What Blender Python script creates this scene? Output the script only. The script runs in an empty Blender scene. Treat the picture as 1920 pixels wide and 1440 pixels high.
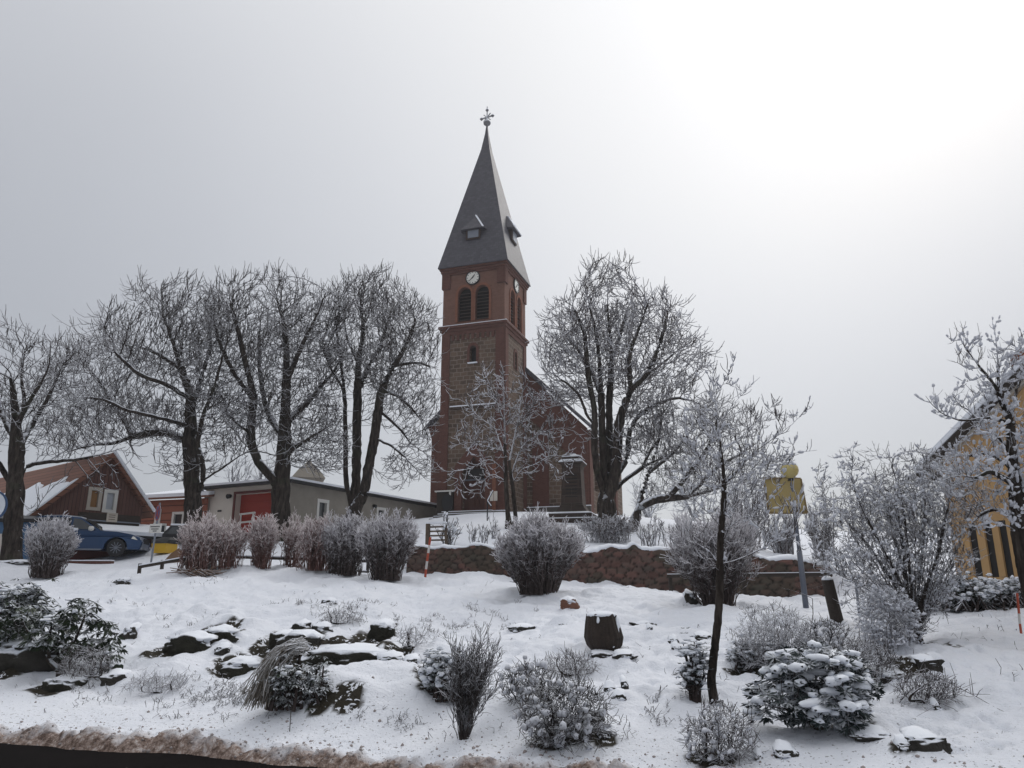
import bpy, bmesh, math, random
import numpy as np
from mathutils import Vector, Matrix
from mathutils.geometry import tessellate_polygon

# ------------------------------------------------------------------ camera, sky, sun, exposure
SC = bpy.context.scene
COL = SC.collection
TH = math.radians(15.15); EYE = 1.8; FPX = 1440.0
cam_d = bpy.data.cameras.new("camera"); cam = bpy.data.objects.new("camera", cam_d); COL.objects.link(cam)
cam.location = (0, 0, EYE); cam.rotation_euler = (math.pi/2 + TH, 0, 0)
cam_d.sensor_width = 36; cam_d.lens = 27.0; cam_d.clip_end = 3000; cam_d.clip_start = 0.1
SC.camera = cam

SUN_AZ = math.radians(33); SUN_EL = math.radians(38)      # azimuth right of the view direction (+Y)
SD = Vector((math.sin(SUN_AZ)*math.cos(SUN_EL), math.cos(SUN_AZ)*math.cos(SUN_EL), math.sin(SUN_EL)))
W = bpy.data.worlds.new("World"); SC.world = W; W.use_nodes = True
nt = W.node_tree; nt.nodes.clear()
def wn(t, **k):
    n = nt.nodes.new(t)
    for a, b in k.items(): setattr(n, a, b)
    return n
out = wn('ShaderNodeOutputWorld'); add = wn('ShaderNodeAddShader')
bg1 = wn('ShaderNodeBackground'); bg2 = wn('ShaderNodeBackground')
sky = wn('ShaderNodeTexSky', sky_type='NISHITA', sun_disc=False, sun_elevation=SUN_EL, sun_rotation=SUN_AZ)
bg1.inputs[1].default_value = 0.012
nt.links.new(sky.outputs[0], bg1.inputs[0])
tc = wn('ShaderNodeTexCoord')
def vmath(op, a, b=None):
    n = wn('ShaderNodeVectorMath', operation=op)
    if hasattr(a, 'links'): nt.links.new(a, n.inputs[0])
    else: n.inputs[0].default_value = a
    if b is not None:
        if hasattr(b, 'links'): nt.links.new(b, n.inputs[1])
        else: n.inputs[1].default_value = b
    return n
def wm(op, a, b=0.0, c=None, clamp=False):
    n = wn('ShaderNodeMath', operation=op, use_clamp=clamp)
    for i, v in enumerate((a, b, c)):
        if v is None: continue
        if hasattr(v, 'links'): nt.links.new(v, n.inputs[i])
        else: n.inputs[i].default_value = v
    return n.outputs[0]
dirn = vmath('NORMALIZE', tc.outputs['Generated']).outputs[0]
def lobe(v, p, k):
    d = vmath('DOT_PRODUCT', dirn, tuple(Vector(v).normalized())).outputs['Value']
    return wm('MULTIPLY', wm('POWER', wm('MAXIMUM', d, 0.0), p), k)
nz = wn('ShaderNodeTexNoise'); nz.inputs['Scale'].default_value = 1.6; nz.inputs['Detail'].default_value = 3
mp = wn('ShaderNodeMapping'); mp.inputs['Scale'].default_value = (1.0, 1.0, 0.6)
nt.links.new(dirn, mp.inputs[0]); nt.links.new(mp.outputs[0], nz.inputs['Vector'])
sep = wn('ShaderNodeSeparateXYZ'); nt.links.new(dirn, sep.inputs[0])
def D3(az, el):
    a, e = math.radians(az), math.radians(el); return (math.sin(a)*math.cos(e), math.cos(a)*math.cos(e), math.sin(e))
val = wm('ADD', 0.485, wm('MULTIPLY', wm('SUBTRACT', nz.outputs['Fac'], 0.5), 0.10))
val = wm('ADD', val, wm('MULTIPLY', wm('POWER', wm('MAXIMUM', sep.outputs['Z'], 0.0), 4.0), 0.75))
val = wm('ADD', val, lobe(D3(30, 38), 3.2, 0.225))
val = wm('ADD', val, lobe(D3(22, 26), 10, 0.145))
val = wm('ADD', val, lobe(D3(33, 39), 30, 0.10))
val = wm('SUBTRACT', val, lobe(D3(38, 2), 10, 0.20))
val = wm('SUBTRACT', val, lobe(D3(-42, 12), 6, 0.07))
tint = wn('ShaderNodeMix', data_type='RGBA')
tint.inputs[6].default_value = (0.93, 0.965, 1.05, 1); tint.inputs[7].default_value = (1.0, 1.0, 1.0, 1)
nt.links.new(wm('MULTIPLY', wm('SUBTRACT', val, 0.35), 2.0, clamp=True), tint.inputs[0])
sc = vmath('SCALE', tint.outputs[2]); nt.links.new(val, sc.inputs['Scale'])
nt.links.new(sc.outputs[0], bg2.inputs[0]); bg2.inputs[1].default_value = 1.0
nt.links.new(bg1.outputs[0], add.inputs[0]); nt.links.new(bg2.outputs[0], add.inputs[1]); nt.links.new(add.outputs[0], out.inputs[0])

sd = bpy.data.lights.new("sun", 'SUN'); sun = bpy.data.objects.new("sun", sd); COL.objects.link(sun)
sd.energy = 1.1; sd.angle = math.radians(25); sd.color = (1, 0.97, 0.92)
sun.rotation_euler = SD.to_track_quat('Z', 'Y').to_euler(); sun.location = (20, 40, 40)
SC.view_settings.view_transform = 'Standard'; SC.view_settings.look = 'None'
SC.view_settings.exposure = 0.0; SC.view_settings.gamma = 1.0
SC.render.engine = 'CYCLES'

HAZE = 0.0007
# ------------------------------------------------------------------ helpers: projection
def tanp(py): return math.tan(TH + math.atan((720 - py)/FPX))
def rat(px, py): return ((px - 960)/FPX)/(math.cos(TH) - (720 - py)/FPX*math.sin(TH))
def P(px, py, D): return Vector((rat(px, py)*D, D, EYE + D*tanp(py)))
def zat(py, Y): return EYE + Y*tanp(py)
def along(o, d, px, py):            # distance s along plan direction d from o to the picture column px
    r = rat(px, py); return (r*o[1] - o[0])/(d[0] - r*d[1])
def sm(a, b, x): t = np.clip((x - a)/(b - a), 0, 1); return t*t*(3 - 2*t)

# ------------------------------------------------------------------ helpers: noise
def _h(ix, iy, iz, s):
    n = (ix.astype(np.int64)*374761393 + iy.astype(np.int64)*668265263 + iz.astype(np.int64)*2147483647 + s*974711) & 0xffffffff
    n = ((n ^ (n >> 13))*1274126177) & 0xffffffff
    return ((n ^ (n >> 16)) & 0xffffff)/float(0xffffff)
def vnoise(x, y, z=None, s=0):
    x = np.asarray(x, float); y = np.asarray(y, float); z = np.zeros_like(x) if z is None else np.asarray(z, float)
    X, Y, Z = np.floor(x), np.floor(y), np.floor(z); fx, fy, fz = x - X, y - Y, z - Z
    fx, fy, fz = [f*f*(3 - 2*f) for f in (fx, fy, fz)]
    def c(a, b, d): return _h(X + a, Y + b, Z + d, s)
    def l(a, b, t): return a + (b - a)*t
    r0 = l(l(c(0,0,0), c(1,0,0), fx), l(c(0,1,0), c(1,1,0), fx), fy)
    if not np.any(fz): return r0*2 - 1
    r1 = l(l(c(0,0,1), c(1,0,1), fx), l(c(0,1,1), c(1,1,1), fx), fy)
    return l(r0, r1, fz)*2 - 1
def fbm(x, y, z=None, o=4, s=0):
    r = 0; a = 1.0; f = 1.0
    for i in range(o):
        r = r + a*vnoise(np.asarray(x)*f + i*17.3, np.asarray(y)*f - i*9.1, None if z is None else np.asarray(z)*f + i*5.7, s + i); a *= 0.5; f *= 2.03
    return r

# ------------------------------------------------------------------ helpers: objects
def tag(o, label=None, cat=None, group=None, kind=None):
    if label: o['label'] = label
    if cat: o['category'] = cat
    if group: o['group'] = group
    if kind: o['kind'] = kind
    return o
def empty(name, loc=(0, 0, 0), rz=0.0, label=None, cat=None, group=None):
    o = bpy.data.objects.new(name, None); COL.objects.link(o); o.location = loc; o.rotation_euler = (0, 0, rz)
    o.empty_display_size = 0.2
    return tag(o, label, cat, group)
def boxuv(me):
    uv = me.uv_layers.new(name='UVMap')
    n = len(me.polygons); nl = len(me.loops)
    no = np.zeros(n*3); me.polygons.foreach_get('normal', no); no = no.reshape(-1, 3)
    tot = np.zeros(n, int); me.polygons.foreach_get('loop_total', tot)
    vi = np.zeros(nl, int); me.loops.foreach_get('vertex_index', vi)
    co = np.zeros(len(me.vertices)*3); me.vertices.foreach_get('co', co); co = co.reshape(-1, 3)
    N = np.repeat(no, tot, axis=0); C = co[vi]
    h = np.hypot(N[:, 0], N[:, 1]); hs = np.maximum(h, 1e-6)
    u = np.where(h > 0.3, (-N[:, 1]*C[:, 0] + N[:, 0]*C[:, 1])/hs, C[:, 0])
    v = np.where(h > 0.3, C[:, 2]/np.maximum(h, 0.3), C[:, 1])
    uv.data.foreach_set('uv', np.stack([u, v], 1).ravel())
def mk(name, V, F, mat, parent=None, smooth=False, attrs=None, uv=False):
    """one mesh object from vertices and faces (F: list of lists, or an int array (n,k))"""
    me = bpy.data.meshes.new(name)
    V = np.asarray(V, float).reshape(-1, 3)
    if isinstance(F, np.ndarray) and F.ndim == 2:
        k = F.shape[1]; n = len(F)
        me.vertices.add(len(V)); me.vertices.foreach_set('co', V.ravel())
        me.loops.add(n*k); me.loops.foreach_set('vertex_index', F.ravel().astype(np.int32))
        me.polygons.add(n); me.polygons.foreach_set('loop_start', (np.arange(n)*k).astype(np.int32))
        me.update(calc_edges=True)
    else:
        me.from_pydata(V.tolist(), [], [list(map(int, f)) for f in F]); me.update()
    if smooth: me.polygons.foreach_set('use_smooth', np.ones(len(me.polygons), bool))
    if attrs:
        for a, d in attrs.items():
            at = me.attributes.new(a, 'FLOAT', 'POINT'); at.data.foreach_set('value', np.asarray(d, np.float32))
    if uv: boxuv(me)
    if mat: me.materials.append(mat)
    o = bpy.data.objects.new(name, me); COL.objects.link(o)
    if parent: o.parent = parent
    return o
class MB:
    def __init__(s): s.V = []; s.F = []
    def add(s, V, F):
        b = len(s.V); s.V += [tuple(v) for v in V]; s.F += [[b + i for i in f] for f in F]; return s
    def box(s, x0, x1, y0, y1, z0, z1):
        V = [(x0,y0,z0),(x1,y0,z0),(x1,y1,z0),(x0,y1,z0),(x0,y0,z1),(x1,y0,z1),(x1,y1,z1),(x0,y1,z1)]
        return s.add(V, [(0,3,2,1),(4,5,6,7),(0,1,5,4),(1,2,6,5),(2,3,7,6),(3,0,4,7)])
    def beam(s, p0, p1, w, h):
        p0, p1 = Vector(p0), Vector(p1); t = (p1 - p0).normalized(); up = Vector((0, 0, 1))
        if abs(t.z) > 0.95: up = Vector((0, 1, 0))
        a = t.cross(up).normalized()*w/2; b = a.cross(t).normalized()*h/2
        V = [p0-a-b, p0+a-b, p0+a+b, p0-a+b, p1-a-b, p1+a-b, p1+a+b, p1-a+b]
        return s.add(V, [(0,3,2,1)[::-1],(4,5,6,7)[::-1],(0,1,5,4)[::-1],(1,2,6,5)[::-1],(2,3,7,6)[::-1],(3,0,4,7)[::-1]])
    def cyl(s, p0, p1, r0, r1=None, k=12, cap=True):
        r1 = r0 if r1 is None else r1; p0, p1 = Vector(p0), Vector(p1); t = (p1 - p0).normalized()
        a = t.orthogonal().normalized(); b = t.cross(a); V = []
        for p, r in ((p0, r0), (p1, r1)):
            for i in range(k):
                an = 2*math.pi*i/k; V.append(p + a*math.cos(an)*r + b*math.sin(an)*r)
        F = [(i, (i+1) % k, k + (i+1) % k, k + i) for i in range(k)]
        if cap: F += [tuple(range(k))[::-1], tuple(range(k, 2*k))]
        return s.add(V, F)
    def lathe(s, prof, c=(0, 0, 0), k=16, sq=False, rot=0.0):
        V = []; F = []; n = len(prof); c = Vector(c)
        if sq: k = 4; rot = math.pi/4
        for r, z in prof:
            rr = r*(math.sqrt(2) if sq else 1)
            for i in range(k):
                an = 2*math.pi*i/k + rot; V.append(c + Vector((rr*math.cos(an), rr*math.sin(an), z)))
        for j in range(n - 1):
            for i in range(k): F.append((j*k + i, j*k + (i+1) % k, (j+1)*k + (i+1) % k, (j+1)*k + i))
        F += [tuple(range(k))[::-1], tuple(range((n-1)*k, n*k))]
        return s.add(V, F)
    def prism(s, pts, off):                   # polygon of 3D points extruded by a vector
        n = len(pts); off = Vector(off); V = [Vector(p) for p in pts]; V += [p + off for p in V[:n]]
        F = [tuple(range(n)), tuple(range(n, 2*n))[::-1]] + [((i+1) % n, i, n + i, n + (i+1) % n) for i in range(n)]
        return s.add(V, F)
    def build(s, name, mat, parent=None, smooth=False):
        me_o = mk(name, s.V, s.F, mat, parent, smooth, uv=False)
        bm = bmesh.new(); bm.from_mesh(me_o.data); bmesh.ops.recalc_face_normals(bm, faces=bm.faces); bm.to_mesh(me_o.data); bm.free()
        boxuv(me_o.data); return me_o
def arch(cx, z0, w, z1, pointed=True, n=8):
    """opening outline (s,z): bottom z0, crown z1, width w"""
    h = w/2; L = [(cx - h, z0), (cx + h, z0)]
    rise = w*0.62 if pointed else h; zs = z1 - rise
    pts = []
    for i in range(n + 1):
        a = i/n
        if pointed:
            x = h*math.cos(a*math.pi/2)**0.85; z = zs + rise*math.sin(a*math.pi/2)
        else: x = h*math.cos(a*math.pi/2); z = zs + rise*math.sin(a*math.pi/2)
        pts.append((x, z))
    return L + [(cx + x, z) for x, z in pts] + [(cx - x, z) for x, z in pts[::-1][1:]]
def rect(x0, x1, z0, z1): return [(x0, z0), (x1, z0), (x1, z1), (x0, z1)]
class Face:
    """a vertical wall plane: plan origin o, plan direction d (unit), outward normal n"""
    def __init__(s, o, d, n): s.o = Vector(o); s.d = Vector(d); s.n = Vector(n)
    def at(s, u, z, off=0.0): p = s.o + s.d*u + s.n*off; return Vector((p.x, p.y, z))
    def wall(s, mb, outer, holes=(), depth=0.25, off=0.0):
        loops = [outer] + list(holes); P3 = [[s.at(a, b, off) for a, b in L] for L in loops]
        tris = tessellate_polygon([[Vector((a, b, 0)) for a, b in L] for L in loops])
        flat = [p for L in P3 for p in L]; mb.add(flat, [t for t in tris])
        for L in holes:
            A = [s.at(a, b, off) for a, b in L]; B = [s.at(a, b, off - depth) for a, b in L]; n = len(L)
            mb.add(A + B, [(i, (i+1) % n, n + (i+1) % n, n + i) for i in range(n)])
    def panel(s, mb, outline, off0, off1):    # solid slab with the outline between two offsets
        A = [s.at(a, b, off0) for a, b in outline]; n = len(outline)
        tris = tessellate_polygon([[Vector((a, b, 0)) for a, b in outline]])
        B = [s.at(a, b, off1) for a, b in outline]
        mb.add(A + B, [t for t in tris] + [tuple(n + i for i in t) for t in tris] + [(i, (i+1) % n, n + (i+1) % n, n + i) for i in range(n)])
    def ring(s, mb, outer, inner, off0, off1):   # frame between two outlines with equal counts
        n = len(outer)
        A = [s.at(a, b, off1) for a, b in outer]; B = [s.at(a, b, off1) for a, b in inner]
        C_ = [s.at(a, b, off0) for a, b in outer]; D_ = [s.at(a, b, off0) for a, b in inner]
        F = []
        for i in range(n):
            j = (i+1) % n
            F += [(i, j, n + j, n + i), (2*n + i, 2*n + j, j, i), (n + i, n + j, 3*n + j, 3*n + i)]
        mb.add(A + B + C_ + D_, F)

# ------------------------------------------------------------------ materials
def newmat(name):
    m = bpy.data.materials.new(name); m.use_nodes = True; t = m.node_tree; t.nodes.clear()
    o = t.nodes.new('ShaderNodeOutputMaterial'); b = t.nodes.new('ShaderNodeBsdfPrincipled'); t.links.new(b.outputs[0], o.inputs[0])
    return m, t, b
class NT:
    def __init__(s, t): s.t = t
    def n(s, ty, inp=None, **k):
        x = s.t.nodes.new(ty)
        for a, b in k.items(): setattr(x, a, b)
        for a, b in (inp or {}).items():
            if hasattr(b, 'is_linked'): s.t.links.new(b, x.inputs[a])
            else: x.inputs[a].default_value = b
        return x
    def m(s, op, a, b=0.0, clamp=False): return s.n('ShaderNodeMath', {0: a, 1: b}, operation=op, use_clamp=clamp).outputs[0]
    def mix(s, f, a, b, bt='MIX'): return s.n('ShaderNodeMix', {0: f, 6: a, 7: b}, data_type='RGBA', blend_type=bt).outputs[2]
    def noise(s, sc, de=3, vec=None, ro=0.55):
        d = {'Scale': sc, 'Detail': de, 'Roughness': ro}
        if vec is not None: d['Vector'] = vec
        return s.n('ShaderNodeTexNoise', d).outputs['Fac']
    def ramp(s, f, st):
        r = s.n('ShaderNodeValToRGB', {0: f}); e = r.color_ramp.elements
        e[0].position, e[0].color = st[0][0], st[0][1]; e[1].position, e[1].color = st[-1][0], st[-1][1]
        for p, c in st[1:-1]: q = e.new(p); q.color = c
        return r.outputs[0]
    def obj(s): return s.n('ShaderNodeTexCoord').outputs['Object']
    def uv(s): return s.n('ShaderNodeTexCoord').outputs['UV']
    def bump(s, h, st, dist=0.02): return s.n('ShaderNodeBump', {'Height': h, 'Strength': st, 'Distance': dist}).outputs[0]
def C4(r, g, b): return (r, g, b, 1)
SNOW = C4(0.78, 0.81, 0.875)
def snowfac(N, lo, hi, nsc=6.0, amp=0.5):
    g = N.n('ShaderNodeNewGeometry'); z = N.n('ShaderNodeSeparateXYZ', {0: g.outputs['Normal']}).outputs[2]
    x = N.m('ADD', z, N.m('MULTIPLY', N.m('SUBTRACT', N.noise(nsc, 3, N.n('ShaderNodeNewGeometry').outputs['Position']), 0.5), amp))
    return N.n('ShaderNodeMapRange', {0: x, 1: lo, 2: hi}, clamp=True).outputs[0]
def mat_snowy(name, c1, c2, lo, hi, nsc=6.0, amp=0.5, base_n=5.0, bump=0.0, snow=SNOW, rough=0.85):
    m, t, b = newmat(name); N = NT(t)
    base = N.mix(N.noise(base_n, 4, N.obj()), C4(*c1), C4(*c2))
    f = snowfac(N, lo, hi, nsc, amp)
    t.links.new(N.mix(f, base, snow), b.inputs['Base Color']); b.inputs['Roughness'].default_value = rough
    b.inputs['Specular IOR Level'].default_value = 0.25
    if bump: t.links.new(N.bump(N.noise(base_n*6, 5, N.obj()), bump, 0.03), b.inputs['Normal'])
    return m
def mat_plain(name, c, rough=0.7, metal=0.0, var=0.12, sc=3.0, spec=0.4, bump=0.0):
    m, t, b = newmat(name); N = NT(t)
    n = N.noise(sc, 5, N.obj(), 0.65)
    c0 = [x*(1 - var*1.6) for x in c]; c1 = [min(1, x*(1 + var)) for x in c]
    t.links.new(N.mix(n, C4(*c0), C4(*c1)), b.inputs['Base Color'])
    b.inputs['Roughness'].default_value = rough; b.inputs['Metallic'].default_value = metal; b.inputs['Specular IOR Level'].default_value = spec
    if bump: t.links.new(N.bump(N.noise(sc*8, 4, N.obj()), bump, 0.02), b.inputs['Normal'])
    return m
def mat_brick(name, c1, c2, mortar, sw, sh, mo=0.01, dist=0.0, var=0.5, bump=0.5, rough=0.9, mossy=None):
    m, t, b = newmat(name); N = NT(t); uv = N.uv()
    if dist:
        nn = N.n('ShaderNodeTexNoise', {'Vector': uv, 'Scale': 1.7, 'Detail': 2.0})
        off = N.n('ShaderNodeVectorMath', {0: nn.outputs['Color'], 1: (0.5, 0.5, 0.5)}, operation='SUBTRACT').outputs[0]
        off = N.n('ShaderNodeVectorMath', {0: off, 'Scale': dist}, operation='SCALE').outputs[0]
        uv = N.n('ShaderNodeVectorMath', {0: uv, 1: off}, operation='ADD').outputs[0]
    br = N.n('ShaderNodeTexBrick', {'Vector': uv, 'Color1': C4(*c1), 'Color2': C4(*c2), 'Mortar': C4(*mortar), 'Scale': 1.0, 'Mortar Size': mo, 'Mortar Smooth': 0.3, 'Bias': 0.0, 'Brick Width': sw, 'Row Height': sh})
    big = N.noise(0.5, 5, N.obj(), 0.7); fine = N.noise(5.0, 4, N.obj())
    c = N.mix(N.m('MULTIPLY', big, var), br.outputs['Color'], C4(*[x*0.35 for x in c1]))
    c = N.mix(N.m('MULTIPLY', fine, 0.35), c, C4(*[min(1, x*1.5) for x in c2]))
    if mossy: c = N.mix(N.m('MULTIPLY', N.m('GREATER_THAN', N.noise(1.3, 4, N.obj()), 0.55), 0.5), c, C4(*mossy))
    t.links.new(c, b.inputs['Base Color']); b.inputs['Roughness'].default_value = rough; b.inputs['Specular IOR Level'].default_value = 0.2
    h = N.m('SUBTRACT', N.m('MULTIPLY', fine, 0.4), br.outputs['Fac'])
    t.links.new(N.bump(h, bump, 0.02), b.inputs['Normal'])
    return m
M = {}
RIME = C4(0.62, 0.635, 0.69)
M['rime'] = mat_plain('rime_clumps', (0.66, 0.675, 0.73), 0.8, var=0.08, sc=4.0, spec=0.15, bump=0.3)
M['snow'] = mat_plain('snow_cover', (0.80, 0.83, 0.89), 0.75, var=0.05, sc=2.0, spec=0.2, bump=0.3)
M['bark'] = mat_snowy('bark_snow', (0.020, 0.015, 0.013), (0.06, 0.045, 0.036), 0.35, 0.75, 4.0, 0.9, 3.0, 0.8)
def mat_bark():
    m, t, b = newmat('furrowed_bark'); N = NT(t); v = N.n('ShaderNodeMapping', {'Vector': N.obj(), 'Scale': (9.0, 9.0, 1.8)}).outputs[0]
    n1 = N.noise(1.0, 6, v, .7); n2 = N.noise(0.8, 4, N.obj())
    base = N.ramp(n1, [(.36, C4(.010, .008, .007)), (.52, C4(.042, .033, .028)), (.68, C4(.085, .072, .06))]); base = N.mix(N.m('MULTIPLY', N.m('GREATER_THAN', n2, .58), .35), base, C4(.045, .05, .032))
    f = snowfac(N, .34, .62, 5.0, .9); t.links.new(N.mix(f, base, SNOW), b.inputs['Base Color']); b.inputs['Roughness'].default_value = .95; b.inputs['Specular IOR Level'].default_value = .15
    t.links.new(N.bump(n1, 1.0, .06), b.inputs['Normal']); return m
M['bark'] = mat_bark()
M['twig'] = mat_snowy('twig_rime', (0.022, 0.017, 0.015), (0.06, 0.048, 0.044), 0.0, 0.6, 3.0, 0.9, 3.0, snow=RIME)
M['twig_black'] = mat_snowy('dark_bare_twig', (0.012, 0.009, 0.009), (0.035, 0.026, 0.024), 0.62, 1.05, 5.0, .8, 3.0)
M['twig_light'] = mat_snowy('twig_thick_rime', (0.045, 0.035, 0.03), (0.11, 0.09, 0.085), -0.35, 0.35, 3.0, 1.0, 3.0, snow=RIME)
M['twig_dark'] = mat_snowy('twig_dark', (0.022, 0.016, 0.015), (0.055, 0.04, 0.036), 0.3, 0.8, 5.0, 1.0, 3.0, snow=RIME)
M['twig_pink'] = mat_snowy('hedge_twig_rime', (0.06, 0.03, 0.027), (0.14, 0.075, 0.065), -0.15, 0.75, 7.0, 1.2, 2.0, snow=C4(0.74, 0.70, 0.72))
def mat_hedge(name, c1, c2, snow):
    m, t, b = newmat(name); N = NT(t); base = N.mix(N.noise(2.0, 4, N.obj()), C4(*c1), C4(*c2))
    g = N.n('ShaderNodeNewGeometry'); z = N.n('ShaderNodeSeparateXYZ', {0: g.outputs['Normal']}).outputs[2]; rm = N.n('ShaderNodeAttribute', attribute_name='rime').outputs['Fac']
    x = N.m('ADD', N.m('MULTIPLY', z, 0.45), N.m('MULTIPLY', N.m('SUBTRACT', N.noise(9.0, 3, N.obj()), 0.5), 1.5)); x = N.m('ADD', x, N.m('MULTIPLY', rm, 1.0))
    t.links.new(N.mix(N.n('ShaderNodeMapRange', {0: x, 1: 0.26, 2: 0.82}, clamp=True).outputs[0], base, snow), b.inputs['Base Color']); b.inputs['Roughness'].default_value = .9; return m
M['hedge'] = mat_hedge('hedge_rime', (0.03, 0.022, 0.020), (0.085, 0.06, 0.055), C4(0.70, 0.69, 0.73))
M['hedge_pink'] = mat_hedge('reddish_hedge_rime', (0.085, 0.04, 0.034), (0.17, 0.085, 0.07), C4(0.72, 0.66, 0.67))
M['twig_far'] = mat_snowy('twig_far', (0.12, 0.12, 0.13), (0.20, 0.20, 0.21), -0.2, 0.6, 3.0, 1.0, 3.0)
M['leaf'] = mat_snowy('evergreen_leaf', (0.010, 0.018, 0.008), (0.028, 0.045, 0.018), 0.68, 1.0, 4.0, 0.9, 9.0, rough=0.5)
M['leaf_blue'] = mat_snowy('blue_evergreen_leaf', (0.008, 0.015, 0.015), (0.020, 0.033, 0.033), 0.75, 1.1, 4.0, 0.9, 9.0, rough=0.6)
M['dry'] = mat_snowy('dry_stalk', (0.10, 0.085, 0.065), (0.22, 0.19, 0.15), 0.3, 0.9, 5.0, 0.9, 6.0)
M['rock'] = mat_snowy('rock', (0.012, 0.012, 0.010), (0.05, 0.045, 0.038), 0.45, 0.7, 5.0, 0.5, 4.0, 0.9)
M['rock_moss'] = mat_snowy('mossy_rock', (0.010, 0.010, 0.007), (0.034, 0.032, 0.022), 0.5, 0.75, 5.0, 0.5, 6.0, 0.9)
M['rock_red'] = mat_snowy('red_sandstone_rock', (0.12, 0.055, 0.035), (0.2, 0.1, 0.07), 0.5, 0.7, 5.0, 0.4, 4.0, 0.7)
M['brick'] = mat_brick('red_brick', (0.098, 0.042, 0.033), (0.145, 0.066, 0.052), (0.13, 0.095, 0.085), 0.26, 0.085, 0.008, 0.0, 0.7)
M['brick_up'] = mat_brick('weathered_brown_brick', (0.15, 0.075, 0.055), (0.205, 0.105, 0.078), (0.2, 0.15, 0.13), 0.26, 0.085, 0.008, 0.0, 0.75)
M['brick2'] = mat_brick('orange_brick', (0.18, 0.07, 0.043), (0.23, 0.095, 0.06), (0.2, 0.12, 0.09), 0.26, 0.085, 0.008, 0.0, 0.5)
M['stone'] = mat_brick('rubble_stone', (0.060, 0.045, 0.036), (0.175, 0.12, 0.088), (0.27, 0.225, 0.19), 0.50, 0.3, 0.032, 0.16, 0.6, 0.8)
M['stone_d'] = mat_brick('dark_stone', (0.045, 0.038, 0.034), (0.085, 0.06, 0.05), (0.10, 0.085, 0.075), 0.8, 0.4, 0.02, 0.1, 0.5, 0.8)
M['slate'] = mat_brick('slate_roof', (0.062, 0.060, 0.072), (0.095, 0.092, 0.108), (0.045, 0.045, 0.052), 0.3, 0.2, 0.012, 0.0, 0.35, 0.5, 0.55)
M['dark'] = mat_plain('dark_opening', (0.012, 0.011, 0.011), 0.6)
M['louvre'] = mat_plain('louvre_wood', (0.05, 0.032, 0.027), 0.7)
M['door'] = mat_plain('door_wood', (0.075, 0.028, 0.020), 0.7, sc=4)
M['plinth'] = mat_plain('plinth_stone', (0.085, 0.075, 0.066), 0.9, bump=0.6)
M['metal'] = mat_plain('grey_metal', (0.20, 0.22, 0.26), 0.5, 0.4)
M['iron'] = mat_plain('dark_iron', (0.03, 0.03, 0.033), 0.5, 0.5)
M['white'] = mat_plain('white_paint', (0.62, 0.61, 0.58), 0.5, var=0.06)
M['clockw'] = mat_plain('clock_face_enamel', (0.72, 0.71, 0.66), 0.4, var=0.05)
M['black'] = mat_plain('black_paint', (0.012, 0.012, 0.014), 0.5)
M['wood'] = mat_plain('weathered_wood', (0.10, 0.075, 0.055), 0.85, bump=0.6)
M['wood_d'] = mat_plain('dark_wood', (0.035, 0.027, 0.022), 0.85, bump=0.6)
M['glass'] = mat_plain('window_glass', (0.04, 0.045, 0.05), 0.08, spec=0.6)
M['glass_lit'] = mat_plain('window_with_blind', (0.42, 0.45, 0.50), 0.3)
M['curtain'] = mat_plain('brown_curtain', (0.28, 0.15, 0.06), 0.8)
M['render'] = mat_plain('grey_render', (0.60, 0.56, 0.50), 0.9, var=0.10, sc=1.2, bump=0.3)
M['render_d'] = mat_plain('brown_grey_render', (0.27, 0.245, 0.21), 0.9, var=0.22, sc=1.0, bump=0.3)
M['redgate'] = mat_plain('red_gate_paint', (0.30, 0.028, 0.016), 0.5, var=0.08)
M['ochre'] = mat_plain('ochre_render', (0.44, 0.275, 0.125), 0.85, var=0.07, sc=1.0, bump=0.2)
M['lilac'] = mat_plain('grey_plinth_render', (0.24, 0.235, 0.26), 0.9, var=0.1)
M['soffit'] = mat_plain('pale_soffit', (0.42, 0.38, 0.33), 0.8)
M['wine'] = mat_plain('wine_red_cladding', (0.12, 0.035, 0.03), 0.8, var=0.2)
def stripes(name, c1, c2, w, axis, rough=0.8, var=0.4):
    m, t, b = newmat(name); N = NT(t); u = N.n('ShaderNodeSeparateXYZ', {0: N.uv()}).outputs[axis]
    f = N.m('FRACT', N.m('DIVIDE', u, w)); cell = N.m('FLOOR', N.m('DIVIDE', u, w))
    rn = N.n('ShaderNodeTexWhiteNoise', {'W': cell}, noise_dimensions='1D').outputs['Value']
    c = N.mix(N.m('MULTIPLY', rn, 0.8), C4(*c1), C4(*c2)); gap = N.m('LESS_THAN', f, 0.12)
    c = N.mix(N.m('MULTIPLY', N.noise(1.2, 5, N.obj()), var), c, C4(*[x*0.5 for x in c1]))
    c = N.mix(gap, c, C4(*[x*0.3 for x in c1]))
    t.links.new(c, b.inputs['Base Color']); b.inputs['Roughness'].default_value = rough
    t.links.new(N.bump(N.m('MULTIPLY', f, 1.0), 0.5, 0.03), b.inputs['Normal'])
    return m
M['planks'] = stripes('brown_vertical_boards', (0.105, 0.048, 0.038), (0.15, 0.075, 0.06), 0.16, 0)
M['siding'] = stripes('orange_red_siding', (0.27, 0.085, 0.048), (0.32, 0.11, 0.065), 0.42, 1)
M['tile'] = stripes('orange_roof_tiles', (0.17, 0.072, 0.045), (0.23, 0.10, 0.065), 0.33, 1)

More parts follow.
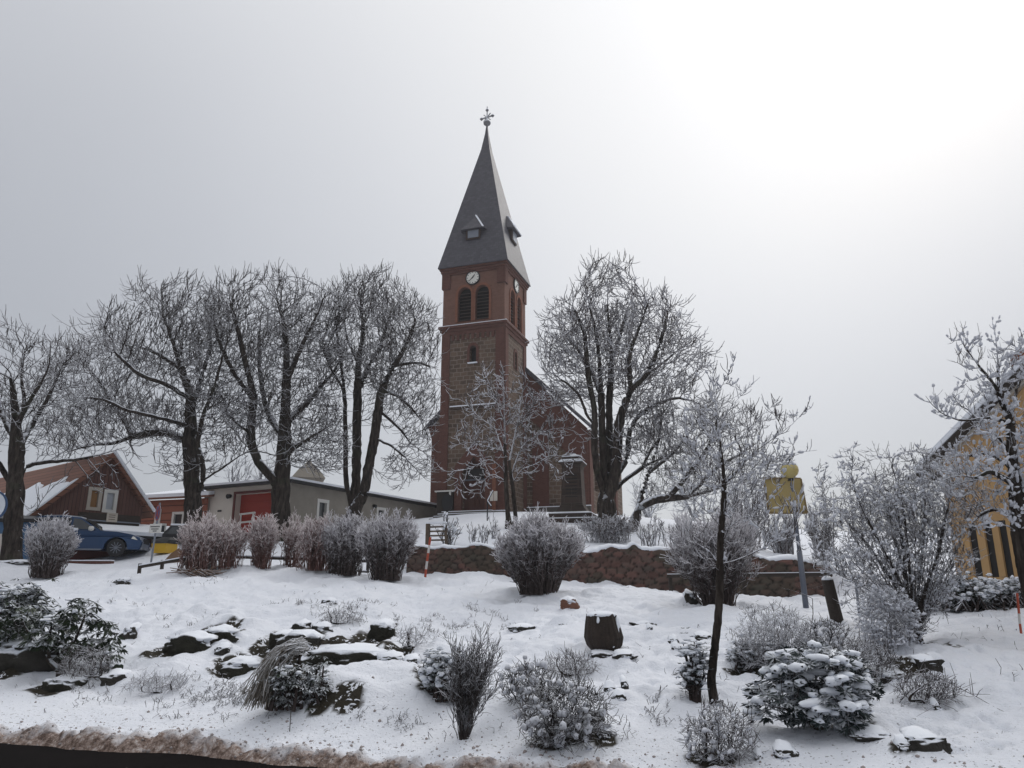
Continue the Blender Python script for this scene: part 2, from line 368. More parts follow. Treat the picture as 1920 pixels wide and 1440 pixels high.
# ------------------------------------------------------------------ terrain
def tps_fit(pts):
    A = np.array(pts, float); n = len(A); X = A[:, :2]
    d = np.linalg.norm(X[:, None] - X[None], axis=2); K = np.where(d > 0, d*d*np.log(d + 1e-9), 0) + np.eye(n)*0.6
    Pm = np.hstack([np.ones((n, 1)), X]); L = np.zeros((n+3, n+3)); L[:n, :n] = K; L[:n, n:] = Pm; L[n:, :n] = Pm.T
    w = np.linalg.solve(L, np.concatenate([A[:, 2], np.zeros(3)])); return X, w
def tps_eval(f, x, y):
    X, w = f; r = np.full_like(x, w[-3]) + w[-2]*x + w[-1]*y
    for (a, b), k in zip(X, w[:-3]):
        d2 = (x-a)**2 + (y-b)**2; r = r + k*0.5*d2*np.log(d2 + 1e-12)
    return r
low = [(0,1300,12.7),(0,1240,14.5),(100,1200,16),(100,1120,22),(60,1080,27),(30,1050,30),(-300,1080,27),(200,1056,33),
 (350,1300,12.2),(350,1240,14),(350,1180,16.8),(350,1120,21),(350,1076,24.5),(600,1340,10.6),(600,1250,13.2),(600,1180,16.5),(600,1120,20.5),(600,1080,25),
 (850,1400,9.3),(850,1330,10.4),(850,1250,13),(850,1180,16.5),(850,1120,20.5),(850,1078,26.8),(1000,1350,9.7),(1000,1300,10.8),(1000,1200,15),(1000,1150,18),(1000,1110,21),(960,1082,26.9),
 (1133,1235,13.4),(1100,1150,17.5),(1100,1090,25.5),(1345,1320,10.3),(1345,1250,12.2),(1345,1180,15),(1345,1125,19),(1280,1110,24),
 (1530,1400,8.8),(1530,1300,10.8),(1530,1200,13.8),(1560,1160,16.5),(1512,1138,20),(1500,1118,22.3),
 (1700,1400,8.2),(1715,1220,12.5),(1700,1170,15.5),(1850,1190,13.8),(1900,1300,9.5),(1900,1400,8.0),(1820,1130,17.5),(1820,1107,20),
 (760,1073,27.8)]
back = [(360,1015,36),(200,1024,40),(545,1012,43),(-200,1035,40),(700,1010,44),(250,1010,48),(860,965,49),(946,964,55),(946,964,64),(1100,966,60),(1320,1000,38),(1450,1012,38),(1650,1030,36),(1900,1060,30),(1600,1000,60),(300,985,64),(-300,1000,60)]
upp = [(780,1029,28.2),(870,1029,28.1),(960,1031,27.7),(1100,1034,26.3),(1280,1038,24.8),(1420,1046,23.8),(1500,1054,23.2),(1600,1062,22.6),(860,986,38),(1000,986,38),(860,966,48.5),(1075,972,41),(1180,986,39),(560,1030,32),(300,1040,32)]
T = lambda L: [tuple(P(*p)) for p in L]
edgepts = [(-12, 13.0, .2), (-7, 11.3, .16), (-3, 9.9, .15), (0.5, 8.8, .15), (4, 7.6, .25), (9, 6.6, .4), (-20, 14, .2), (14, 7, .6)]
FL = tps_fit(T(low) + T(back) + edgepts); FU = tps_fit(T(upp) + T(back) + [tuple(P(600,1080,25)), tuple(P(350,1076,24.5)), tuple(P(1820,1107,20))])
WALL = [P(*p) for p in [(762,1073,27.6),(850,1077,27.4),(960,1081,27.0),(1100,1089,25.6),(1280,1110,24.1),(1500,1119,22.5),(1572,1122,22.0)]]
WX = np.array([p.x for p in WALL]); WY = np.array([p.y for p in WALL])
def road_edge(x): return 8.22 - 0.335*x + 0.08*np.sin(x*1.3) + 0.05*np.sin(x*3.1 + 1)
MOUNDS = [(690,1300,1.15,0.75,0.50),(640,1335,0.9,0.5,0.2),(340,1170,1.0,0.8,0.22),(540,1160,0.9,0.6,0.22),(440,1190,1.1,0.5,0.25),(690,1150,0.9,0.6,0.16),(1740,1255,0.8,0.5,0.22),(1520,1180,1.3,0.8,0.2),
          (85,1250,1.2,0.5,-0.1),(1050,1220,0.9,0.6,0.08),(250,1150,1.3,0.8,0.15),(820,1230,0.8,0.6,0.12),(1240,1190,0.9,0.6,0.1)]
def coarse(x, y):
    xc = np.clip(x, -36, 27); yc = np.clip(y, 3, 66)
    zl = tps_eval(FL, xc, yc); zu = tps_eval(FU, xc, yc)
    yw = np.interp(x, WX, WY)
    m = sm(0.12, 0.42, y - yw)*sm(WX[0] - 1.5, WX[0] + 0.2, x)*(1 - sm(WX[-1] - 0.2, WX[-1] + 3.0, x))
    m = np.maximum(m, sm(31, 40, y)); z = zl*(1 - m) + zu*m
    far = sm(58, 90, y); z = z*(1 - far) + 6.2*far
    return z
RK = [('dark rock ledge, left part of the outcrop on the left slope', 345, 1240, 66, 34, 'rock_moss', {}), ('dark mossy rock right above the left rock ledge', 402, 1216, 50, 26, 'rock_moss', {}), ('slanting dark rock below the mossy rock on the left slope', 445, 1258, 56, 28, 'rock_moss', {}),
 ('small dark rock low right of the left ledge', 412, 1238, 22, 18, 'rock', {}), ('small dark boulder above the left ledge', 362, 1170, 14, 14, 'rock', {}), ('flat dark stone at the top of the left slope below the reddish hedge', 225, 1098, 22, 12, 'rock', {}),
 ('dark rock at the upper left of the rock hollow', 522, 1220, 34, 34, 'rock_moss', {}), ('large black rock in the middle of the rock hollow', 552, 1236, 60, 42, 'rock', {}), ('small tilted dark rock right of the black rock', 600, 1200, 28, 17, 'rock', {}), ('small dark rock at the top edge of the rock hollow', 562, 1196, 26, 18, 'rock', {}),
 ('two headed small dark rock by the frosted twigs', 614, 1146, 22, 13, 'rock', {}), ('long dark rock ledge under an overhang of snow', 640, 1248, 130, 34, 'rock_moss', {'cap': .8}), ('tall dark mossy rock behind the big snow mound', 712, 1214, 36, 34, 'rock_moss', {}), ('dark rock on the right flank of the snow mound', 728, 1250, 46, 34, 'rock_moss', {}),
 ('dark brown rock beside the mound, lowest on its right', 768, 1276, 26, 26, 'rock', {}), ('dark cave like rock at the left of the rock hollow', 485, 1318, 28, 24, 'rock', {}), ('small dark stone at the foot of the snow mound, left', 592, 1352, 20, 14, 'rock', {}), ('pair of dark stones at the foot of the snow mound', 612, 1340, 26, 14, 'rock', {}), ('dark stone with a pointed top at the foot of the snow mound', 660, 1350, 36, 22, 'rock', {}), ('small dark stone high on the snow mound', 692, 1308, 14, 13, 'rock', {}),
 ('black overhanging rock at the left edge under the evergreen shrub', 22, 1262, 120, 52, 'rock', {'deep': .8}), ('dark stones under the rhododendron stem', 112, 1290, 60, 26, 'rock_moss', {}), ('dark slanted stone right of the rhododendron', 208, 1282, 36, 22, 'rock', {}), ('small shrubby rock right of the rhododendron crown', 234, 1212, 20, 26, 'rock', {}), 
 ('flat dark stone under the cushion shrub', 812, 1308, 44, 16, 'rock', {}), ('reddish brown sandstone chunk above the stump', 1068, 1142, 26, 20, 'rock_red', {'cap': .5, 'sink': .2}), ('flat dark stone slab left of the stump', 978, 1184, 40, 9, 'rock', {}), ('thin dark crack stone just left of the stump', 1072, 1184, 30, 7, 'rock', {}), ('flat dark stone slab right above the stump', 1208, 1172, 44, 12, 'rock', {}),
 ('flat dark stone at the foot of the stump', 1132, 1238, 36, 9, 'rock', {}), ('dark flat stone right of the stump foot', 1172, 1240, 30, 10, 'rock', {}), ('small upright dark pebble on the open snow below the stump', 1172, 1300, 11, 15, 'rock', {'cap': .3}), ('small curved dark stone below the upright pebble', 1163, 1316, 20, 11, 'rock', {}), ('small dark stone left of the upright pebble', 1145, 1304, 18, 7, 'rock', {}), ('upper of two small dark pebbles right of the stump', 1265, 1218, 14, 9, 'rock', {}), ('lower of two small dark pebbles right of the stump', 1271, 1232, 16, 8, 'rock', {}), ('tiny dark pebble to the upper right of the stump', 1219, 1192, 9, 7, 'rock', {}),
 ('dark flat stone left of the young tree stem', 1322, 1206, 28, 8, 'rock', {}), ('pale snowy stone at the right side of the tangled bush', 1112, 1372, 30, 26, 'rock', {'cap': 1.0}), ('dark stone tip right of the tangled bush', 1134, 1388, 20, 14, 'rock', {'cap': .4}), ('brown rock among the bare twigs at the right', 1686, 1280, 40, 22, 'rock', {}), ('square dark rock with thick snow cap right of the big shrub', 1750, 1272, 36, 24, 'rock', {'boxy': .4}), ('long dark slab in the snow, bottom right', 1642, 1396, 52, 11, 'rock', {'rot': -.15}), ('big flat dark slab at the bottom right', 1748, 1418, 56, 24, 'rock', {'boxy': .3}), ('small dark stone left of the big flat slab', 1702, 1420, 22, 12, 'rock', {}),
 ('small round stone on the snow near the big evergreen', 1516, 1370, 9, 9, 'rock', {}), ('dark scrap of stone low at the bottom centre right', 1478, 1430, 34, 14, 'rock', {}), ('round grey stone half buried against the wall foot', 1298, 1130, 20, 26, 'rock', {'cap': .3, 'sink': .1}), ('small stone tip at the crooked foot of the young tree', 1350, 1320, 12, 12, 'rock', {}), ('dark flat stone by the small evergreen on the right slope', 1392, 1250, 40, 12, 'rock_moss', {}),
 ('grey brown slab lying at the foot of the leftmost tree', 22, 1058, 44, 8, 'rock', {}), ('dark stone at the end of the twig brush', 1760, 1328, 12, 10, 'rock', {}), ('dark stone end of a root by the seed stalks', 1425, 1428, 12, 10, 'rock', {})]
EARTH = [(330,1225,34,14),(365,1222,40,16),(405,1205,34,12),(440,1245,26,12),(520,1212,30,18),(555,1225,44,24),(590,1235,34,18),(640,1235,60,13),(690,1212,36,20),(712,1195,18,22),(735,1245,28,20),(765,1268,16,14),(500,1280,24,22),(550,1275,40,26),(540,1310,34,18),(20,1245,60,22),(110,1285,36,12),(815,1300,30,12),
         (655,1345,22,10),(600,1348,16,8),(1040,1385,40,14),(1130,1385,22,12),(1330,1418,40,14),(1560,1355,40,16),(1440,1252,60,12),(1690,1262,34,12),(1720,1205,26,14),(1690,1410,20,8)]
_ea = None
def earth(x, y):
    global _ea
    if _ea is None:
        _ea = []
        for px, py, rx, ry in EARTH:
            a = hit(px, py, True); b = hit(px, py - ry, True); s = a[1]/FPX*1.03; _ea.append((a[0], a[1] - .06, rx*s*1.25, max(b[1] - a[1], .15)*1.2))
    r = np.zeros_like(x)
    for ex, ey, rx, ry in _ea: r = np.maximum(r, np.exp(-(((x-ex)/rx)**2 + ((y-ey)/ry)**2)))
    return r
_ft = []
def _feet():
    if not _ft:
        r = random.Random(3)
        for (a, b, n) in (((905, 1330), (960, 1120), 15), ((1225, 1330), (1195, 1180), 11), ((1640, 1230), (1900, 1380), 16), ((1780, 1180), (1880, 1240), 10), ((240, 1120), (330, 1090), 6), ((1000, 1300), (920, 1180), 9)):
            p = hit(*a, True); q = hit(*b, True)
            for i in range(n): t = i/n; _ft.append((p[0] + (q[0]-p[0])*t + (.12 if i % 2 else -.12) + r.gauss(0, .04), p[1] + (q[1]-p[1])*t + r.gauss(0, .05), .8 + r.random()*.4))
        for i in range(150):
            u = r.uniform(1560, 1910), r.uniform(1190, 1420); p = hit(*u, True); _ft.append((p[0], p[1], .35 + .3*r.random()))
    return _ft
_md = None
def gz(x, y):
    global _md
    x = np.asarray(x, float); y = np.asarray(y, float); z = coarse(x, y)
    e = y - road_edge(x)
    if _md is None:
        _md = []
        for px, py, rx, ry, h in MOUNDS:
            _md.append((*hit(px, py, True), rx, ry, h))
        for lab, px, py, w, h, m_, k in RK:
            q = hit(px, py, True); s = q[1]/FPX*1.03; w, h = w*s, h*s; d = max(w*0.55, h*0.9)*k.get('deep', 1)
            if w > 0.12: _md.append((q[0], q[1] + d*1.0 + .05, 0, w*0.62 + .08, max(d*0.85, .28), h*(0.75 if 'cap' not in k or k['cap'] > .5 else .25)))
    for mx, my, _, rx, ry, h in _md: z = z + h*np.exp(-(((x-mx)/rx)**2 + ((y-my)/ry)**2))
    onslope = sm(0.8, 3.0, e)*(1 - sm(26, 31, y))
    z = z + onslope*(0.13*fbm(x*0.9, y*0.9, o=3, s=3) + 0.035*fbm(x*3.1, y*3.1, o=3, s=7))
    ea = earth(x, y); z = z - onslope*sm(.3, .8, ea)*(.10 + .07*fbm(x*5, y*5, o=3, s=61)) + onslope*.016*fbm(x*8, y*8, o=3, s=62)
    lump = np.maximum(vnoise(x*2.3, y*2.3, s=21) - 0.25, 0); z = z + onslope*0.10*lump*sm(-0.2, 0.4, vnoise(x*0.35, y*0.35, s=5))
    pock = np.maximum(vnoise(x*5.5, y*5.5, s=31) - 0.45, 0); z = z - (0.1 + 0.9*onslope)*0.11*pock*sm(-0.1, 0.4, vnoise(x*0.5, y*0.5, s=9))
    for fx, fy, fs in _feet():
        m_ = (np.abs(x - fx) < .35) & (np.abs(y - fy) < .35)
        if m_.any(): dz = np.zeros_like(z); dz[m_] = .06*np.exp(-(((x[m_]-fx)/(.07*fs))**2 + ((y[m_]-fy)/(.12*fs))**2)**1.5); z = z - dz
    # slush bank by the road, then the cut down to the carriageway
    bank = np.exp(-((e - 0.22)/0.27)**2); z = z + bank*(0.07 + 0.05*fbm(x*2.2, y*2.2, o=2, s=40)) + np.exp(-((e - 0.25)/0.45)**2)*0.055*fbm(x*8, y*8, o=3, s=41)
    k = sm(-0.12, 0.16, e + 0.05*vnoise(x*4, y*4, s=44)); z = -0.06*(1 - k) + z*k
    return z
def hit(px, py, raw=False, d0=5.5, d1=70.0):
    D = np.exp(np.linspace(math.log(d0), math.log(d1), 1600)); r = rat(px, py)
    zr = EYE + D*tanp(py); g = coarse(r*D, D) if raw else gz(r*D, D)
    i = np.argmax(zr <= g)
    if zr[i] > g[i]: i = 1200
    return (r*D[i], D[i], float(g[i]))
def G(px, py):
    h = hit(px, py); return Vector(h)
def drop(x, y): return float(gz(np.array([x]), np.array([y]))[0])

def terrain():
    def graded(a, b, c0, c1, fine, n1, n2):
        core = np.arange(c0, c1, fine)
        l = c0 - (np.exp(np.linspace(0, math.log((c0 - a)/fine*0.06 + 1), n1))[1:] - 1)*fine/0.06
        r = core[-1] + (np.exp(np.linspace(0, math.log((b - core[-1])/fine*0.06 + 1), n2))[1:] - 1)*fine/0.06
        return np.concatenate([l[::-1], core, r])
    xs = graded(-330, 330, -13, 12, 0.042, 150, 150); ys = graded(-30, 420, 7.2, 19, 0.042, 30, 260)
    X, Y = np.meshgrid(xs, ys); Z = gz(X.ravel(), Y.ravel()).reshape(X.shape)
    nx, ny = len(xs), len(ys); V = np.stack([X.ravel(), Y.ravel(), Z.ravel()], 1)
    i = np.arange(nx-1)[None] + (np.arange(ny-1)*nx)[:, None]; i = i.ravel()
    F = np.stack([i, i+1, i+nx+1, i+nx], 1)
    e = (Y - road_edge(X)).ravel(); x, y = X.ravel(), Y.ravel()
    dirt = np.clip(1.0 - e/0.37, 0, 1)*(1 - 0.35*sm(-3, 4, x)); dirt = np.clip(dirt*(1.15 + 0.5*fbm(x*3, y*6, o=3, s=50)), 0, 1)
    en = sm(.36, .44, earth(X.ravel(), Y.ravel()) + .16*fbm(X.ravel()*4, Y.ravel()*4, o=4, s=63))
    grit = np.clip(1 - e/3.2, 0, 1)*sm(0.0, 0.3, e)
    m, t, b = newmat('snow_ground'); N = NT(t); pos = N.n('ShaderNodeNewGeometry').outputs['Position']
    a1 = N.n('ShaderNodeAttribute', attribute_name='dirt').outputs['Fac']; a2 = N.n('ShaderNodeAttribute', attribute_name='grit').outputs['Fac']
    base = N.mix(N.noise(0.7, 4, pos), C4(0.76, 0.79, 0.86), C4(0.82, 0.84, 0.895))
    dn = N.noise(11.0, 6, pos, 0.8); dcol = N.ramp(dn, [(.25, C4(0.03, 0.02, 0.017)), (.42, C4(.12, .082, .066)), (.54, C4(0.31, 0.235, 0.20)), (.68, C4(.70, .65, .63))])
    df = N.m('ADD', N.m('MULTIPLY', a1, 1.5), N.m('MULTIPLY', N.m('SUBTRACT', N.noise(14, 4, pos, 0.7), 0.55), 1.1), clamp=True)
    df = N.m('MULTIPLY', df, N.m('GREATER_THAN', a1, 0.01))
    c = N.mix(df, base, dcol)
    gf = N.m('MULTIPLY', N.m('GREATER_THAN', N.m('ADD', N.noise(22, 3, pos), N.m('MULTIPLY', a2, 0.09)), 0.705), 0.75)
    c = N.mix(N.m('MULTIPLY', gf, N.m('MINIMUM', N.m('ADD', N.m('MULTIPLY', a2, 2.0), 0.25), 1.0)), c, C4(0.14, 0.13, 0.13))
    ef = N.n('ShaderNodeAttribute', attribute_name='earth').outputs['Fac']; ef = N.m('MULTIPLY', ef, N.m('LESS_THAN', N.noise(7, 4, pos, .7), .58)); c = N.mix(ef, c, N.mix(N.noise(12, 4, pos), C4(.010, .009, .007), C4(.05, .042, .028)))
    t.links.new(c, b.inputs['Base Color']); b.inputs['Roughness'].default_value = 0.8; b.inputs['Specular IOR Level'].default_value = 0.15
    h = N.m('ADD', N.m('MULTIPLY', N.noise(5.0, 6, pos, 0.6), 1.0), N.m('MULTIPLY', N.noise(28.0, 4, pos, 0.7), 0.5))
    t.links.new(N.bump(h, 0.75, 0.07), b.inputs['Normal'])
    o = mk('ground', V, F, m, smooth=True, attrs={'dirt': dirt, 'grit': grit, 'earth': en}); tag(o, kind='structure')
    o['label'] = 'snow covered bank and ground rising from the road'
    m, t, b = newmat('wet_asphalt'); N = NT(t); pos = N.n('ShaderNodeNewGeometry').outputs['Position']
    c = N.mix(N.noise(3, 6, pos, 0.7), C4(0.004, 0.0035, 0.0035), C4(0.012, 0.010, 0.010))
    t.links.new(N.mix(N.m('GREATER_THAN', N.noise(1.6, 6, pos, 0.75), 0.70), c, C4(0.10, 0.085, 0.075)), b.inputs['Base Color'])
    b.inputs['Roughness'].default_value = 0.8; b.inputs['Specular IOR Level'].default_value = 0.02; t.links.new(N.bump(N.noise(60, 3, pos), 0.4, 0.01), b.inputs['Normal'])
    xs = np.linspace(-80, 80, 161); V = []; F = []
    for i, x in enumerate(xs):
        V += [(x, -14, 0.0), (x, float(road_edge(x)) + 0.14, 0.0)]
        if i: F.append((2*i-2, 2*i, 2*i+1, 2*i-1))
    r = mk('road', V, F, m); tag(r, 'dark wet asphalt road with slushy edge', None, None, 'structure')
terrain()
# ------------------------------------------------------------------ vegetation helpers
def edges_mesh(p0, p1, r0, r1, k=3, t0=None, rough=0.0):
    p0, p1 = np.asarray(p0, float), np.asarray(p1, float); n = len(p0)
    t1 = p1 - p0; t1 /= np.maximum(np.linalg.norm(t1, axis=1, keepdims=True), 1e-9); t0 = t1 if t0 is None else t0
    def fr(t):
        ref = np.where(np.abs(t[:, 2:3]) > 0.9, np.array([[1., .2, 0]]), np.array([[0.13, 0.1, 1.]]))
        u = np.cross(t, ref); u /= np.maximum(np.linalg.norm(u, axis=1, keepdims=True), 1e-9); return u, np.cross(t, u)
    a = np.arange(k)*2*math.pi/k + 0.5; ca, sa = np.cos(a)[None, :, None], np.sin(a)[None, :, None]; V = []
    for p, t, r in ((p0, t0, r0), (p1, t1, r1)):
        u, w = fr(t); dd = u[:, None]*ca + w[:, None]*sa; rr = np.asarray(r)[:, None, None]
        if rough: q = dd*.16 + p[:, None]*np.array([1, 1, .45]); rr = rr*(1 + rough*fbm(q[..., 0]*7, q[..., 1]*7, q[..., 2]*7, o=3, s=12)[..., None])
        V.append(p[:, None] + dd*rr)
    V = np.stack(V, 1).reshape(-1, 3); base = (np.arange(n)*2*k)[:, None]; i = np.arange(k)[None]; j = (i + 1) % k
    F = np.stack([base + i, base + k + i, base + k + j, base + j], 2).reshape(-1, 4)
    return V, F
def spindles(p0, p1, R, k=5, rng=None, lift=0.55):
    """pillows of snow lying along the edges"""
    n = len(p0); off = np.zeros((n, 3)); off[:, 2] = R*lift
    ts = (-0.12, 0.0, 0.5, 1.0, 1.12); rs = (0.25, 0.9, 1.15, 0.9, 0.25); V = []
    t = p1 - p0; t /= np.maximum(np.linalg.norm(t, axis=1, keepdims=True), 1e-9)
    ref = np.where(np.abs(t[:, 2:3]) > 0.9, np.array([[1., .2, 0]]), np.array([[0.13, 0.1, 1.]]))
    u = np.cross(t, ref); u /= np.linalg.norm(u, axis=1, keepdims=True); w = np.cross(t, u)
    a = np.arange(k)*2*math.pi/k; ca, sa = np.cos(a)[None, :, None], np.sin(a)[None, :, None]
    for q, r in zip(ts, rs):
        rr = R[:, None, None]*r*(1 + 0.55*(rng.random((n, k, 1)) - 0.5)); V.append((p0 + (p1-p0)*q + off)[:, None] + (u[:, None]*ca + w[:, None]*sa)*rr)
    V = np.stack(V, 1).reshape(-1, 3); m = len(ts); F = []
    base = (np.arange(n)*m*k)[:, None]; i = np.arange(k)[None]; j = (i+1) % k
    for s in range(m-1): F.append(np.stack([base + s*k + i, base + (s+1)*k + i, base + (s+1)*k + j, base + s*k + j], 2).reshape(-1, 4))
    return V, np.concatenate(F)
def norm(a): return a/np.maximum(np.linalg.norm(a, axis=-1, keepdims=True), 1e-9)

def grow(paths, radii_hint, attr, step, infl, kill, iters, rng, trop=(0, 0, 0.0), maxn=16000, outw=.5):
    """space colonisation from traced limbs; returns nodes, parents"""
    nodes = []; par = []
    for pi, path in enumerate(paths):
        pts = [np.array(p, float) for p in path]
        if nodes:
            A = np.array(nodes); i0 = int(np.argmin(np.linalg.norm(A - pts[0], axis=1))); cur = i0
            pts[0] = A[i0]
        else: nodes.append(pts[0]); par.append(-1); cur = 0
        # Catmull-Rom through the traced points, walked at the step length
        Q = [2*pts[0] - pts[1]] + pts + [2*pts[-1] - pts[-2]]
        for s in range(1, len(Q) - 2):
            n = max(1, int(np.linalg.norm(Q[s+1] - Q[s])/step))
            for q in range(1, n + 1):
                t = q/n; a, b, c, d = Q[s-1], Q[s], Q[s+1], Q[s+2]
                p = 0.5*((2*b) + (-a + c)*t + (2*a - 5*b + 4*c - d)*t*t + (-a + 3*b - 3*c + d)*t**3)
                p = p + rng.normal(0, step*0.05, 3)
                nodes.append(p); par.append(cur); cur = len(nodes) - 1
    N = np.zeros((maxn, 3)); n = len(nodes); N[:n] = nodes; par = list(par)
    A = attr; best = np.full(len(A), 1e9); bi = np.zeros(len(A), int)
    def upd(lo, hi, A, best, bi):
        for s in range(lo, hi, 400):
            e = min(hi, s + 400); d = ((A[:, None] - N[None, s:e])**2).sum(2); j = d.argmin(1); v = d[np.arange(len(A)), j]
            m = v < best; best[m] = v[m]; bi[m] = j[m] + s
    upd(0, n, A, best, bi)
    trop = np.array(trop); kids = np.zeros(maxn, int); np.add.at(kids, np.array(par[1:]), 1); cen = attr.mean(0); cen[2] = np.percentile(attr[:, 2], 12) - .15*np.ptp(attr[:, 2])
    for it in range(iters):
        keep = best > kill*kill; A, best, bi = A[keep], best[keep], bi[keep]
        act = (best < infl*infl) & (kids[bi] < 3)
        if len(A) == 0 or not act.any() or n > maxn - 800: break
        ids, inv = np.unique(bi[act], return_inverse=True); dv = norm(A[act] - N[bi[act]])
        S = np.zeros((len(ids), 3)); np.add.at(S, inv, dv)
        S = norm(norm(S) + trop + outw*norm(N[ids] - cen)*np.where(np.linalg.norm(S, axis=1, keepdims=True) > 0, 1, 1) + rng.normal(0, 0.10, S.shape)); m = min(len(ids), maxn - n - 1)
        N[n:n+m] = N[ids[:m]] + S[:m]*step; kids[ids[:m]] += 1; par += ids[:m].tolist(); upd(n, n+m, A, best, bi); n += m
    return N[:n].copy(), np.array(par)

def radii(N, par, rbase, rmin, pw=1.8):
    n = len(N); tips = np.zeros(n); ch = np.bincount(par[1:], minlength=n); tips[ch == 0] = 1
    for i in range(n-1, 0, -1): tips[par[i]] += tips[i]
    rad = np.maximum(rmin, rbase*(tips/tips[0])**(1/pw)); big = np.full(n, -1); 
    for i in range(1, n):
        j = big[par[i]]
        if j < 0 or tips[i] > tips[j]: big[par[i]] = i
    for i in range(1, n):                     # no abrupt steps where the trunk divides: the leading stem tapers gently
        if big[par[i]] == i and rad[par[i]] > rbase*.3: rad[i] = max(rad[i], rad[par[i]]*.92)
    return rad, ch

def tree_mesh(root, N, par, rad, ch, rng, names=('trunk', 'crown'), m_thick='bark', m_thin='twig', rsplit=0.045, twl=0.4, twn=1.4, tw_r=0.011, up=0.25, snow=None, big=None, droop=0.0, droop_z=None):
    o = np.array(root.matrix_basis.translation); n = len(N); idx = np.arange(1, n); pr = par[idx]
    t = norm(N[idx] - N[pr]); T = np.zeros((n, 3)); T[idx] = t; T[0] = (0, 0, 1)
    main = np.full(n, -1); order = np.argsort(rad[idx])          # the thickest child continues its parent
    for i in idx[order]: main[par[i]] = i
    cont = main[pr] == idx
    r0 = np.where(cont, rad[pr], np.minimum(rad[idx]*1.25, rad[pr])); r1 = rad[idx]; t0 = np.where(cont[:, None], T[pr], t)
    thick = r1 > rsplit; rbig = rad.max()
    if thick.any():
        V, F = edges_mesh(N[pr][thick] - o, N[idx][thick] - o, r0[thick], r1[thick], 14, t0[thick], .13 if rbig > .2 else .05)
        mk(names[0], V, F, M[m_thick], root, True)
    a = ~thick; P0 = [N[pr][a]]; P1 = [N[idx][a]]; R0 = [r0[a]]; R1 = [r1[a]]
    # short twigs off every thin node
    src = idx[rad[idx] < 0.05]; cnt = rng.poisson(twn, len(src)); s = np.repeat(src, cnt)
    if len(s):
        L = twl*(0.4 + rng.random(len(s)))[:, None]; side = norm(np.cross(T[s], rng.normal(0, 1, (len(s), 3))))
        d = norm(T[s]*0.75 + side*0.8 + np.array([0, 0, up])); 
        if droop_z is not None: d[:, 2] -= droop*np.clip((droop_z - N[s][:, 2])/3, 0, 1)
        d = norm(d); q0 = N[s]; q1 = q0 + d*L*0.55; d2 = norm(d + np.array([0, 0, up*1.5]) + rng.normal(0, .2, d.shape)); q2 = q1 + d2*L*0.5; d3 = norm(d2 + np.array([0, 0, up*1.2]) + rng.normal(0, .15, d.shape)); q4 = q2 + d3*L*0.35
        rr = np.full(len(s), tw_r)
        P0 += [q0, q1, q2]; P1 += [q1, q2, q4]; R0 += [rr, rr*0.95, rr*.85]; R1 += [rr*0.95, rr*0.85, rr*.6]
        # forks
        f = rng.random(len(s)) < 0.6; side2 = norm(np.cross(d2[f], rng.normal(0, 1, (f.sum(), 3)))); q3 = q1[f] + norm(d2[f] + side2*0.8)*L[f]*0.4
        P0.append(q1[f]); P1.append(q3); R0.append(rr[f]*0.85); R1.append(rr[f]*0.6)
    P0, P1, R0, R1 = map(np.concatenate, (P0, P1, R0, R1))
    V, F = edges_mesh(P0 - o, P1 - o, R0, R1, 3); mk(names[1], V, F, M[m_thin], root, False)
    if snow:
        prob, s0, s1 = snow; flat = norm(P1 - P0)[:, 2]; pick = (rng.random(len(P0)) < prob*(1 - 0.55*np.abs(flat)))&(R1 < 0.06)
        hi = vnoise(P0[:, 0]*2.2, P0[:, 1]*2.2, P0[:, 2]*2.2, s=5) > -0.15; pick &= hi
        R = (s0 + (s1 - s0)*rng.random(pick.sum())**1.5); V, F = spindles(P0[pick] - o, P1[pick] - o, R, 5, rng); mk('snow', V, F, M['rime'], root, True)['kind'] = 'stuff'

def ell(blobs, n, rng, D):
    """attractors in crown blobs given in the picture: (px, py, rx, ry, depth offset, depth radius)"""
    vol = np.array([b[2]*b[3]*b[5] for b in blobs]); k = (vol/vol.sum()*n).astype(int) + 1; R = []
    for b, m in zip(blobs, k):
        v = norm(rng.normal(0, 1, (m, 3)))*(rng.random((m, 1))**0.40); d = D + b[4]; c = np.array(P(b[0], b[1], d)); s = d/FPX*1.02
        R.append(c + v*np.array([b[2]*s, b[5], b[3]*s*1.05]))
    return np.concatenate(R)

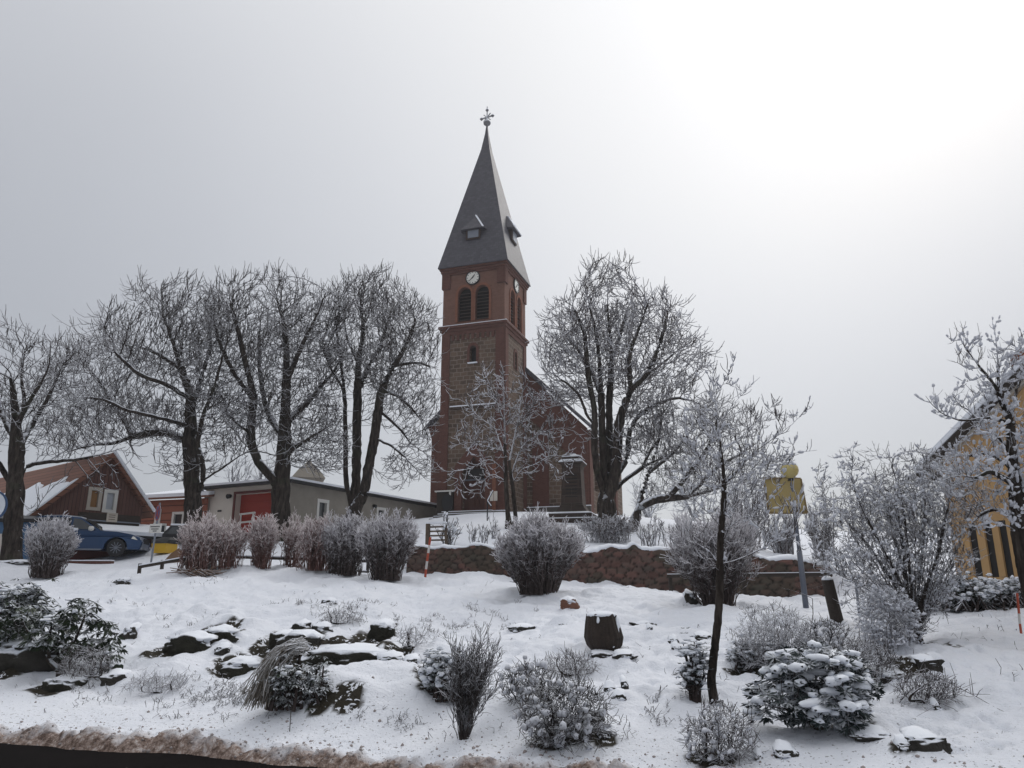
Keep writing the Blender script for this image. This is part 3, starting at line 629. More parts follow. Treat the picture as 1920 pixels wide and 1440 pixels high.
def tree(name, label, cat, D, paths, blobs, n_attr, rbase, seed, rmin=0.012, step=0.22, infl=3.2, kill=0.42, iters=90, group=None, base=None, maxn=16000, pw=1.8, dens=1.0, outw=.45, gap=-.38, leaf=None, **kw):
    rng = np.random.default_rng(seed); bp = paths[0][0]; b = P(bp[0], bp[1], D)*1.0; g = drop(b.x, b.y); b = np.array([b.x, b.y, g - 0.1])
    P3 = []
    for i, path in enumerate(paths):
        P3.append([np.array(P(q[0], q[1], D + (q[2] if len(q) > 2 else 0))) for q in path])
    P3[0] = [b] + [q for q in P3[0][1:] if q[2] > b[2] + .10 + .4*rbase]
    A = ell(blobs, int(n_attr*dens), rng, D); A = A[(vnoise(A[:,0]/(kill*5), A[:,1]/(kill*5), A[:,2]/(kill*5), s=seed) > gap) & (A[:,2] > g + .02)]; N, par = grow(P3, None, A, step, infl, kill, iters, rng, maxn=maxn, outw=outw)
    rad, ch = radii(N, par, rbase, rmin, pw)
    flare = 1 + 0.35*np.exp(-(N[:, 2] - b[2])/0.35)*(rad > rbase*0.4); rad = rad*flare
    root = empty(name, tuple(b), 0, label, cat, group); tree_mesh(root, N, par, rad, ch, rng, **kw)
    if leaf:
        mt, ll, lw, per, dr_, sp, s0, s1 = leaf; tip = np.where(ch == 0)[0]; tip = tip[tip > 0]; dd = norm(N[tip] - N[par[tip]] + np.array([0, 0, .05])); C_ = N[tip] - b; V, F = leaves(rng, C_, norm(dd + np.array([0, 0, .5])), per, ll, lw, dr_); mk('foliage', V, F, M[mt], root)
        pk = (rng.random(len(tip)) < sp) & (vnoise(C_[:, 0]*3, C_[:, 1]*3, C_[:, 2]*3, s=4) > -.3); c = C_[pk]
        if len(c): o_ = rng.normal(0, ll*.6, (len(c), 3)); o_[:, 2] *= .15; R_ = s0 + (s1 - s0)*rng.random(len(c)); V, F = spindles(c - o_, c + o_, R_, 7, rng, .3); V = V.reshape(len(c), -1, 3); z_ = c[:, None, 2:3]; V[:, :, 2:3] = z_ + (V[:, :, 2:3] - z_)*.6; mk('snow', V.reshape(-1, 3), F, M['snow'], root, True)['kind'] = 'stuff'
    return root

# ------------------------------------------------------------------ shrubs of many stems
def fan(rng, n, w, d, h, base, bow=0.55, flat=0.0, zmin=0.35, seg=6, jit=0.03, inner=0.3, lean=(0, 0)):
    """stems from the base to the crown envelope -> arrays of polylines (n, seg+1, 3)"""
    an = rng.random(n)*2*math.pi; q = inner + (1 - inner)*rng.random(n)**0.6
    zf = zmin + (1 - zmin)*rng.random(n)**(0.55 if flat else 0.8); prof = np.sqrt(np.clip(1 - ((zf - 0.62)/0.62)**2, 0.04, 1)) if not flat else np.clip(0.72 + 0.35*zf - 0.35*np.maximum(zf - 0.85, 0)/0.15, .1, 1.2)
    tx = np.cos(an)*w/2*q*prof + lean[0]*zf; ty = np.sin(an)*d/2*q*prof + lean[1]*zf; tz = zf*h*(1 + 0.06*rng.normal(0, 1, n)*(1 if not flat else .7))*(1 if not flat else 1 - .20*q**2.5)*(1 + .13*vnoise(np.cos(an)*q*2.2 + n, np.sin(an)*q*2.2, s=n))*np.where(rng.random(n) < .05, 1.18, 1)
    ab = rng.random(n)*2*math.pi; rb = base*np.sqrt(rng.random(n)); P0 = np.stack([np.cos(an)*rb*.7 + np.cos(ab)*rb*.5, (np.sin(an)*rb*.7 + np.sin(ab)*rb*.5)*d/w, -0.05*np.ones(n)], 1)
    P2 = np.stack([tx, ty, tz], 1); P1 = P0 + (P2 - P0)*np.array([0.5 - bow*0.35, 0.5 - bow*0.35, 0.5 + bow*0.22]); t = np.linspace(0, 1, seg+1)[None, :, None]
    L = (1-t)**2*P0[:, None] + 2*t*(1-t)*P1[:, None] + t*t*P2[:, None]; L[:, 1:] += rng.normal(0, jit, L[:, 1:].shape)*h/2
    return L
def shrub(name, label, cat, px, py, wpx, hpx, n, seed, dpx=None, base=0.25, mat='twig', r=(0.012, 0.006), tw=(3, 0.16, 0.006), group=None, snow=None, smat='snow', depth=None, part='stems', pos=None, **kw):
    rng = np.random.default_rng(seed); g = G(px, py) if pos is None else Vector(pos); s = g.y/FPX*1.03; w = wpx*s; h = hpx*s; d = depth if depth else w*0.8
    root = empty(name, tuple(g), 0, label, cat, group)
    L = fan(rng, n, w, d, h, base*w/2, **kw); seg = L.shape[1] - 1; q = np.linspace(0, 1, seg+1)
    rr = r[0] + (r[1] - r[0])*q; p0 = L[:, :-1].reshape(-1, 3); p1 = L[:, 1:].reshape(-1, 3); R0 = np.tile(rr[:-1], n); R1 = np.tile(rr[1:], n)
    P0, P1, A0, A1 = [p0], [p1], [R0], [R1]
    k, tl, tr = tw; tg = norm(p1 - p0); tq = np.tile(q[1:], n); cnt = rng.poisson(k*np.clip(tq*1.7 - 0.45, 0, 1.1)); s_ = np.repeat(np.arange(len(p0)), cnt)
    if len(s_):
        ln = (tl*(0.4 + rng.random(len(s_))))[:, None]; d0 = norm(tg[s_]*0.9 + norm(rng.normal(0, 1, (len(s_), 3)))*0.9 + np.array([0, 0, 0.2]))
        b0 = p0[s_] + (p1[s_] - p0[s_])*rng.random((len(s_), 1)); b1 = b0 + d0*ln*0.6; b2 = b1 + norm(d0 + rng.normal(0, .35, d0.shape) + np.array([0, 0, .25]))*ln*0.5; v = np.full(len(s_), tr)
        P0 += [b0, b1]; P1 += [b1, b2]; A0 += [v, v]; A1 += [v, v*0.8]
    P0, P1, A0, A1 = map(np.concatenate, (P0, P1, A0, A1)); V, F = edges_mesh(P0, P1, A0, A1, 3); out_ = np.clip(V[:, 2]/h, 0, 1.1)*.75 + .35*np.hypot(V[:, 0]/(w/2), V[:, 1]/(d/2)); mk(part, V, F, M[mat], root, attrs={'rime': np.clip(out_ - .12, -.2, 1)})
    if snow:
        pr, s0, s1 = snow; hz = P1[:, 2]/h; pk = rng.random(len(P0)) < pr*np.clip(hz*1.6 - 0.2, 0.05, 1); V, F = spindles(P0[pk], P1[pk], s0 + (s1-s0)*rng.random(pk.sum())**1.6, 5, rng); mk('snow', V, F, M[smat], root, True)['kind'] = 'stuff'
    return root
def leaves(rng, C, dirs, per, ll, lw, droop):
    """whorls of long leaves around twig tips"""
    n = len(C)*per; c = np.repeat(C, per, 0); dd = np.repeat(dirs, per, 0); side = norm(np.cross(dd, rng.normal(0, 1, (n, 3)))); ln = (ll*(0.7 + 0.6*rng.random(n)))[:, None]
    ax = norm(side + dd*0.35 + np.array([0, 0, -1.0])*droop*(0.5 + rng.random((n, 1)))); wv = norm(np.cross(ax, dd + 0.01))*lw*0.5*(0.8 + .4*rng.random((n, 1))); nr = np.cross(ax, wv)
    b = c + side*0.01; V = np.stack([b, b + ax*ln*0.5 + wv, b + ax*ln, b + ax*ln*0.5 - wv, b + ax*ln*0.5 + nr*0.5], 1)
    i = (np.arange(n)*5)[:, None]; F = np.concatenate([i + np.array([0, 1, 4]), i + np.array([1, 2, 4]), i + np.array([2, 3, 4]), i + np.array([3, 0, 4])]); return V.reshape(-1, 3), F
def leafy(name, label, cat, px, py, wpx, hpx, n, seed, mat='leaf', leaf=(0.11, 0.035), per=8, droop=0.8, snow=(0.5, 0.03, 0.06), r=(0.025, 0.008), base=0.12, group=None, depth=None, pos=None, **kw):
    rng = np.random.default_rng(seed); g = G(px, py) if pos is None else Vector(pos); s = g.y/FPX*1.03; w, h = wpx*s, hpx*s; d = depth or w*0.8; root = empty(name, tuple(g), 0, label, cat, group)
    L = fan(rng, n, w, d, h, base*w/2, **kw); sg = L.shape[1] - 1; q = np.linspace(0, 1, sg+1); rr = r[0] + (r[1]-r[0])*q
    V, F = edges_mesh(L[:, :-1].reshape(-1, 3), L[:, 1:].reshape(-1, 3), np.tile(rr[:-1], n), np.tile(rr[1:], n), 4); mk('stems', V, F, M['twig_dark'], root)
    tips = np.concatenate([L[:, -1], L[:, -1] + rng.normal(0, leaf[0]*0.8, (n, 3)), L[:, -2] + rng.normal(0, leaf[0]*0.9, (n, 3)), L[:, -1] + rng.normal(0, leaf[0]*1.2, (n, 3))]); dr = norm(np.concatenate([L[:, -1] - L[:, -2]]*4) + np.array([0, 0, 0.6]))
    V, F = leaves(rng, tips, dr, per, leaf[0], leaf[1], droop); mk('foliage', V, F, M[mat], root)
    if snow:
        pk = (rng.random(len(tips)) < snow[0]) & (tips[:, 2] > h*0.25); c = tips[pk]; o = rng.normal(0, leaf[0]*0.35, (len(c), 3)); o[:, 2] *= 0.2; c = c + np.array([0, 0, 0.008])
        V, F = spindles(c - o, c + o, snow[1] + (snow[2]-snow[1])*rng.random(len(c)), 6, rng, 0.2); V = V.reshape(len(c), -1, 3); z = c[:, None, 2:3]; V[:, :, 2:3] = z + (V[:, :, 2:3] - z)*0.6; mk('snow', V.reshape(-1, 3), F, M['snow'], root, True)['kind'] = 'stuff'
    return root

def bush2(name, label, cat, px, py, w, h, n_attr, seed, D=None, stems=9, spread=.35, dep=None, rb=.022, rmin=.0032, mat='twig', step=.05, kill=.09, snow=None, low=.15, **kw):
    rng = np.random.default_rng(seed); g = G(px, py) if D is None else Vector(place(px, py, D)); D = g.y; m = D/FPX*1.03; dp = dep or w*m*.4; b = [(px, py), (px, py - h*.06)]; paths = [b]
    for i in range(stems):
        a = rng.random()*2*math.pi; q = .35 + .6*rng.random(); ex, ed = math.cos(a)*q*w/2, math.sin(a)*q*dp; sx = ex*spread; zt = h*(low + (.95 - low)*rng.random())
        paths.append([(px + rng.normal(0, 3), py - 1), (px + sx + ex*.15, py - h*.10, ed*.4), (px + ex*.75, py - zt*.6, ed*.8), (px + ex, py - zt, ed)])
    return tree(name, label, cat, D, paths, [(px, py - h*.42, w*.5, h*.55, 0, dp)], n_attr, rb, seed, rmin=rmin, step=step, infl=step*14, kill=kill, rsplit=rb*.6, m_thick='bark', m_thin=mat, snow=snow, names=('stems', 'twigs'), pw=1.9, outw=.2, **dict(dict(twl=step*2.2, twn=1.4, tw_r=rmin*1.15, up=.05), **kw))
def place(px, py, D): p = P(px, py, D); return (p.x, p.y, drop(p.x, p.y))
# ------------------------------------------------------------------ rocks
def ico(sub):
    bm = bmesh.new(); bmesh.ops.create_icosphere(bm, subdivisions=sub, radius=1); V = np.array([v.co[:] for v in bm.verts]); F = np.array([[v.index for v in f.verts] for f in bm.faces]); bm.free(); return V, F
ICO3, ICO4 = ico(3), ico(4)
def rock(label, px, py, wpx, hpx, seed, mat='rock', cap=0.9, deep=1.0, rot=0.0, name='rock', sink=0.30, group=None, boxy=0.0):
    """px,py: foot of the visible dark face; wpx,hpx: its size in the picture"""
    rng = np.random.default_rng(seed); g = Vector(hit(px, py, True)); s = g.y/FPX*1.03; w, h = wpx*s, hpx*s; d = max(w*0.55, h*0.9)*deep; V, F = ICO4
    zb = min(drop(g.x, g.y - .05), g.z + .10); root = empty(name, (g.x, g.y + d*0.35, zb), rot, label, 'rock', group)
    q = V.copy()
    if boxy: q = np.sign(q)*np.abs(q)**(1 - boxy)
    n1 = fbm(V[:, 0]*1.5 + seed, V[:, 1]*1.5, V[:, 2]*1.5, o=4, s=seed)[:, None]; n3 = fbm(V[:, 0]*5 + seed, V[:, 1]*5, V[:, 2]*5, o=2, s=seed + 3)[:, None]
    body = q*(1 + 0.34*n1 + .09*n3)*np.array([w*0.60, d*0.5, h*0.74]); body[:, 2] = np.minimum(body[:, 2] + h*(0.36 - sink*.4), h*(.86 + .10*n1[:, 0])); mk('stone', body, F, M[mat], root, False)
    if cap:
        V, F = ICO3; n2 = fbm(V[:, 0]*1.6 + seed*2, V[:, 1]*1.6, V[:, 2]*1.6, o=3, s=seed+5)[:, None]; c = V*(1 + 0.16*n2)*np.array([w*0.55, d*0.75 + .04, max(h*0.22, 0.032)])*(1 + .25*fbm(V[:, 0]*3 + seed, V[:, 1]*3, V[:, 2]*3, o=2, s=seed + 9)[:, None]); c[:, 2] += h*0.86 + .05*np.clip(c[:, 1]/d, -1, 1) - .12*h*np.abs(V[:, 0]); c[:, 1] += d*0.55; mk('snow_cap', c, F, M['snow'], root, True)
    return root
# ================================================================== CHURCH
PSI = math.radians(18.9)
Rd = Vector((math.cos(PSI), -math.sin(PSI))); Ad = Vector((math.sin(PSI), math.cos(PSI)))
CO = P(946, 600, 50); CO = Vector((CO.x, CO.y)); ZB = zat(966, 50)
church = empty('church', (CO.x, CO.y, ZB), -PSI, 'red brick and rubble stone church with tall slate spired clock tower', 'church')
def fpx(px, py): s = along(CO, Rd, px, py); return s, zat(py, (CO + Rd*s).y) - ZB      # on the front plane (x local, z local)
def rpx(px, py): s = along(CO, Ad, px, py); return s, zat(py, (CO + Ad*s).y) - ZB      # on the tower's right face
TW = -fpx(830, 608)[0]; TDp = rpx(985, 635)[0]; TD = TDp
front = Face((0, 0, 0), (1, 0, 0), (0, -1, 0)); right = Face((0, 0, 0), (0, 1, 0), (1, 0, 0))
left = Face((-TW, TD, 0), (0, -1, 0), (-1, 0, 0)); rear = Face((0, TD, 0), (-1, 0, 0), (0, 1, 0))
ze = zat(489, 50) - ZB; zc = zat(604, 50) - ZB; zl = zat(757, 50) - ZB; zstone = zat(626, 50) - ZB; zcor = zat(527, 50) - ZB
ZU = -3.0
# openings on the front
s0, _ = fpx(871, 570); s1, _ = fpx(904, 570); zb_ = fpx(887, 601)[1]; zt_ = fpx(887, 537)[1]
aw = 1.02
bel = [arch(s0, zb_, aw, zt_), arch(s1, zb_, aw, zt_)]
cx_, cz_ = fpx(887, 521)
r0_, rzb = rpx(958, 600); belr = [arch(TD*0.36, zb_, aw*.95, zt_), arch(TD*0.68, zb_, aw*.95, zt_)]
lanc = arch(fpx(887, 660)[0], fpx(887, 681)[1], 0.5, fpx(887, 648)[1])
dx0, dz1 = fpx(868, 905); dx1, _ = fpx(912, 905); dc = (dx0 + dx1)/2; dwid = dx1 - dx0
dtop = fpx(890, 858)[1]; dbot = fpx(890, 962)[1]
door_h = arch(dc, dbot, dwid, dtop, True)
up = MB(); H0 = rect(-TW, 0, zc, ze); Hr = rect(0, TD, zc, ze)
front.wall(up, H0, bel, 0.4); right.wall(up, Hr, belr, 0.4); left.wall(up, Hr, [], .4); rear.wall(up, H0 and rect(0, TW, zc, ze), [], .4)
pl = 0.62; cr = 0.1
low_ = MB()
front.wall(low_, rect(-TW, 0, ZU, zc), [lanc, door_h], 0.45); right.wall(low_, rect(0, TD, ZU, zc), [arch(TD*0.5, lanc[0][1], .45, fpx(887, 648)[1])], 0.4); left.wall(low_, rect(0, TD, ZU, zc), [], .4); rear.wall(low_, rect(0, TW, ZU, zc), [], .4)
up.build('belfry_wall', M['brick_up'], church); low_.build('tower_wall', M['stone'], church)
# brick corner strips, friezes, cornices: proud of the rubble
q = MB()
for a, b in ((-TW, -TW + pl), (-pl, 0)): front.panel(q, rect(a, b, ZU, zc - .28), 0.0, 0.08)
for a, b in ((0.0, pl), (TD - pl, TD)): right.panel(q, rect(a, b, ZU, zc - .28), 0.0, 0.08)
for i in range(9):
    x = -TW + pl + 0.12 + i*(TW - 2*pl - 0.24)/8.5; front.panel(q, rect(x, x + 0.2, zc - 0.95, zc - .55), 0.0, 0.06)
front.panel(q, rect(-TW + pl, -pl, zc - .55, zc - .28), 0.0, 0.07); right.panel(q, rect(pl, TD - pl, zc - .6, zc - .28), 0.0, 0.07)
lo = lanc; cxl = (lanc[0][0] + lanc[1][0])/2; front.ring(q, arch(cxl, lanc[0][1] - .02, 0.86, fpx(887, 648)[1] + .22), lanc, 0.0, 0.05)
right.ring(q, arch(TD*.5, lanc[0][1] - .02, 0.8, fpx(887, 648)[1] + .22), arch(TD*0.5, lanc[0][1], .45, fpx(887, 648)[1]), 0.0, 0.05)
q.build('brick_trim', M['brick'], church)
q = MB()   # string course and eaves cornice rings
def band(mb, z0, z1, o): mb.box(-TW - o, o, -o, TD + o, z0, z1)
band(q, zc - .28, zc - .06, 0.14); band(q, zc - .06, zc + .1, 0.24); q.build('string_course', M['brick'], church)
q = MB()
for k_, (a, o) in enumerate(((0.0, .10), (.16, .17), (.34, .24))): band(q, ze - .55 + a, ze - .55 + a + (.16 if k_ < 2 else .2), o)
for fx in (-TW - .1, -pl*0.9): q.box(fx, fx + pl + .02, -.09, 0.5, ze - 1.6, ze - .5)
q.box(-0.5, .095, -.085, pl*.8, ze - 1.6, ze - .5); q.box(-0.5, .095, TD - pl*.8, TD + .08, ze - 1.6, ze - .5)
q.build('cornice', M['brick'], church)
q = MB(); q.box(-TW - .22, .22, -.225, -.002, zc + .1, zc + .15); q.box(0.002, .22, 0, TD + .2, zc + .1, zc + .13); q.build('snow_on_string_course', M['snow'], church)
q = MB(); xl0 = fpx(845, 768)[0]; xl1 = fpx(938, 760)[0]; front.panel(q, rect(xl0, -pl + .02, zl - .12, zl), 0.0, 0.22); q.build('stone_ledge', M['stone_d'], church)
q = MB(); front.panel(q, rect(xl0, -pl + .02, zl + .002, zl + .09), 0.0, 0.21); q.build('snow_on_ledge', M['snow'], church)
q = MB(); front.panel(q, rect(cxl - .35, cxl + .35, lanc[0][1] - .03, lanc[0][1] + .05), 0.05, 0.16); q.build('snow_on_sill', M['snow'], church)
q = MB(); front.panel(q, lanc, -.44, -.40); q.build('lancet_window', M['dark'], church); q = MB(); right.panel(q, arch(TD*0.5, lanc[0][1], .45, fpx(887, 648)[1]), -.39, -.35); q.build('lancet_window', M['dark'], church)
for F_, hs in ((front, bel), (right, belr)):
    for h in hs:
        q = MB(); F_.panel(q, h, -.395, -.36); o = q.build('belfry_louvre', M['dark'], church)
        x0, x1 = h[0][0] + .02, h[1][0] - .02; q = MB(); nsl = 9
        for i in range(nsl):
            z = h[0][1] + .1 + i*(zt_ - zb_ - .35)/nsl; ww = 0 if z < zt_ - .75 else (z - zt_ + .75)*0.45
            a, b, c, d = F_.at(x0 + ww, z, -.10), F_.at(x1 - ww, z, -.10), F_.at(x1 - ww, z + .13, -.33), F_.at(x0 + ww, z + .13, -.33); q.prism([a, b, c, d], (0, 0, .035))
        q.build('slat', M['louvre'], o)
        q = MB(); F_.ring(q, arch((h[0][0]+h[1][0])/2, zb_ - .01, aw + .36, zt_ + .2), [*arch((h[0][0]+h[1][0])/2, zb_, aw + .02, zt_ + .01)], 0.0, .05); q.build('arch_moulding', M['brick2'], church)
# clocks
def clock(F_, u, z, r, hour):
    c = F_.at(u, z, 0); n = F_.n; q = MB(); q.cyl(c, c + n*.07, r, r, 32); o = q.build('clock_face', M['clockw'], church, True)
    for p in o.data.polygons: p.use_smooth = False
    q = MB(); a0 = [(u + r*math.cos(t)*1.09, z + r*math.sin(t)*1.09) for t in np.linspace(0, 2*math.pi, 33)[:-1]]; a1 = [(u + r*math.cos(t)*.95, z + r*math.sin(t)*.95) for t in np.linspace(0, 2*math.pi, 33)[:-1]]
    F_.ring(q, a0, a1, 0.0, .10); q.build('rim', M['iron'], o)
    q = MB()
    for i in range(12):
        t = i*math.pi/6; F_.panel(q, [(u + math.cos(t)*r*a - math.sin(t)*b, z + math.sin(t)*r*a + math.cos(t)*b) for a, b in ((.72, -.022), (.88, -.022), (.88, .022), (.72, .022))], .071, .085)
    q.build('numeral_marks', M['black'], o)
    q = MB()
    for ang, L, w in ((hour, .52, .05), (222, .80, .035)):
        t = math.radians(ang); dx, dz = math.cos(t), math.sin(t); F_.panel(q, [(u + dx*r*a - dz*b, z + dz*r*a + dx*b) for a, b in ((-.12, -w), (L, -w*.4), (L, w*.4), (-.12, w))], .09, .105)
    q.build('hands', M['black'], o)
clock(front, cx_, cz_, 0.50, 52); clock(right, TD*.52, cz_, 0.50, 52)
# spire
ox = .34; apex = Vector((-TW/2, TD/2, 0)); Yc = (CO + Rd*(-TW/2) + Ad*(TD/2)).y; zap = zat(252, Yc) - ZB; ztip = zat(236, Yc) - ZB
b0 = [(-TW - ox, -ox), (ox, -ox), (ox, TD + ox), (-TW - ox, TD + ox)]
q = MB(); q.add([(x, y, ze) for x, y in b0] + [(x, y, ze - .06) for x, y in b0], [(0,1,5,4),(1,2,6,5),(2,3,7,6),(3,0,4,7),(7,6,5,4)])
rings = [(0, 1.0), (.9, .925), (zap - ze - 1.5, .13), (zap - ze, .045), (ztip - ze, .018)]
V = []; F = []
for dz, k_ in rings:
    for x, y in b0: V.append((apex.x + (x - apex.x)*k_, apex.y + (y - apex.y)*k_, ze + dz))
for j in range(len(rings) - 1):
    for i in range(4): F.append((j*4+i, j*4+(i+1) % 4, (j+1)*4+(i+1) % 4, (j+1)*4+i))
q.add(V, F); spire = q.build('spire_roof', M['slate'], church)
q = MB(); q.lathe([(.04, ztip - .3), (.09, ztip), (.27, ztip + .15), (.30, ztip + .3), (.2, ztip + .45), (.06, ztip + .55), (.05, ztip + .9)], (apex.x, apex.y, 0), 12); fin = q.build('finial_ball', M['twig_far'], church, True)
zt = zat(200, Yc) - ZB; zm = zat(220, Yc) - ZB; q = MB(); ap = Vector((apex.x, apex.y, 0)); dirc = Vector((1, -.15, 0)).normalized()
q.cyl(ap + Vector((0, 0, ztip + .5)), ap + Vector((0, 0, zt)), .06, .035, 6)
q.beam(ap + Vector((0, 0, zm)) - dirc*.52, ap + Vector((0, 0, zm)) + dirc*.52, .09, .09)
for s in (-1, 1):
    q.lathe([(.02, zm - .16), (.15, zm), (.02, zm + .16)], (ap + dirc*.5*s)[:2] + (0,), 6)
q.lathe([(.02, zt - .5), (.14, zt - .32), (.02, zt - .1)], (ap.x, ap.y, 0), 6)
for s in (-1, 1): q.beam(ap + Vector((0, 0, zm)) - dirc*.3*s - Vector((0, 0, .3)), ap + Vector((0, 0, zm)) + dirc*.3*s + Vector((0, 0, .3)), .06, .06)
q.build('cross', M['twig_far'], church)
# dormers on the spire
def dormer(F_, u, zb, zt, w, snow):
    # slope of the spire face: offset from wall plane at height z
    def off(z): return ox - (z - ze)/(zap - ze)*(TW/2 + ox)
    A = []; zr = zt + .55; fr = off(zb) + .12
    q = MB(); a, b = F_.at(u - w/2, zb, fr), F_.at(u + w/2, zb, fr); c, d = F_.at(u + w/2, zt, fr), F_.at(u - w/2, zt, fr)
    inn = -1.3
    q.add([a, b, c, d] + [F_.at(u - w/2, zb, fr + inn), F_.at(u + w/2, zb, fr + inn), F_.at(u + w/2, zt, fr + inn), F_.at(u - w/2, zt, fr + inn)], [(0,1,2,3),(1,5,6,2),(0,3,7,4),(0,4,5,1),(3,2,6,7)]); o = q.build('dormer', M['louvre'], church)
    q = MB(); zp = zt + 1.15
    e0, e1 = F_.at(u - w/2 - .32, zt - .08, fr + .25), F_.at(u + w/2 + .32, zt - .08, fr + .25); p = F_.at(u, zp + .15, off(zp) - .02)
    f0, f1 = F_.at(u - w/2 - .5, zt - .05, off(zt) - .2), F_.at(u + w/2 + .5, zt - .05, off(zt) - .2)
    q.add([e0, e1, p, f0, f1], [(0,1,2),(1,4,2),(3,0,2),(0,3,4,1)]); q.build('dormer_roof', M['slate'], o)
    q = MB(); F_.panel(q, rect(u - w/2 + .18, u + w/2 - .1, zb + .1, zt - .12), fr, fr + .04); q.build('hatch', M['metal'], o)
    q = MB(); q.beam(p + Vector((0, 0, .06)), e1 + Vector((0, 0, .05)), .12, .06)
    if snow: q.prism([F_.at(u + .05, zp + .2, off(zp) + .05), F_.at(u - w/2 - .1, zt + .25, fr + .1), F_.at(u - .1, zt + .3, fr + .2)], (0, 0, .06))
    q.build('snow_on_dormer', M['snow'], o)
du, dzb = fpx(885, 450); dzt = fpx(885, 430)[1]; sp_ = lambda z: 0
Yd = CO.y + .3; dormer(front, du + .05, zat(449, 50.9) - ZB, zat(430, 50.9) - ZB, 1.1, False); dormer(right, TD*.52, zat(452, 52) - ZB, zat(430, 52) - ZB, 1.1, True)
# portal: gabled brick surround, door, transom
q = MB(); gx = dwid/2 + .5; gz1 = dtop + .15
front.panel(q, [(dc - gx, dbot), (dc - dwid/2, dbot), (dc - dwid/2, dtop - .9), (dc, dtop + .02), (dc + dwid/2, dtop - .9), (dc + dwid/2, dbot), (dc + gx, dbot), (dc + gx, dtop - .55), (dc, dtop + 1.0), (dc - gx, dtop - .55)], 0.0, .28); q.build('portal_gable', M['brick'], church)
q = MB(); x1_, x2_ = dx1 + .42, -.62; q2 = [(x1_ + .1, dbot), (x2_ + .1, dbot), (x2_ + .1, fpx(930, 870)[1]), (x1_ + .1, fpx(930, 870)[1] + .25)]; front.panel(q, q2, 0.0, .30); q.build('brick_pier', M['brick2'], church)
q = MB(); tz = fpx(890, 897)[1]; front.panel(q, rect(dx0, dc - .015, dbot, tz - .1), -.36, -.28); front.panel(q, rect(dc + .015, dx1, dbot, tz - .1), -.36, -.28); dr = q.build('door', M['door'], church)
q = MB()
for a in (dx0 + .12, dc + .13):
    for zz in (0.2, 1.35): front.ring(q, rect(a, a + dwid/2 - .26, dbot + zz, dbot + zz + .95), rect(a + .1, a + dwid/2 - .36, dbot + zz + .1, dbot + zz + .85), -.28, -.25)
q.build('door_panelling', M['door'], dr)
q = MB(); q.cyl(front.at(dc + .1, dbot + 1.1, -.28), front.at(dc + .1, dbot + 1.1, -.2), .035, .035, 8); q.build('door_handle', M['iron'], dr)
q = MB(); front.panel(q, arch(dc, tz, dwid - .04, dtop - .02), -.42, -.36); q.build('tympanum', M['brick'], church); q = MB(); u0, w0 = fpx(877, 897); u1, w1_ = fpx(906, 878); front.panel(q, rect(u0, u1, w0, w1_), -.2, .02); q.build('transom_window', M['dark'], church)
q = MB(); front.panel(q, rect(dx0 + .02, dx1 - .02, tz - .1, tz), -.36, -.24); q.build('transom_bar', M['metal'], church)
q = MB(); nx, nz_ = fpx(930, 940)
for i in (0, 1): front.panel(q, rect(nx - .30 + i*.27, nx - .07 + i*.27, nz_, nz_ + .62), .301, .33)
q.build('notice_board', M['render'], church)
# nave
gy = TD; NL, NR = -TW/2 - 5.33, -TW/2 + 7.2
def gp(px, py):
    o = CO + Ad*gy; s = along(o, Rd, px, py); return s, zat(py, (o + Rd*s).y) - ZB
le, lez = gp(806, 796); re, rez = gp(1108, 800); apx = -TW/2 + .45; apz = lez + (apx - le)*0.98
gab = Face((0, gy, 0), (1, 0, 0), (0, -1, 0)); nside = Face((re - .25, gy, 0), (0, 1, 0), (1, 0, 0)); NLEN = 12.0
q = MB(); wv = [(le + .25, ZU), (re - .25, ZU), (re - .25, rez - .1), (apx, apz - .3), (le + .25, lez - .1)]; gw = arch(gp(1075, 900)[0], 1.8, .8, 4.3)
gab.wall(q, wv, [gw, arch(gp(1010, 925)[0], 1.6, .7, 4.0)], .35); q.build('nave_gable_wall', M['stone'], church)
q = MB(); wins = [arch(c, 2.2, 1.3, 6.4) for c in (2.4, 5.6, 8.8)]; nside.wall(q, rect(0, NLEN, ZU, rez - .2), wins, .35); q.box(le + .25, re - .3, gy + NLEN - .3, gy + NLEN, ZU, rez - .2); q.box(le + .25, le + .5, gy + .05, gy + NLEN, ZU, lez - .2); q.build('nave_side_wall', M['stone'], church)
for F_, h_ in [(nside, w_) for w_ in wins] + [(gab, gw), (gab, arch(gp(1010, 925)[0], 1.6, .7, 4.0))]: q = MB(); F_.panel(q, h_, -.34, -.30); q.build('nave_window', M['glass'], church)
q = MB(); rt = .28   # raked brick band under the roof and corner strips
def inset(d): return [(apx, apz - .3 - d*1.4), (re - .25, rez - .1 - d*1.4)]
gab.panel(q, [(apx, apz - .32), (apx, apz - 3.6), (re - .3, rez - 3.2), (re - .25, rez - .12)][::-1], 0.0, .1)
gab.panel(q, rect(re - 1.1, re - .25, ZU, rez - 1.6), 0.0, .14); gab.panel(q, rect(.5, 1.7, ZU, 6.2), 0, .09); gab.panel(q, rect(le + .25, -TW - .01, ZU, lez - .15), 0, .12); nside.panel(q, rect(0, .9, ZU, rez - .3), 0, .12)
for c in (4.0, 7.2): nside.panel(q, rect(c - .35, c + .35, ZU, rez - 1.2), 0, .5)
nside.panel(q, rect(0, NLEN, rez - .8, rez - .2), 0, .15)
q.build('brick_bands', M['brick'], church)
q = MB(); th = .28
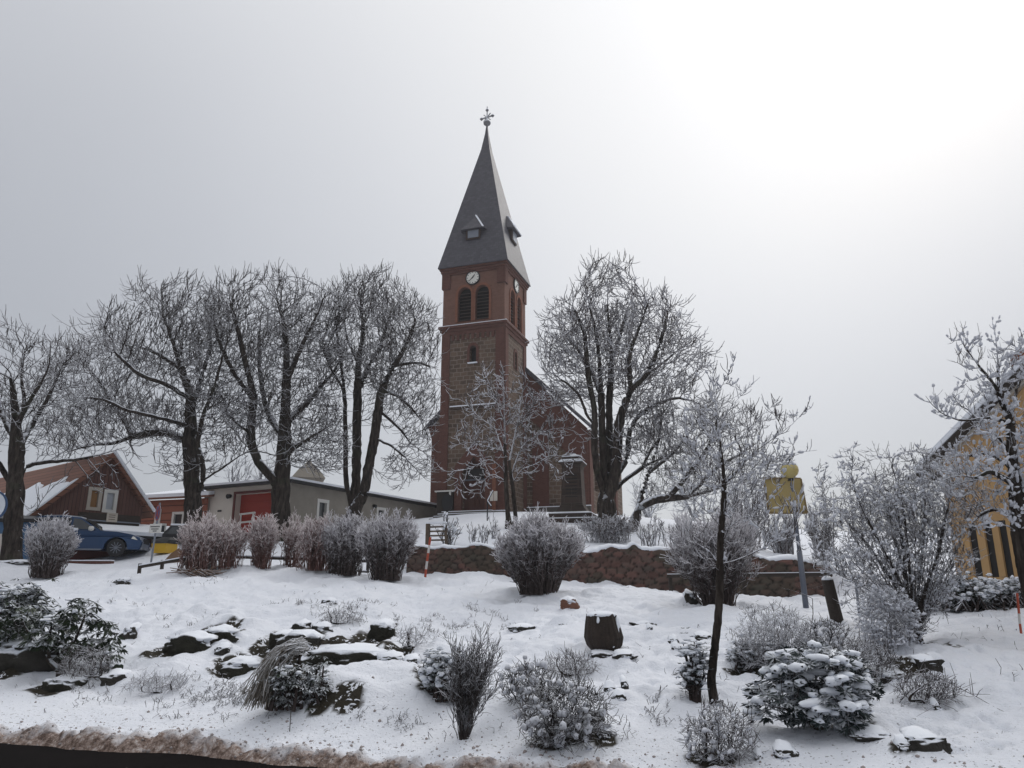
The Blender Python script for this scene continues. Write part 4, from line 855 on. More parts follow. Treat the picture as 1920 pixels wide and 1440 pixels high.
q.prism([(apx, gy - .3, apz - .27), (re + .3, gy - .3, rez - .42), (re + .3, gy - .3, rez - .12), (apx, gy - .3, apz + .05)], (0, NLEN + .6, 0)); q.prism([(apx, gy - .3, apz - .27), (apx, gy - .3, apz + .05), (le - .15, gy - .3, lez - .05), (le - .15, gy - .3, lez - .35)], (0, NLEN + .6, 0)); q.build('nave_roof', M['slate'], church)
q = MB(); gab.panel(q, [(le + .24, lez - .12), (le - .1, lez - .12), (le + .24, lez - 1.2)], -.6, .13); q.build('eave_corbel', M['brick'], church)
# plinth and steps
for bx_ in ((-TW - .15, dx0 - .5, -.22, -.002, ZU, .1), (dx1 + .4, .15, -.32, -.002, ZU, .25), (.12, re - .1, gy - .25, gy - .1, ZU, .9)): q = MB(); q.box(*bx_); q.build('plinth', M['plinth'], church)
for bx_ in ((dx1 + .4, .15, -.33, -.003, .252, .31), (.12, re - .1, gy - .26, gy - .1, .902, .96)): q = MB(); q.box(*bx_); q.build('snow_on_plinth', M['snow'], church)
ss = MB(); sn = MB()
for i in range(7):
    z1 = dbot - .02 - i*.17; ss.box(dx0 - .9 - i*.12, dx1 + .9 + i*.12, -.5 - i*.36 - .9, -.35 - (0 if i == 0 else .5 + (i - 1)*.36 + .4), z1 - .6, z1); sn.box(dx0 - .88 - i*.12, dx1 + .88 + i*.12, -.5 - i*.36 - .88, -.5 - i*.36 - .5, z1 + .002, z1 + .05)
st = empty('church_steps', church.matrix_basis @ Vector((0, 0, 0)), -PSI, 'broad flight of stone steps with snow on each tread before the church door', 'steps'); ss.build('stone_steps', M['plinth'], st); sn.build('snow_on_treads', M['snow'], st)
# side porch / annexe tucked at the lower left of the tower with notice board
q = MB(); a0, az = fpx(823, 962); a1, a2 = fpx(853, 923); rt_ = empty('notice_case', tuple(church.matrix_basis @ front.at((a0 + a1)/2, 0, .35)), -PSI, 'weathered notice case with a pale frame on the tower wall left of the church door', 'notice board')
w_ = (a1 - a0)/2; hb, ht = .2, a2
q.box(-w_, w_, -.08, .2, hb, ht); q.build('case', M['wood_d'], rt_); q = MB(); q.box(-w_ - .12, w_ + .12, -.16, .22, ht, ht + .09); q.build('snowy_top', M['white'], rt_); q = MB(); q.box(w_ - .22, w_ - .1, -.12, -.08, hb + .5, ht); q.build('frame_post', M['white'], rt_)

# dark oval board on a thin post
b = P(838, 975, 44.0); gzv = drop(b.x, b.y); r = empty('sign_post', (b.x, b.y, gzv), 0, 'dark oval board on a thin post left of the church steps', 'sign')
z0 = zat(957, 44) - gzv; z1 = zat(926, 44) - gzv; s = 44/1440*1.03
q = MB(); q.cyl((0, .04, -.1), (0, .04, z1 - .2), .05, .05, 8); q.build('post', M['iron'], r)
q = MB(); n = 24; cz = (z0 + z1)/2; q.prism([(math.cos(t)*10.3*s, -.03, cz + math.sin(t)*(z1 - z0)/2*(1.0 if math.sin(t) > 0 else 1.15)) for t in np.linspace(0, 2*math.pi, n + 1)[:-1]], (0, .05, 0)); q.build('board', M['black'], r)
# memorial pillar
D = 40.5; b = P(1076, 968, D); zb0 = drop(b.x, b.y); r = empty('memorial_pillar', (b.x, b.y, zb0), -PSI*.8, 'dark square stone memorial pillar with stepped snow covered cap beside the church', 'monument'); s = D/1440*1.02; k_ = .74
def zz(py): return zat(py, D) - zb0
prof = [(66*s*k_, -.6), (66*s*k_, zz(976)), (52*s*k_, zz(974)), (52*s*k_, zz(966)), (40*s*k_, zz(963)), (32*s*k_, zz(955)), (27*s*k_, zz(948))]
q = MB(); q.lathe(prof, (0, 0, 0), sq=True); q.build('base', M['stone_d'], r)
q = MB(); q.lathe([(26.5*s*k_, zz(949)), (23*s*k_, zz(880)), (24*s*k_, zz(877)), (24*s*k_, zz(872))], (0, 0, 0), sq=True); sh = q.build('shaft', M['stone_d'], r)
q = MB(); f = .90*24.6*s*k_
for i in range(8): zt2 = zz(893 + i*6.5); q.box(-f*.66, f*.66, -25.2*s*k_ - .012, -23.6*s*k_, zt2 - .05, zt2 - .01)
q.build('inscription', M['dark'], sh)
q = MB(); q.lathe([(25*s*k_, zz(873.9)), (30*s*k_, zz(871)), (30*s*k_, zz(869)), (23*s*k_, zz(862)), (23*s*k_, zz(859))], (0, 0, 0), sq=True); q.build('cap', M['stone_d'], r)
q = MB(); q.lathe([(31*s*k_, zz(868.9)), (30*s*k_, zz(867)), (22.5*s*k_, zz(862))], (0, 0, 0), sq=True); q.lathe([(23.5*s*k_, zz(858.9)), (23*s*k_, zz(857)), (8*s*k_, zz(853)), (8*s*k_, zz(851.5))], (0, 0, 0), sq=True); q.lathe([(67*s*k_, zz(975.9)), (66*s*k_, zz(974.2)), (52.5*s*k_, zz(973.5))], sq=True); q.lathe([(53*s*k_, zz(965.8)), (52*s*k_, zz(964.2)), (41*s*k_, zz(962))], sq=True); q.build('snow', M['snow'], r)

# ================================================================== FIRE STATION
PS = math.radians(27); R2 = Vector((math.cos(PS), -math.sin(PS))); A2 = Vector((math.sin(PS), math.cos(PS)))
o3 = P(546, 905, 42.0); O2 = Vector((o3.x, o3.y)); zb = zat(1014, 42)
def f2(px, py): s = along(O2, R2, px, py); return s, zat(py, (O2 + R2*s).y) - zb
def s2(px, py): s = along(O2, A2, px, py); return s, zat(py, (O2 + A2*s).y) - zb
fs = empty('fire_station', (O2.x, O2.y, zb), -PS, 'long grey rendered garage building with a red roller door and flat snowy roof', 'garage building')
fw = -f2(387, 920)[0]; fl = 20.0; ht = zat(905, 42) - zb
fF = Face((0, 0, 0), (1, 0, 0), (0, -1, 0)); fS = Face((0, 0, 0), (0, 1, 0), (1, 0, 0))
gx0, gt = f2(443, 927); gx1, _ = f2(512, 922); gateh = rect(gx0, gx1, .02, gt)
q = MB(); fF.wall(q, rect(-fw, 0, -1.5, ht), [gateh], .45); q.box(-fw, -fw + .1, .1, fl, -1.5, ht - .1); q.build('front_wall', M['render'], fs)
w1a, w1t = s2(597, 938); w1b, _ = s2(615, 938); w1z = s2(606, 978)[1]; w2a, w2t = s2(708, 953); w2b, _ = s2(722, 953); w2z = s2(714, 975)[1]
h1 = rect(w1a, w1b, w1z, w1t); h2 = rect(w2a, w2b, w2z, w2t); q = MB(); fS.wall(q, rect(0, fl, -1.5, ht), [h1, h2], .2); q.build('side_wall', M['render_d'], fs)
q = MB(); fF.panel(q, gateh, -.44, -.38); g_ = q.build('roller_door', M['redgate'], fs); q = MB()
for i in range(1, 6): fF.panel(q, rect(gx0 + .05, gx1 - .05, i*gt/6 - .02, i*gt/6 + .02), -.38, -.36)
q.build('door_ribs', M['redgate'], g_)
q = MB(); fF.ring(q, rect(gx0 - .14, gx1 + .14, -.2, gt + .14), gateh, 0, .06); q.build('door_surround', M['wine'], fs)
for h in (h1, h2):
    q = MB(); (x0, z0), (x1, _), (_, z1), _ = h; fS.ring(q, rect(x0 - .09, x1 + .09, z0 - .09, z1 + .09), rect(x0 + .09, x1 - .09, z0 + .09, z1 - .09), -.15, .03); w = q.build('window', M['white'], fs); q = MB(); fS.panel(q, rect(x0, x1, z0, z1), -.19, -.16); q.build('pane', M['glass'], w)
q = MB(); q.box(-fw - .3, .35, -.35, fl + .3, ht, ht + .14); q.build('flat_roof', M['iron'], fs)
q = MB(); q.box(-fw - .28, .33, -.33, fl + .2, ht + .142, ht + .27); q.build('snow_on_roof', M['snow'], fs)
q = MB(); q.cyl((-fw + .12, -.12, -.5), (-fw + .12, -.12, ht - .3), .06, .06, 8); q.cyl((-fw + .12, -.12, ht - .3), (-fw - .1, -.3, ht), .06, .06, 8); q.build('downpipe', M['metal'], fs); q = MB(); q.cyl((-.2, -.1, -.5), (-.2, -.1, ht - .1), .07, .07, 8); q.build('downpipe', M['metal'], fs)
q = MB(); lx, lz = f2(433, 930); q.cyl((lx, -.0, lz), (lx, -.25, lz - .05), .1, .14, 10); q.build('wall_lamp', M['iron'], fs); q = MB(); q.cyl((.0, s2(700, 950)[0], ht - .55), (.2, s2(700, 950)[0], ht - .6), .1, .12, 8); q.build('wall_lamp', M['iron'], fs)
q = MB(); x, z = f2(412, 958); fF.panel(q, rect(x - .15, x + .15, z - .05, z + .05), 0, .03); q.build('small_plate', M['dark'], fs)
q = MB()
a, z_ = f2(480, 968); b2_, _ = f2(508, 968); 
for zz_ in (z_, z_ - .45): q.beam((a, -1.2, zz_), (b2_, -1.2, zz_ + .05), .06, .09)
for x in (a + .1, b2_ - .1): q.beam((x, -1.2, -.6), (x, -1.2, z_), .06, .06)
bb = Matrix.Rotation(-PS, 4, 'Z'); rr = empty('barrier', (O2.x, O2.y, zb), -PS, 'low white barrier rail in front of the red roller door', 'barrier'); q.build('rails', M['white'], rr)
# turret roof behind the station
D = 62; b = P(577, 905, D); zbt = drop(b.x, b.y); r = empty('distant_house', (b.x, b.y, zbt), 0.3, 'distant pale house with a steep hipped roof behind the grey garage building', 'house'); s = D/1440
zt = lambda py: zat(py, D) - zbt
q = MB(); q.lathe([(24*s, -1), (24*s, zt(898))], sq=True); w0 = q.build('wall', M['render_d'], r)
q = MB(); q.lathe([(30*s, zt(899)), (18*s, zt(882)), (5*s, zt(868)), (.5*s, zt(862))], sq=True); q.build('roof', M['render_d'], r)

# ================================================================== BROWN BOARDED HOUSE
PH = math.radians(-52)   # gable plane runs away to the right
Hd = Vector((math.cos(PH), -math.sin(PH))); Hn = Vector((-Hd.y, Hd.x))     # Hn: into the house
h3 = P(50, 968, 33.5); HO = Vector((h3.x, h3.y)); zb = drop(h3.x + 3, h3.y + 3) - .3
def hp(px, py): s = along(HO, Hd, px, py); return s, zat(py, (HO + Hd*s).y) - zb
hs = empty('boarded_house', (HO.x, HO.y, zb), -PH, 'house with brown vertical boards in its gable and a long tiled snowy roof', 'house')
# local frame: x along Hd, y along Hn
e0 = hp(48, 966); ap = hp(207, 850); e1 = hp(272, 948); lb0 = hp(60, 985); lb1 = hp(268, 985)
hF = Face((0, 0, 0), (1, 0, 0), (0, -1, 0))
w1 = [hp(164, 957), hp(188, 957)]; w2 = [hp(194, 957), hp(216, 957)]; zw0 = hp(190, 955)[1]; zw1 = hp(190, 918)[1]
wh = [rect(hp(166, 940)[0], hp(186, 940)[0], zw0, zw1), rect(hp(196, 940)[0], hp(216, 940)[0], zw0 - .05, zw1 - .05)]
q = MB(); hF.wall(q, [(e0[0] + .2, e0[1] - .15), (e1[0] - .1, e1[1] - .15), (ap[0], ap[1] - .12)][::1], wh, .15); q.build('gable_wall', M['planks'], hs)
q = MB(); hF.wall(q, rect(e0[0] + .2, e1[0] - .1, -2, min(e0[1], e1[1]) - .15), [], .1); q.add([hF.at(e0[0] + .2, min(e0[1], e1[1]) - .15), hF.at(e1[0] - .1, min(e0[1], e1[1]) - .15), hF.at(e1[0] - .1, e1[1] - .15), hF.at(e0[0] + .2, e0[1] - .15)], [(0,1,2,3)]); q.build('lower_wall', M['planks'], hs)
for i, h in enumerate(wh):
    (x0, z0), (x1, _), (_, z1), _ = h; q = MB(); hF.ring(q, rect(x0 - .08, x1 + .08, z0 - .08, z1 + .08), rect(x0 + .07, x1 - .07, z0 + .07, z1 - .07), -.08, .05); w = q.build('window', M['white'] if i else M['soffit'], hs); q = MB(); hF.panel(q, rect(x0, x1, z0, z1), -.13, -.1); q.build('pane', M['glass_lit'] if i else M['curtain'], w)
Lh = 15; th = .22; q = MB()
zr = ap[1]; y0 = -.35
q.prism([(ap[0], y0, zr), (ap[0], y0, zr - th*1.3), (e0[0] - .25, y0, e0[1] - .3 - th), (e0[0] - .25, y0, e0[1] - .3)], (0, Lh, 0)); q.prism([(ap[0], y0, zr), (e1[0] + .3, y0, e1[1] - .35), (e1[0] + .3, y0, e1[1] - .35 - th), (ap[0], y0, zr - th*1.3)], (0, Lh, 0)); q.build('roof', M['tile'], hs)
q = MB(); t = .42   # snow on the lower part of the left slope
def sl(k, dz): return (ap[0] + (e0[0] - .25 - ap[0])*k, y0 + .02, zr + (e0[1] - .3 - zr)*k + dz)
nseg = 40; V = []; F = []
for j in range(nseg + 1):
    kk = .40 + .06*math.sin(j*.9) + .03*math.sin(j*2.3)
    for a, dz in ((kk, .004), (kk + .03, .09), (.99, .12), (1.01, .0)):
        x, y, z = sl(a, dz); V.append((x, y + (Lh - .05)*j/nseg, z))
for j in range(nseg):
    for i in range(3): F.append((j*4+i, j*4+i+1, j*4+5+i, j*4+4+i))
F += [(0, 1, 2, 3), tuple(nseg*4 + i for i in (3, 2, 1, 0))]; q.add(V, F); q.build('snow_on_roof', M['snow'], hs)
q = MB(); q.beam((ap[0], y0 - .05, zr + .06), (e1[0] + .32, y0 - .05, e1[1] - .29), .1, .12); q.build('snow_on_verge', M['snow'], hs)
bx0, bz = hp(130, 972); bx1, _ = hp(245, 972); q = MB(); q.box(bx0, bx1, -.9, -.82, hp(190, 985)[1], hp(190, 966)[1]); q.build('balcony_rail', M['wood_d'], hs)
q = MB(); q.beam((bx0, -.95, hp(190, 975)[1] - .12), (bx1, -.95, hp(190, 975)[1] - .12), .06, .05); q.build('balcony_bar', M['metal'], hs)
q = MB(); c = hp(191, 972)[0]; q.box(c - .24, c + .24, -1.0, -.96, hp(190, 981)[1], hp(190, 964)[1]); bn = q.build('balcony_poster', M['soffit'], hs)
q = MB()
for k_ in (.25, .5, .72):
    zq = hp(190, 981)[1] + (hp(190, 964)[1] - hp(190, 981)[1])*k_; q.box(c - .15, c + .13, -1.008, -1.0, zq, zq + .03)
q.build('faint_lines', M['wood'], bn)
# lean-to roof with snow along the foot of the gable
l0 = hp(58, 976); l1 = hp(322, 998); zs = hp(190, 983)[1]; q = MB(); q.box(l0[0] + .3, l1[0] - .4, -2.4, -.05, -2.5, zs - .65); q.build('lean_to_wall', M['wine'], hs)
q = MB(); q.prism([(l0[0], -.04, zs), (l0[0], -.04, zs - .12), (l0[0], -2.9, zs - .75), (l0[0], -2.9, zs - .62)], (l1[0] - l0[0], 0, 0)); q.build('lean_to_roof', M['iron'], hs)
q = MB(); q.prism([(l0[0] + .02, -.04, zs + .12), (l0[0] + .02, -.04, zs + .004), (l0[0] + .02, -2.92, zs - .618), (l0[0] + .02, -2.94, zs - .46)], (l1[0] - l0[0] - .04, 0, 0)); q.build('snow_on_lean_to', M['snow'], hs)
q = MB(); wx = hp(248, 1010)[0]; q.box(wx - .3, wx + .3, -2.47, -2.4, .2, 1.3); w = q.build('lean_to_window', M['white'], hs); q = MB(); q.box(wx - .2, wx + .2, -2.49, -2.47, .3, 1.2); q.build('pane', M['glass'], w)
# blue shed left of it
b = P(60, 1040, 31.5); zb2 = drop(b.x, b.y); r = empty('blue_shed', (b.x, b.y, zb2), 0.15, 'low blue shed with a dark roof edge behind the leftmost tree', 'shed'); s = 31.5/1440
hz = zat(978, 31.5) - zb2; q = MB(); q.box(-110*s, 36*s, 0, 2.5, -.5, hz); q.build('wall', mat_plain('blue_boards', (0.07, 0.15, 0.27), .7, var=.2), r); q = MB(); q.prism([(-112*s, -.2, hz + .1), (-112*s, -.2, hz - .05), (-112*s, 2.6, hz + .5)], (152*s, 0, 0)); q.build('roof', M['iron'], r)
q = MB(); q.box(-60*s, -22*s, -.06, -.005, -.1, hz - .5); q.build('pale_door', M['render'], r)
# orange-red clad annexe
b = P(272, 1010, 46); zb3 = drop(b.x, b.y) - 1; r = empty('clad_annexe', (b.x, b.y, zb3), -0.33, 'flat orange red clad building with snow on its roof, right of the boarded house', 'building')
def q3(px, py): d = Vector((math.cos(.33), -math.sin(.33))); s = along(b, d, px, py); return s, zat(py, (Vector((b.x, b.y)) + d*s).y) - zb3
Fq = Face((0, 0, 0), (1, 0, 0), (0, -1, 0)); hx = q3(350, 950)[0]; hz = q3(275, 939)[1]; wn_ = rect(q3(324, 975)[0], q3(343, 975)[0], q3(333, 988)[1], q3(333, 962)[1]); wn2 = rect(q3(292, 975)[0], q3(299, 975)[0], q3(296, 980)[1], q3(296, 957)[1])
q = MB(); Fq.wall(q, rect(-1, hx + 1.5, -.5, hz), [wn_, wn2], .15); q.build('clad_wall', M['siding'], r)
for h in (wn_, wn2):
    (x0, z0), (x1, _), (_, z1), _ = h; q = MB(); Fq.ring(q, rect(x0 - .07, x1 + .07, z0 - .07, z1 + .07), rect(x0 + .07, x1 - .07, z0 + .07, z1 - .07), -.1, .04); w = q.build('window', M['white'], r); q = MB(); Fq.panel(q, rect(x0, x1, z0, z1), -.14, -.11); q.build('pane', M['glass'], w)
q = MB(); q.prism([(-1.3, -.35, hz), (-1.3, -.35, hz + .12), (-1.3, 6, hz + 1.4), (-1.3, 6, hz + 1.2)], (hx + 3.1, 0, 0)); q.build('roof', M['tile'], r)
q = MB(); q.prism([(-1.28, -.36, hz + .122), (-1.28, -.36, hz + .32), (-1.28, 6, hz + 1.62), (-1.28, 6, hz + 1.402)], (hx + 3.06, 0, 0)); q.build('snow_on_roof', M['snow'], r)

# ================================================================== YELLOW BUILDING (right)
PY = math.radians(-72); Yd_ = Vector((math.cos(PY), math.sin(PY)*1.0)); y3 = P(1797, 1100, 19.5); YO = Vector((y3.x, y3.y)); zb = zat(1108, 19.5)
def yp(px, py): s = along(YO, Yd_, px, py); return s, zat(py, (YO + Yd_*s).y) - zb
yb = empty('yellow_building', (YO.x, YO.y, zb), PY, 'ochre gabled building with narrow slit windows and a snowy overhanging roof, at the right edge', 'building')
yF = Face((0, 0, 0), (1, 0, 0), (0, -1, 0)); ez = yp(1767, 872)[1]; rk = [yp(1824, 812), yp(1917, 745)]; slope = (rk[1][1] - ez)/max(rk[1][0], .1)
slope = min(max(slope*1.2, .5), 1.0); print('slope', slope); YW = 9.0; ya = YW/2; holes = []
for px in (1830, 1860, 1888, 1917, 1946): a = yp(px - 7.5, 1045)[0]; a1 = yp(px + 8, 1045)[0]; holes.append(rect(a, a1, zat(1083, 19.0) - zb, zat(1083, 19.0) - zb + 1.28))
q = MB(); yF.wall(q, [(0, .22), (YW, .22), (YW, ez), (ya, ez + slope*ya), (0, ez)], holes, .07); q.box(0, .1, .08, 12, .22, ez); q.build('gable_wall', M['ochre'], yb)
q = MB()
for h in holes: q = MB(); yF.panel(q, h, -.066, -.05); q.build('slit_window', M['dark'], yb)
q = MB(); q.box(-.05, YW, -.05, 12, -1.5, .22); q.build('plinth', M['lilac'], yb)
q = MB(); a = yp(1860, 870); yF.panel(q, rect(2.6, 3.1, ez - 1.6, ez - .3), 0.0, .03); q.build('upper_window', M['glass'], yb)
oh = .22; q = MB(); q.prism([(-.6, -oh, ez - .6*slope + .05), (ya, -oh, ez + slope*ya + .05), (ya, -oh, ez + slope*ya + .25), (-.6, -oh, ez - .6*slope + .25)], (0, 12, 0)); q.prism([(ya, -oh, ez + slope*ya + .05), (YW + .6, -oh, ez - .6*slope + .05), (YW + .6, -oh, ez - .6*slope + .25), (ya, -oh, ez + slope*ya + .25)], (0, 12, 0)); q.build('roof', M['wood_d'], yb)
q = MB(); q.prism([(-.5, -oh + .1, ez - .5*slope - .05), (ya, -oh + .1, ez + slope*ya - .05), (ya, -oh + .1, ez + slope*ya + .045), (-.5, -oh + .1, ez - .5*slope + .045)], (0, oh - .1, 0)); q.build('soffit', M['soffit'], yb)
q = MB(); q.prism([(-.62, -oh - .03, ez - .6*slope + .254), (ya, -oh - .03, ez + slope*ya + .254), (ya, -oh - .03, ez + slope*ya + .40), (-.64, -oh - .03, ez - .6*slope + .38)], (0, 12, 0)); q.build('snow_on_roof', M['snow'], yb)
q = MB(); q.box(1.75, 2.3, .8, 1.3, ez, zat(648, 17.4) - zb); q.build('chimney', M['brick2'], yb)
# ================================================================== RETAINING WALL (dry stone, red sandstone)
def stone_wall():
    X = np.arange(WX[0], WX[-1] - .05, .045); Yf = np.interp(X, WX, WY); top = gz(X, Yf + .8) ; bot = gz(X, Yf - .25) - .3
    h0 = 0.10*vnoise(X*1.7, X*0, s=9) + .05*vnoise(X*5, X*0, s=8); nz = 26; V = []; A = []
    for j in range(nz + 1):
        z = bot + (top + h0*.6 - bot + .02)*j/nz; V.append(np.stack([X, Yf, z], 1))
    V = np.concatenate(V); cw, chh = .34, .17; row = np.floor(V[:, 2]/chh); best = np.full(len(V), 9.); sec = best.copy(); idc = np.zeros(len(V)); cx0 = np.floor(V[:, 0]/cw)
    for dj in (-1, 0, 1):
        for di in (-2, -1, 0, 1, 2):
            ci, cj = cx0 + di, row + dj; jx = _h(ci, cj, ci*0, 5); jz = _h(ci, cj, ci*0, 6); px = (ci + .5*(cj % 2) + .15 + .7*jx)*cw; pz = (cj + .2 + .6*jz)*chh
            d = np.hypot((V[:, 0] - px)/1.7, V[:, 2] - pz); nb = d < best; sec = np.where(nb, best, np.minimum(sec, d)); idc = np.where(nb, _h(ci, cj, ci*0, 11), idc); best = np.minimum(best, d)
    edge = sm(0.0, .035, sec - best); V[:, 1] += .03 - .035*edge - .04*idc*edge + .012*fbm(V[:, 0]*9, V[:, 2]*9, o=2, s=4)
    n = len(X); i = (np.arange(n-1)[None] + np.arange(nz)[:, None]*n).ravel(); F = np.stack([i, i+1, i+n+1, i+n], 1)
    # back and top
    T1 = V[-n:].copy(); B = T1.copy(); B[:, 1] = Yf + .5; b = len(V); V2 = np.concatenate([V, B]); k = np.arange(n-1); F = np.concatenate([F, np.stack([b-n+k, b-n+k+1, b+k+1, b+k], 1)])
    A = np.concatenate([idc, np.full(n, .5)]); E = np.concatenate([edge, np.ones(n)])
    m, t, bs = newmat('sandstone_wall'); N = NT(t); a = N.n('ShaderNodeAttribute', attribute_name='cell').outputs['Fac']; e = N.n('ShaderNodeAttribute', attribute_name='edge').outputs['Fac']
    c = N.ramp(a, [(0, C4(.075, .042, .034)), (.3, C4(.135, .066, .052)), (.55, C4(.10, .078, .062)), (.8, C4(.175, .085, .068)), (1, C4(.075, .066, .055))])
    pos = N.n('ShaderNodeNewGeometry').outputs['Position']; c = N.mix(N.m('MULTIPLY', N.noise(4, 5, pos), .5), c, C4(.045, .035, .03)); c = N.mix(N.m('MULTIPLY', N.m('GREATER_THAN', N.noise(.9, 4, pos), .56), .5), c, C4(.05, .052, .035)); c = N.mix(N.m('MULTIPLY', N.m('SUBTRACT', 1.0, e), .85), c, C4(.012, .010, .009))
    t.links.new(c, bs.inputs['Base Color']); bs.inputs['Roughness'].default_value = .95; t.links.new(N.bump(N.noise(12, 5, pos), .6, .03), bs.inputs['Normal'])
    root = empty('retaining_wall', (WX[0], WY[0], bot[0]), 0, 'low dry stone retaining wall of red and brown sandstone across the slope below the church', 'wall'); o = np.array([WX[0], WY[0], bot[0]])
    mk('stonework', V2 - o, F, m, root, False, {'cell': A, 'edge': E})
    # snow lying along the top
    tz = V[-n:, 2]; S = []; prof = [(-.04, .0), (-.07, .035), (-.03, .09), (.2, .13), (.5, .11), (.75, .0)]
    for dy, dz in prof: S.append(np.stack([X, Yf + dy + .03*vnoise(X*6, X*0, s=3) + .05, tz + dz*(1 + .5*vnoise(X*3, X*0, s=13)) - .012], 1))
    S = np.concatenate(S) - o; i = (np.arange(n-1)[None] + np.arange(len(prof)-1)[:, None]*n).ravel(); mk('snow_cap', S, np.stack([i, i+1, i+n+1, i+n], 1), M['snow'], root, True)
stone_wall()

# ================================================================== TREES
tree('bare_tree', 'leftmost bare old tree, cut by the left edge of the photo', 'tree', 30.0,
 [[(20,1055),(24,1000),(27,942),(31,868),(31,817),(28,760),(20,700)],[(26,930),(8,885),(-25,840,-1),(-60,790,-1)],[(29,905),(52,875,.3),(90,866,.5),(140,862,.5),(195,850,1),(235,838,1.2)],[(31,850),(58,800,1),(95,735,1.5),(120,680,1.5)],[(30,800),(60,745,-1),(90,690,-1.5),(95,640,-2)],[(30,830),(0,760,1),(-20,690,1.5)],[(31,817),(45,760,.5),(40,700,.5),(50,650,.8)],[(30,915),(60,960,-.5),(88,925,-1),(130,885,-1)]],
 [(20,700,120,85,0,3.0),(70,780,110,80,0.5,2.8),(-60,760,110,110,0,2.5),(195,890,50,48,1,.8),(110,700,70,60,1,2),(120,820,100,40,1,1.5)], 2500, .33, 11, rmin=.0135, kill=.38, pw=1.75, step=.2, maxn=24000, twn=.8, tw_r=.0135, twl=.42, gap=-.30, group='bare old trees around the church', droop=.5, droop_z=6.0)
tree('bare_tree', 'wide bare old tree with long left limbs, left of the red garage door', 'tree', 36.0,
 [[(363,1020),(361,972),(362,935),(360,895),(358,850),(357,800),(356,740),(340,690),(324,640),(305,590),(285,560),(255,530)],[(366,945),(380,900,-.4),(379,860,-.5),(371,830,-.5),(384,770,-1),(403,720,-1.5),(420,660,-1.5),(440,600,-2)],[(381,905,-.4),(410,882,-.6),(448,856,-.8),(480,840,-1),(512,826,-1)],[(359,830),(335,820,.6),(313,811,.8),(280,812,1),(251,816,1),(235,790,1.4),(205,745,2),(179,704,2),(145,670,2.4),(112,646,2.4)],[(357,800),(330,792,-.6),(287,780,-1.2),(250,772,-1.6),(233,767,-2),(193,749,-2),(134,744,-2.4)],[(357,770),(380,700,1),(395,640,1.6),(390,580,2)],[(340,690),(290,660,1),(240,640,1.5),(200,600,1.6),(180,590,1.6)],[(356,745),(310,720,-1.4),(260,700,-2),(215,660,-2.2)],[(251,816,1),(215,830,1),(170,835,1.2),(120,850,1.2)],[(240,820,1),(250,855,.5),(225,880,.3)],[(384,770,-1),(430,740,-1.5),(455,700,-2)]],
 [(300,640,115,75,0,3.6),(200,720,115,75,1,3.0),(350,600,85,60,0,3.2),(380,720,85,90,0,2.6),(250,790,120,45,.5,2.4),(430,800,60,60,-.6,1.8),(150,690,60,60,1.5,2.4),(265,550,26,32,0,.8),(150,800,70,50,1,1.6),(350,850,55,50,0,1.8),(130,740,70,70,1.5,2),(430,690,50,70,0,2),(300,720,90,80,1,2.5)], 9800, .40, 12, rmin=.0145, pw=1.85, kill=.335, step=.215, maxn=40000, twn=1.15, tw_r=.0155, twl=.52, gap=-.24, outw=.55, group='bare old trees around the church')
tree('bare_tree', 'bare old tree with forking dark trunk, standing right in front of the red garage door', 'tree', 37.0,
 [[(528,1020),(528,972),(526,930),(530,880),(533,838),(535,767),(537,681),(533,614),(522,570),(512,535)],[(524,925),(505,890,-.3),(484,865,-.5),(472,830,-.6),(470,800,-.8),(475,749,-1),(468,710,-1.2),(461,681,-1.5),(448,628,-1.8),(430,561,-2)],[(535,793),(560,770,.8),(582,749,1),(605,720,1.4),(627,695,1.6),(649,650,2)],[(530,870),(545,845,-.6),(582,820,-1),(627,793,-1.4)],[(536,720),(560,660,-1),(590,600,-1.6),(610,550,-2)],[(475,749,-1),(440,700,-1.6),(415,650,-2),(400,600,-2)],[(533,820),(505,780,1),(490,720,1.4),(485,650,2),(490,590,2)],[(531,860),(500,850,.6),(460,835,.8),(430,790,1)],[(470,815,-.7),(440,790,-1),(420,760,-1)]],
 [(520,600,85,80,0,3.4),(440,610,55,80,-1,3.0),(590,620,60,75,0,3.0),(530,730,90,90,0,2.8),(600,760,45,90,0,2.2),(440,740,50,70,-1,2.0),(570,840,60,50,-.5,1.6),(425,560,26,40,-2,1.2),(620,700,40,80,0,2),(400,660,40,70,-1.5,2),(610,840,50,50,0,1.5)], 9800, .44, 13, rmin=.0145, pw=1.85, kill=.335, step=.215, maxn=40000, twn=1.15, tw_r=.0155, twl=.52, gap=-.24, outw=.55, group='bare old trees around the church')
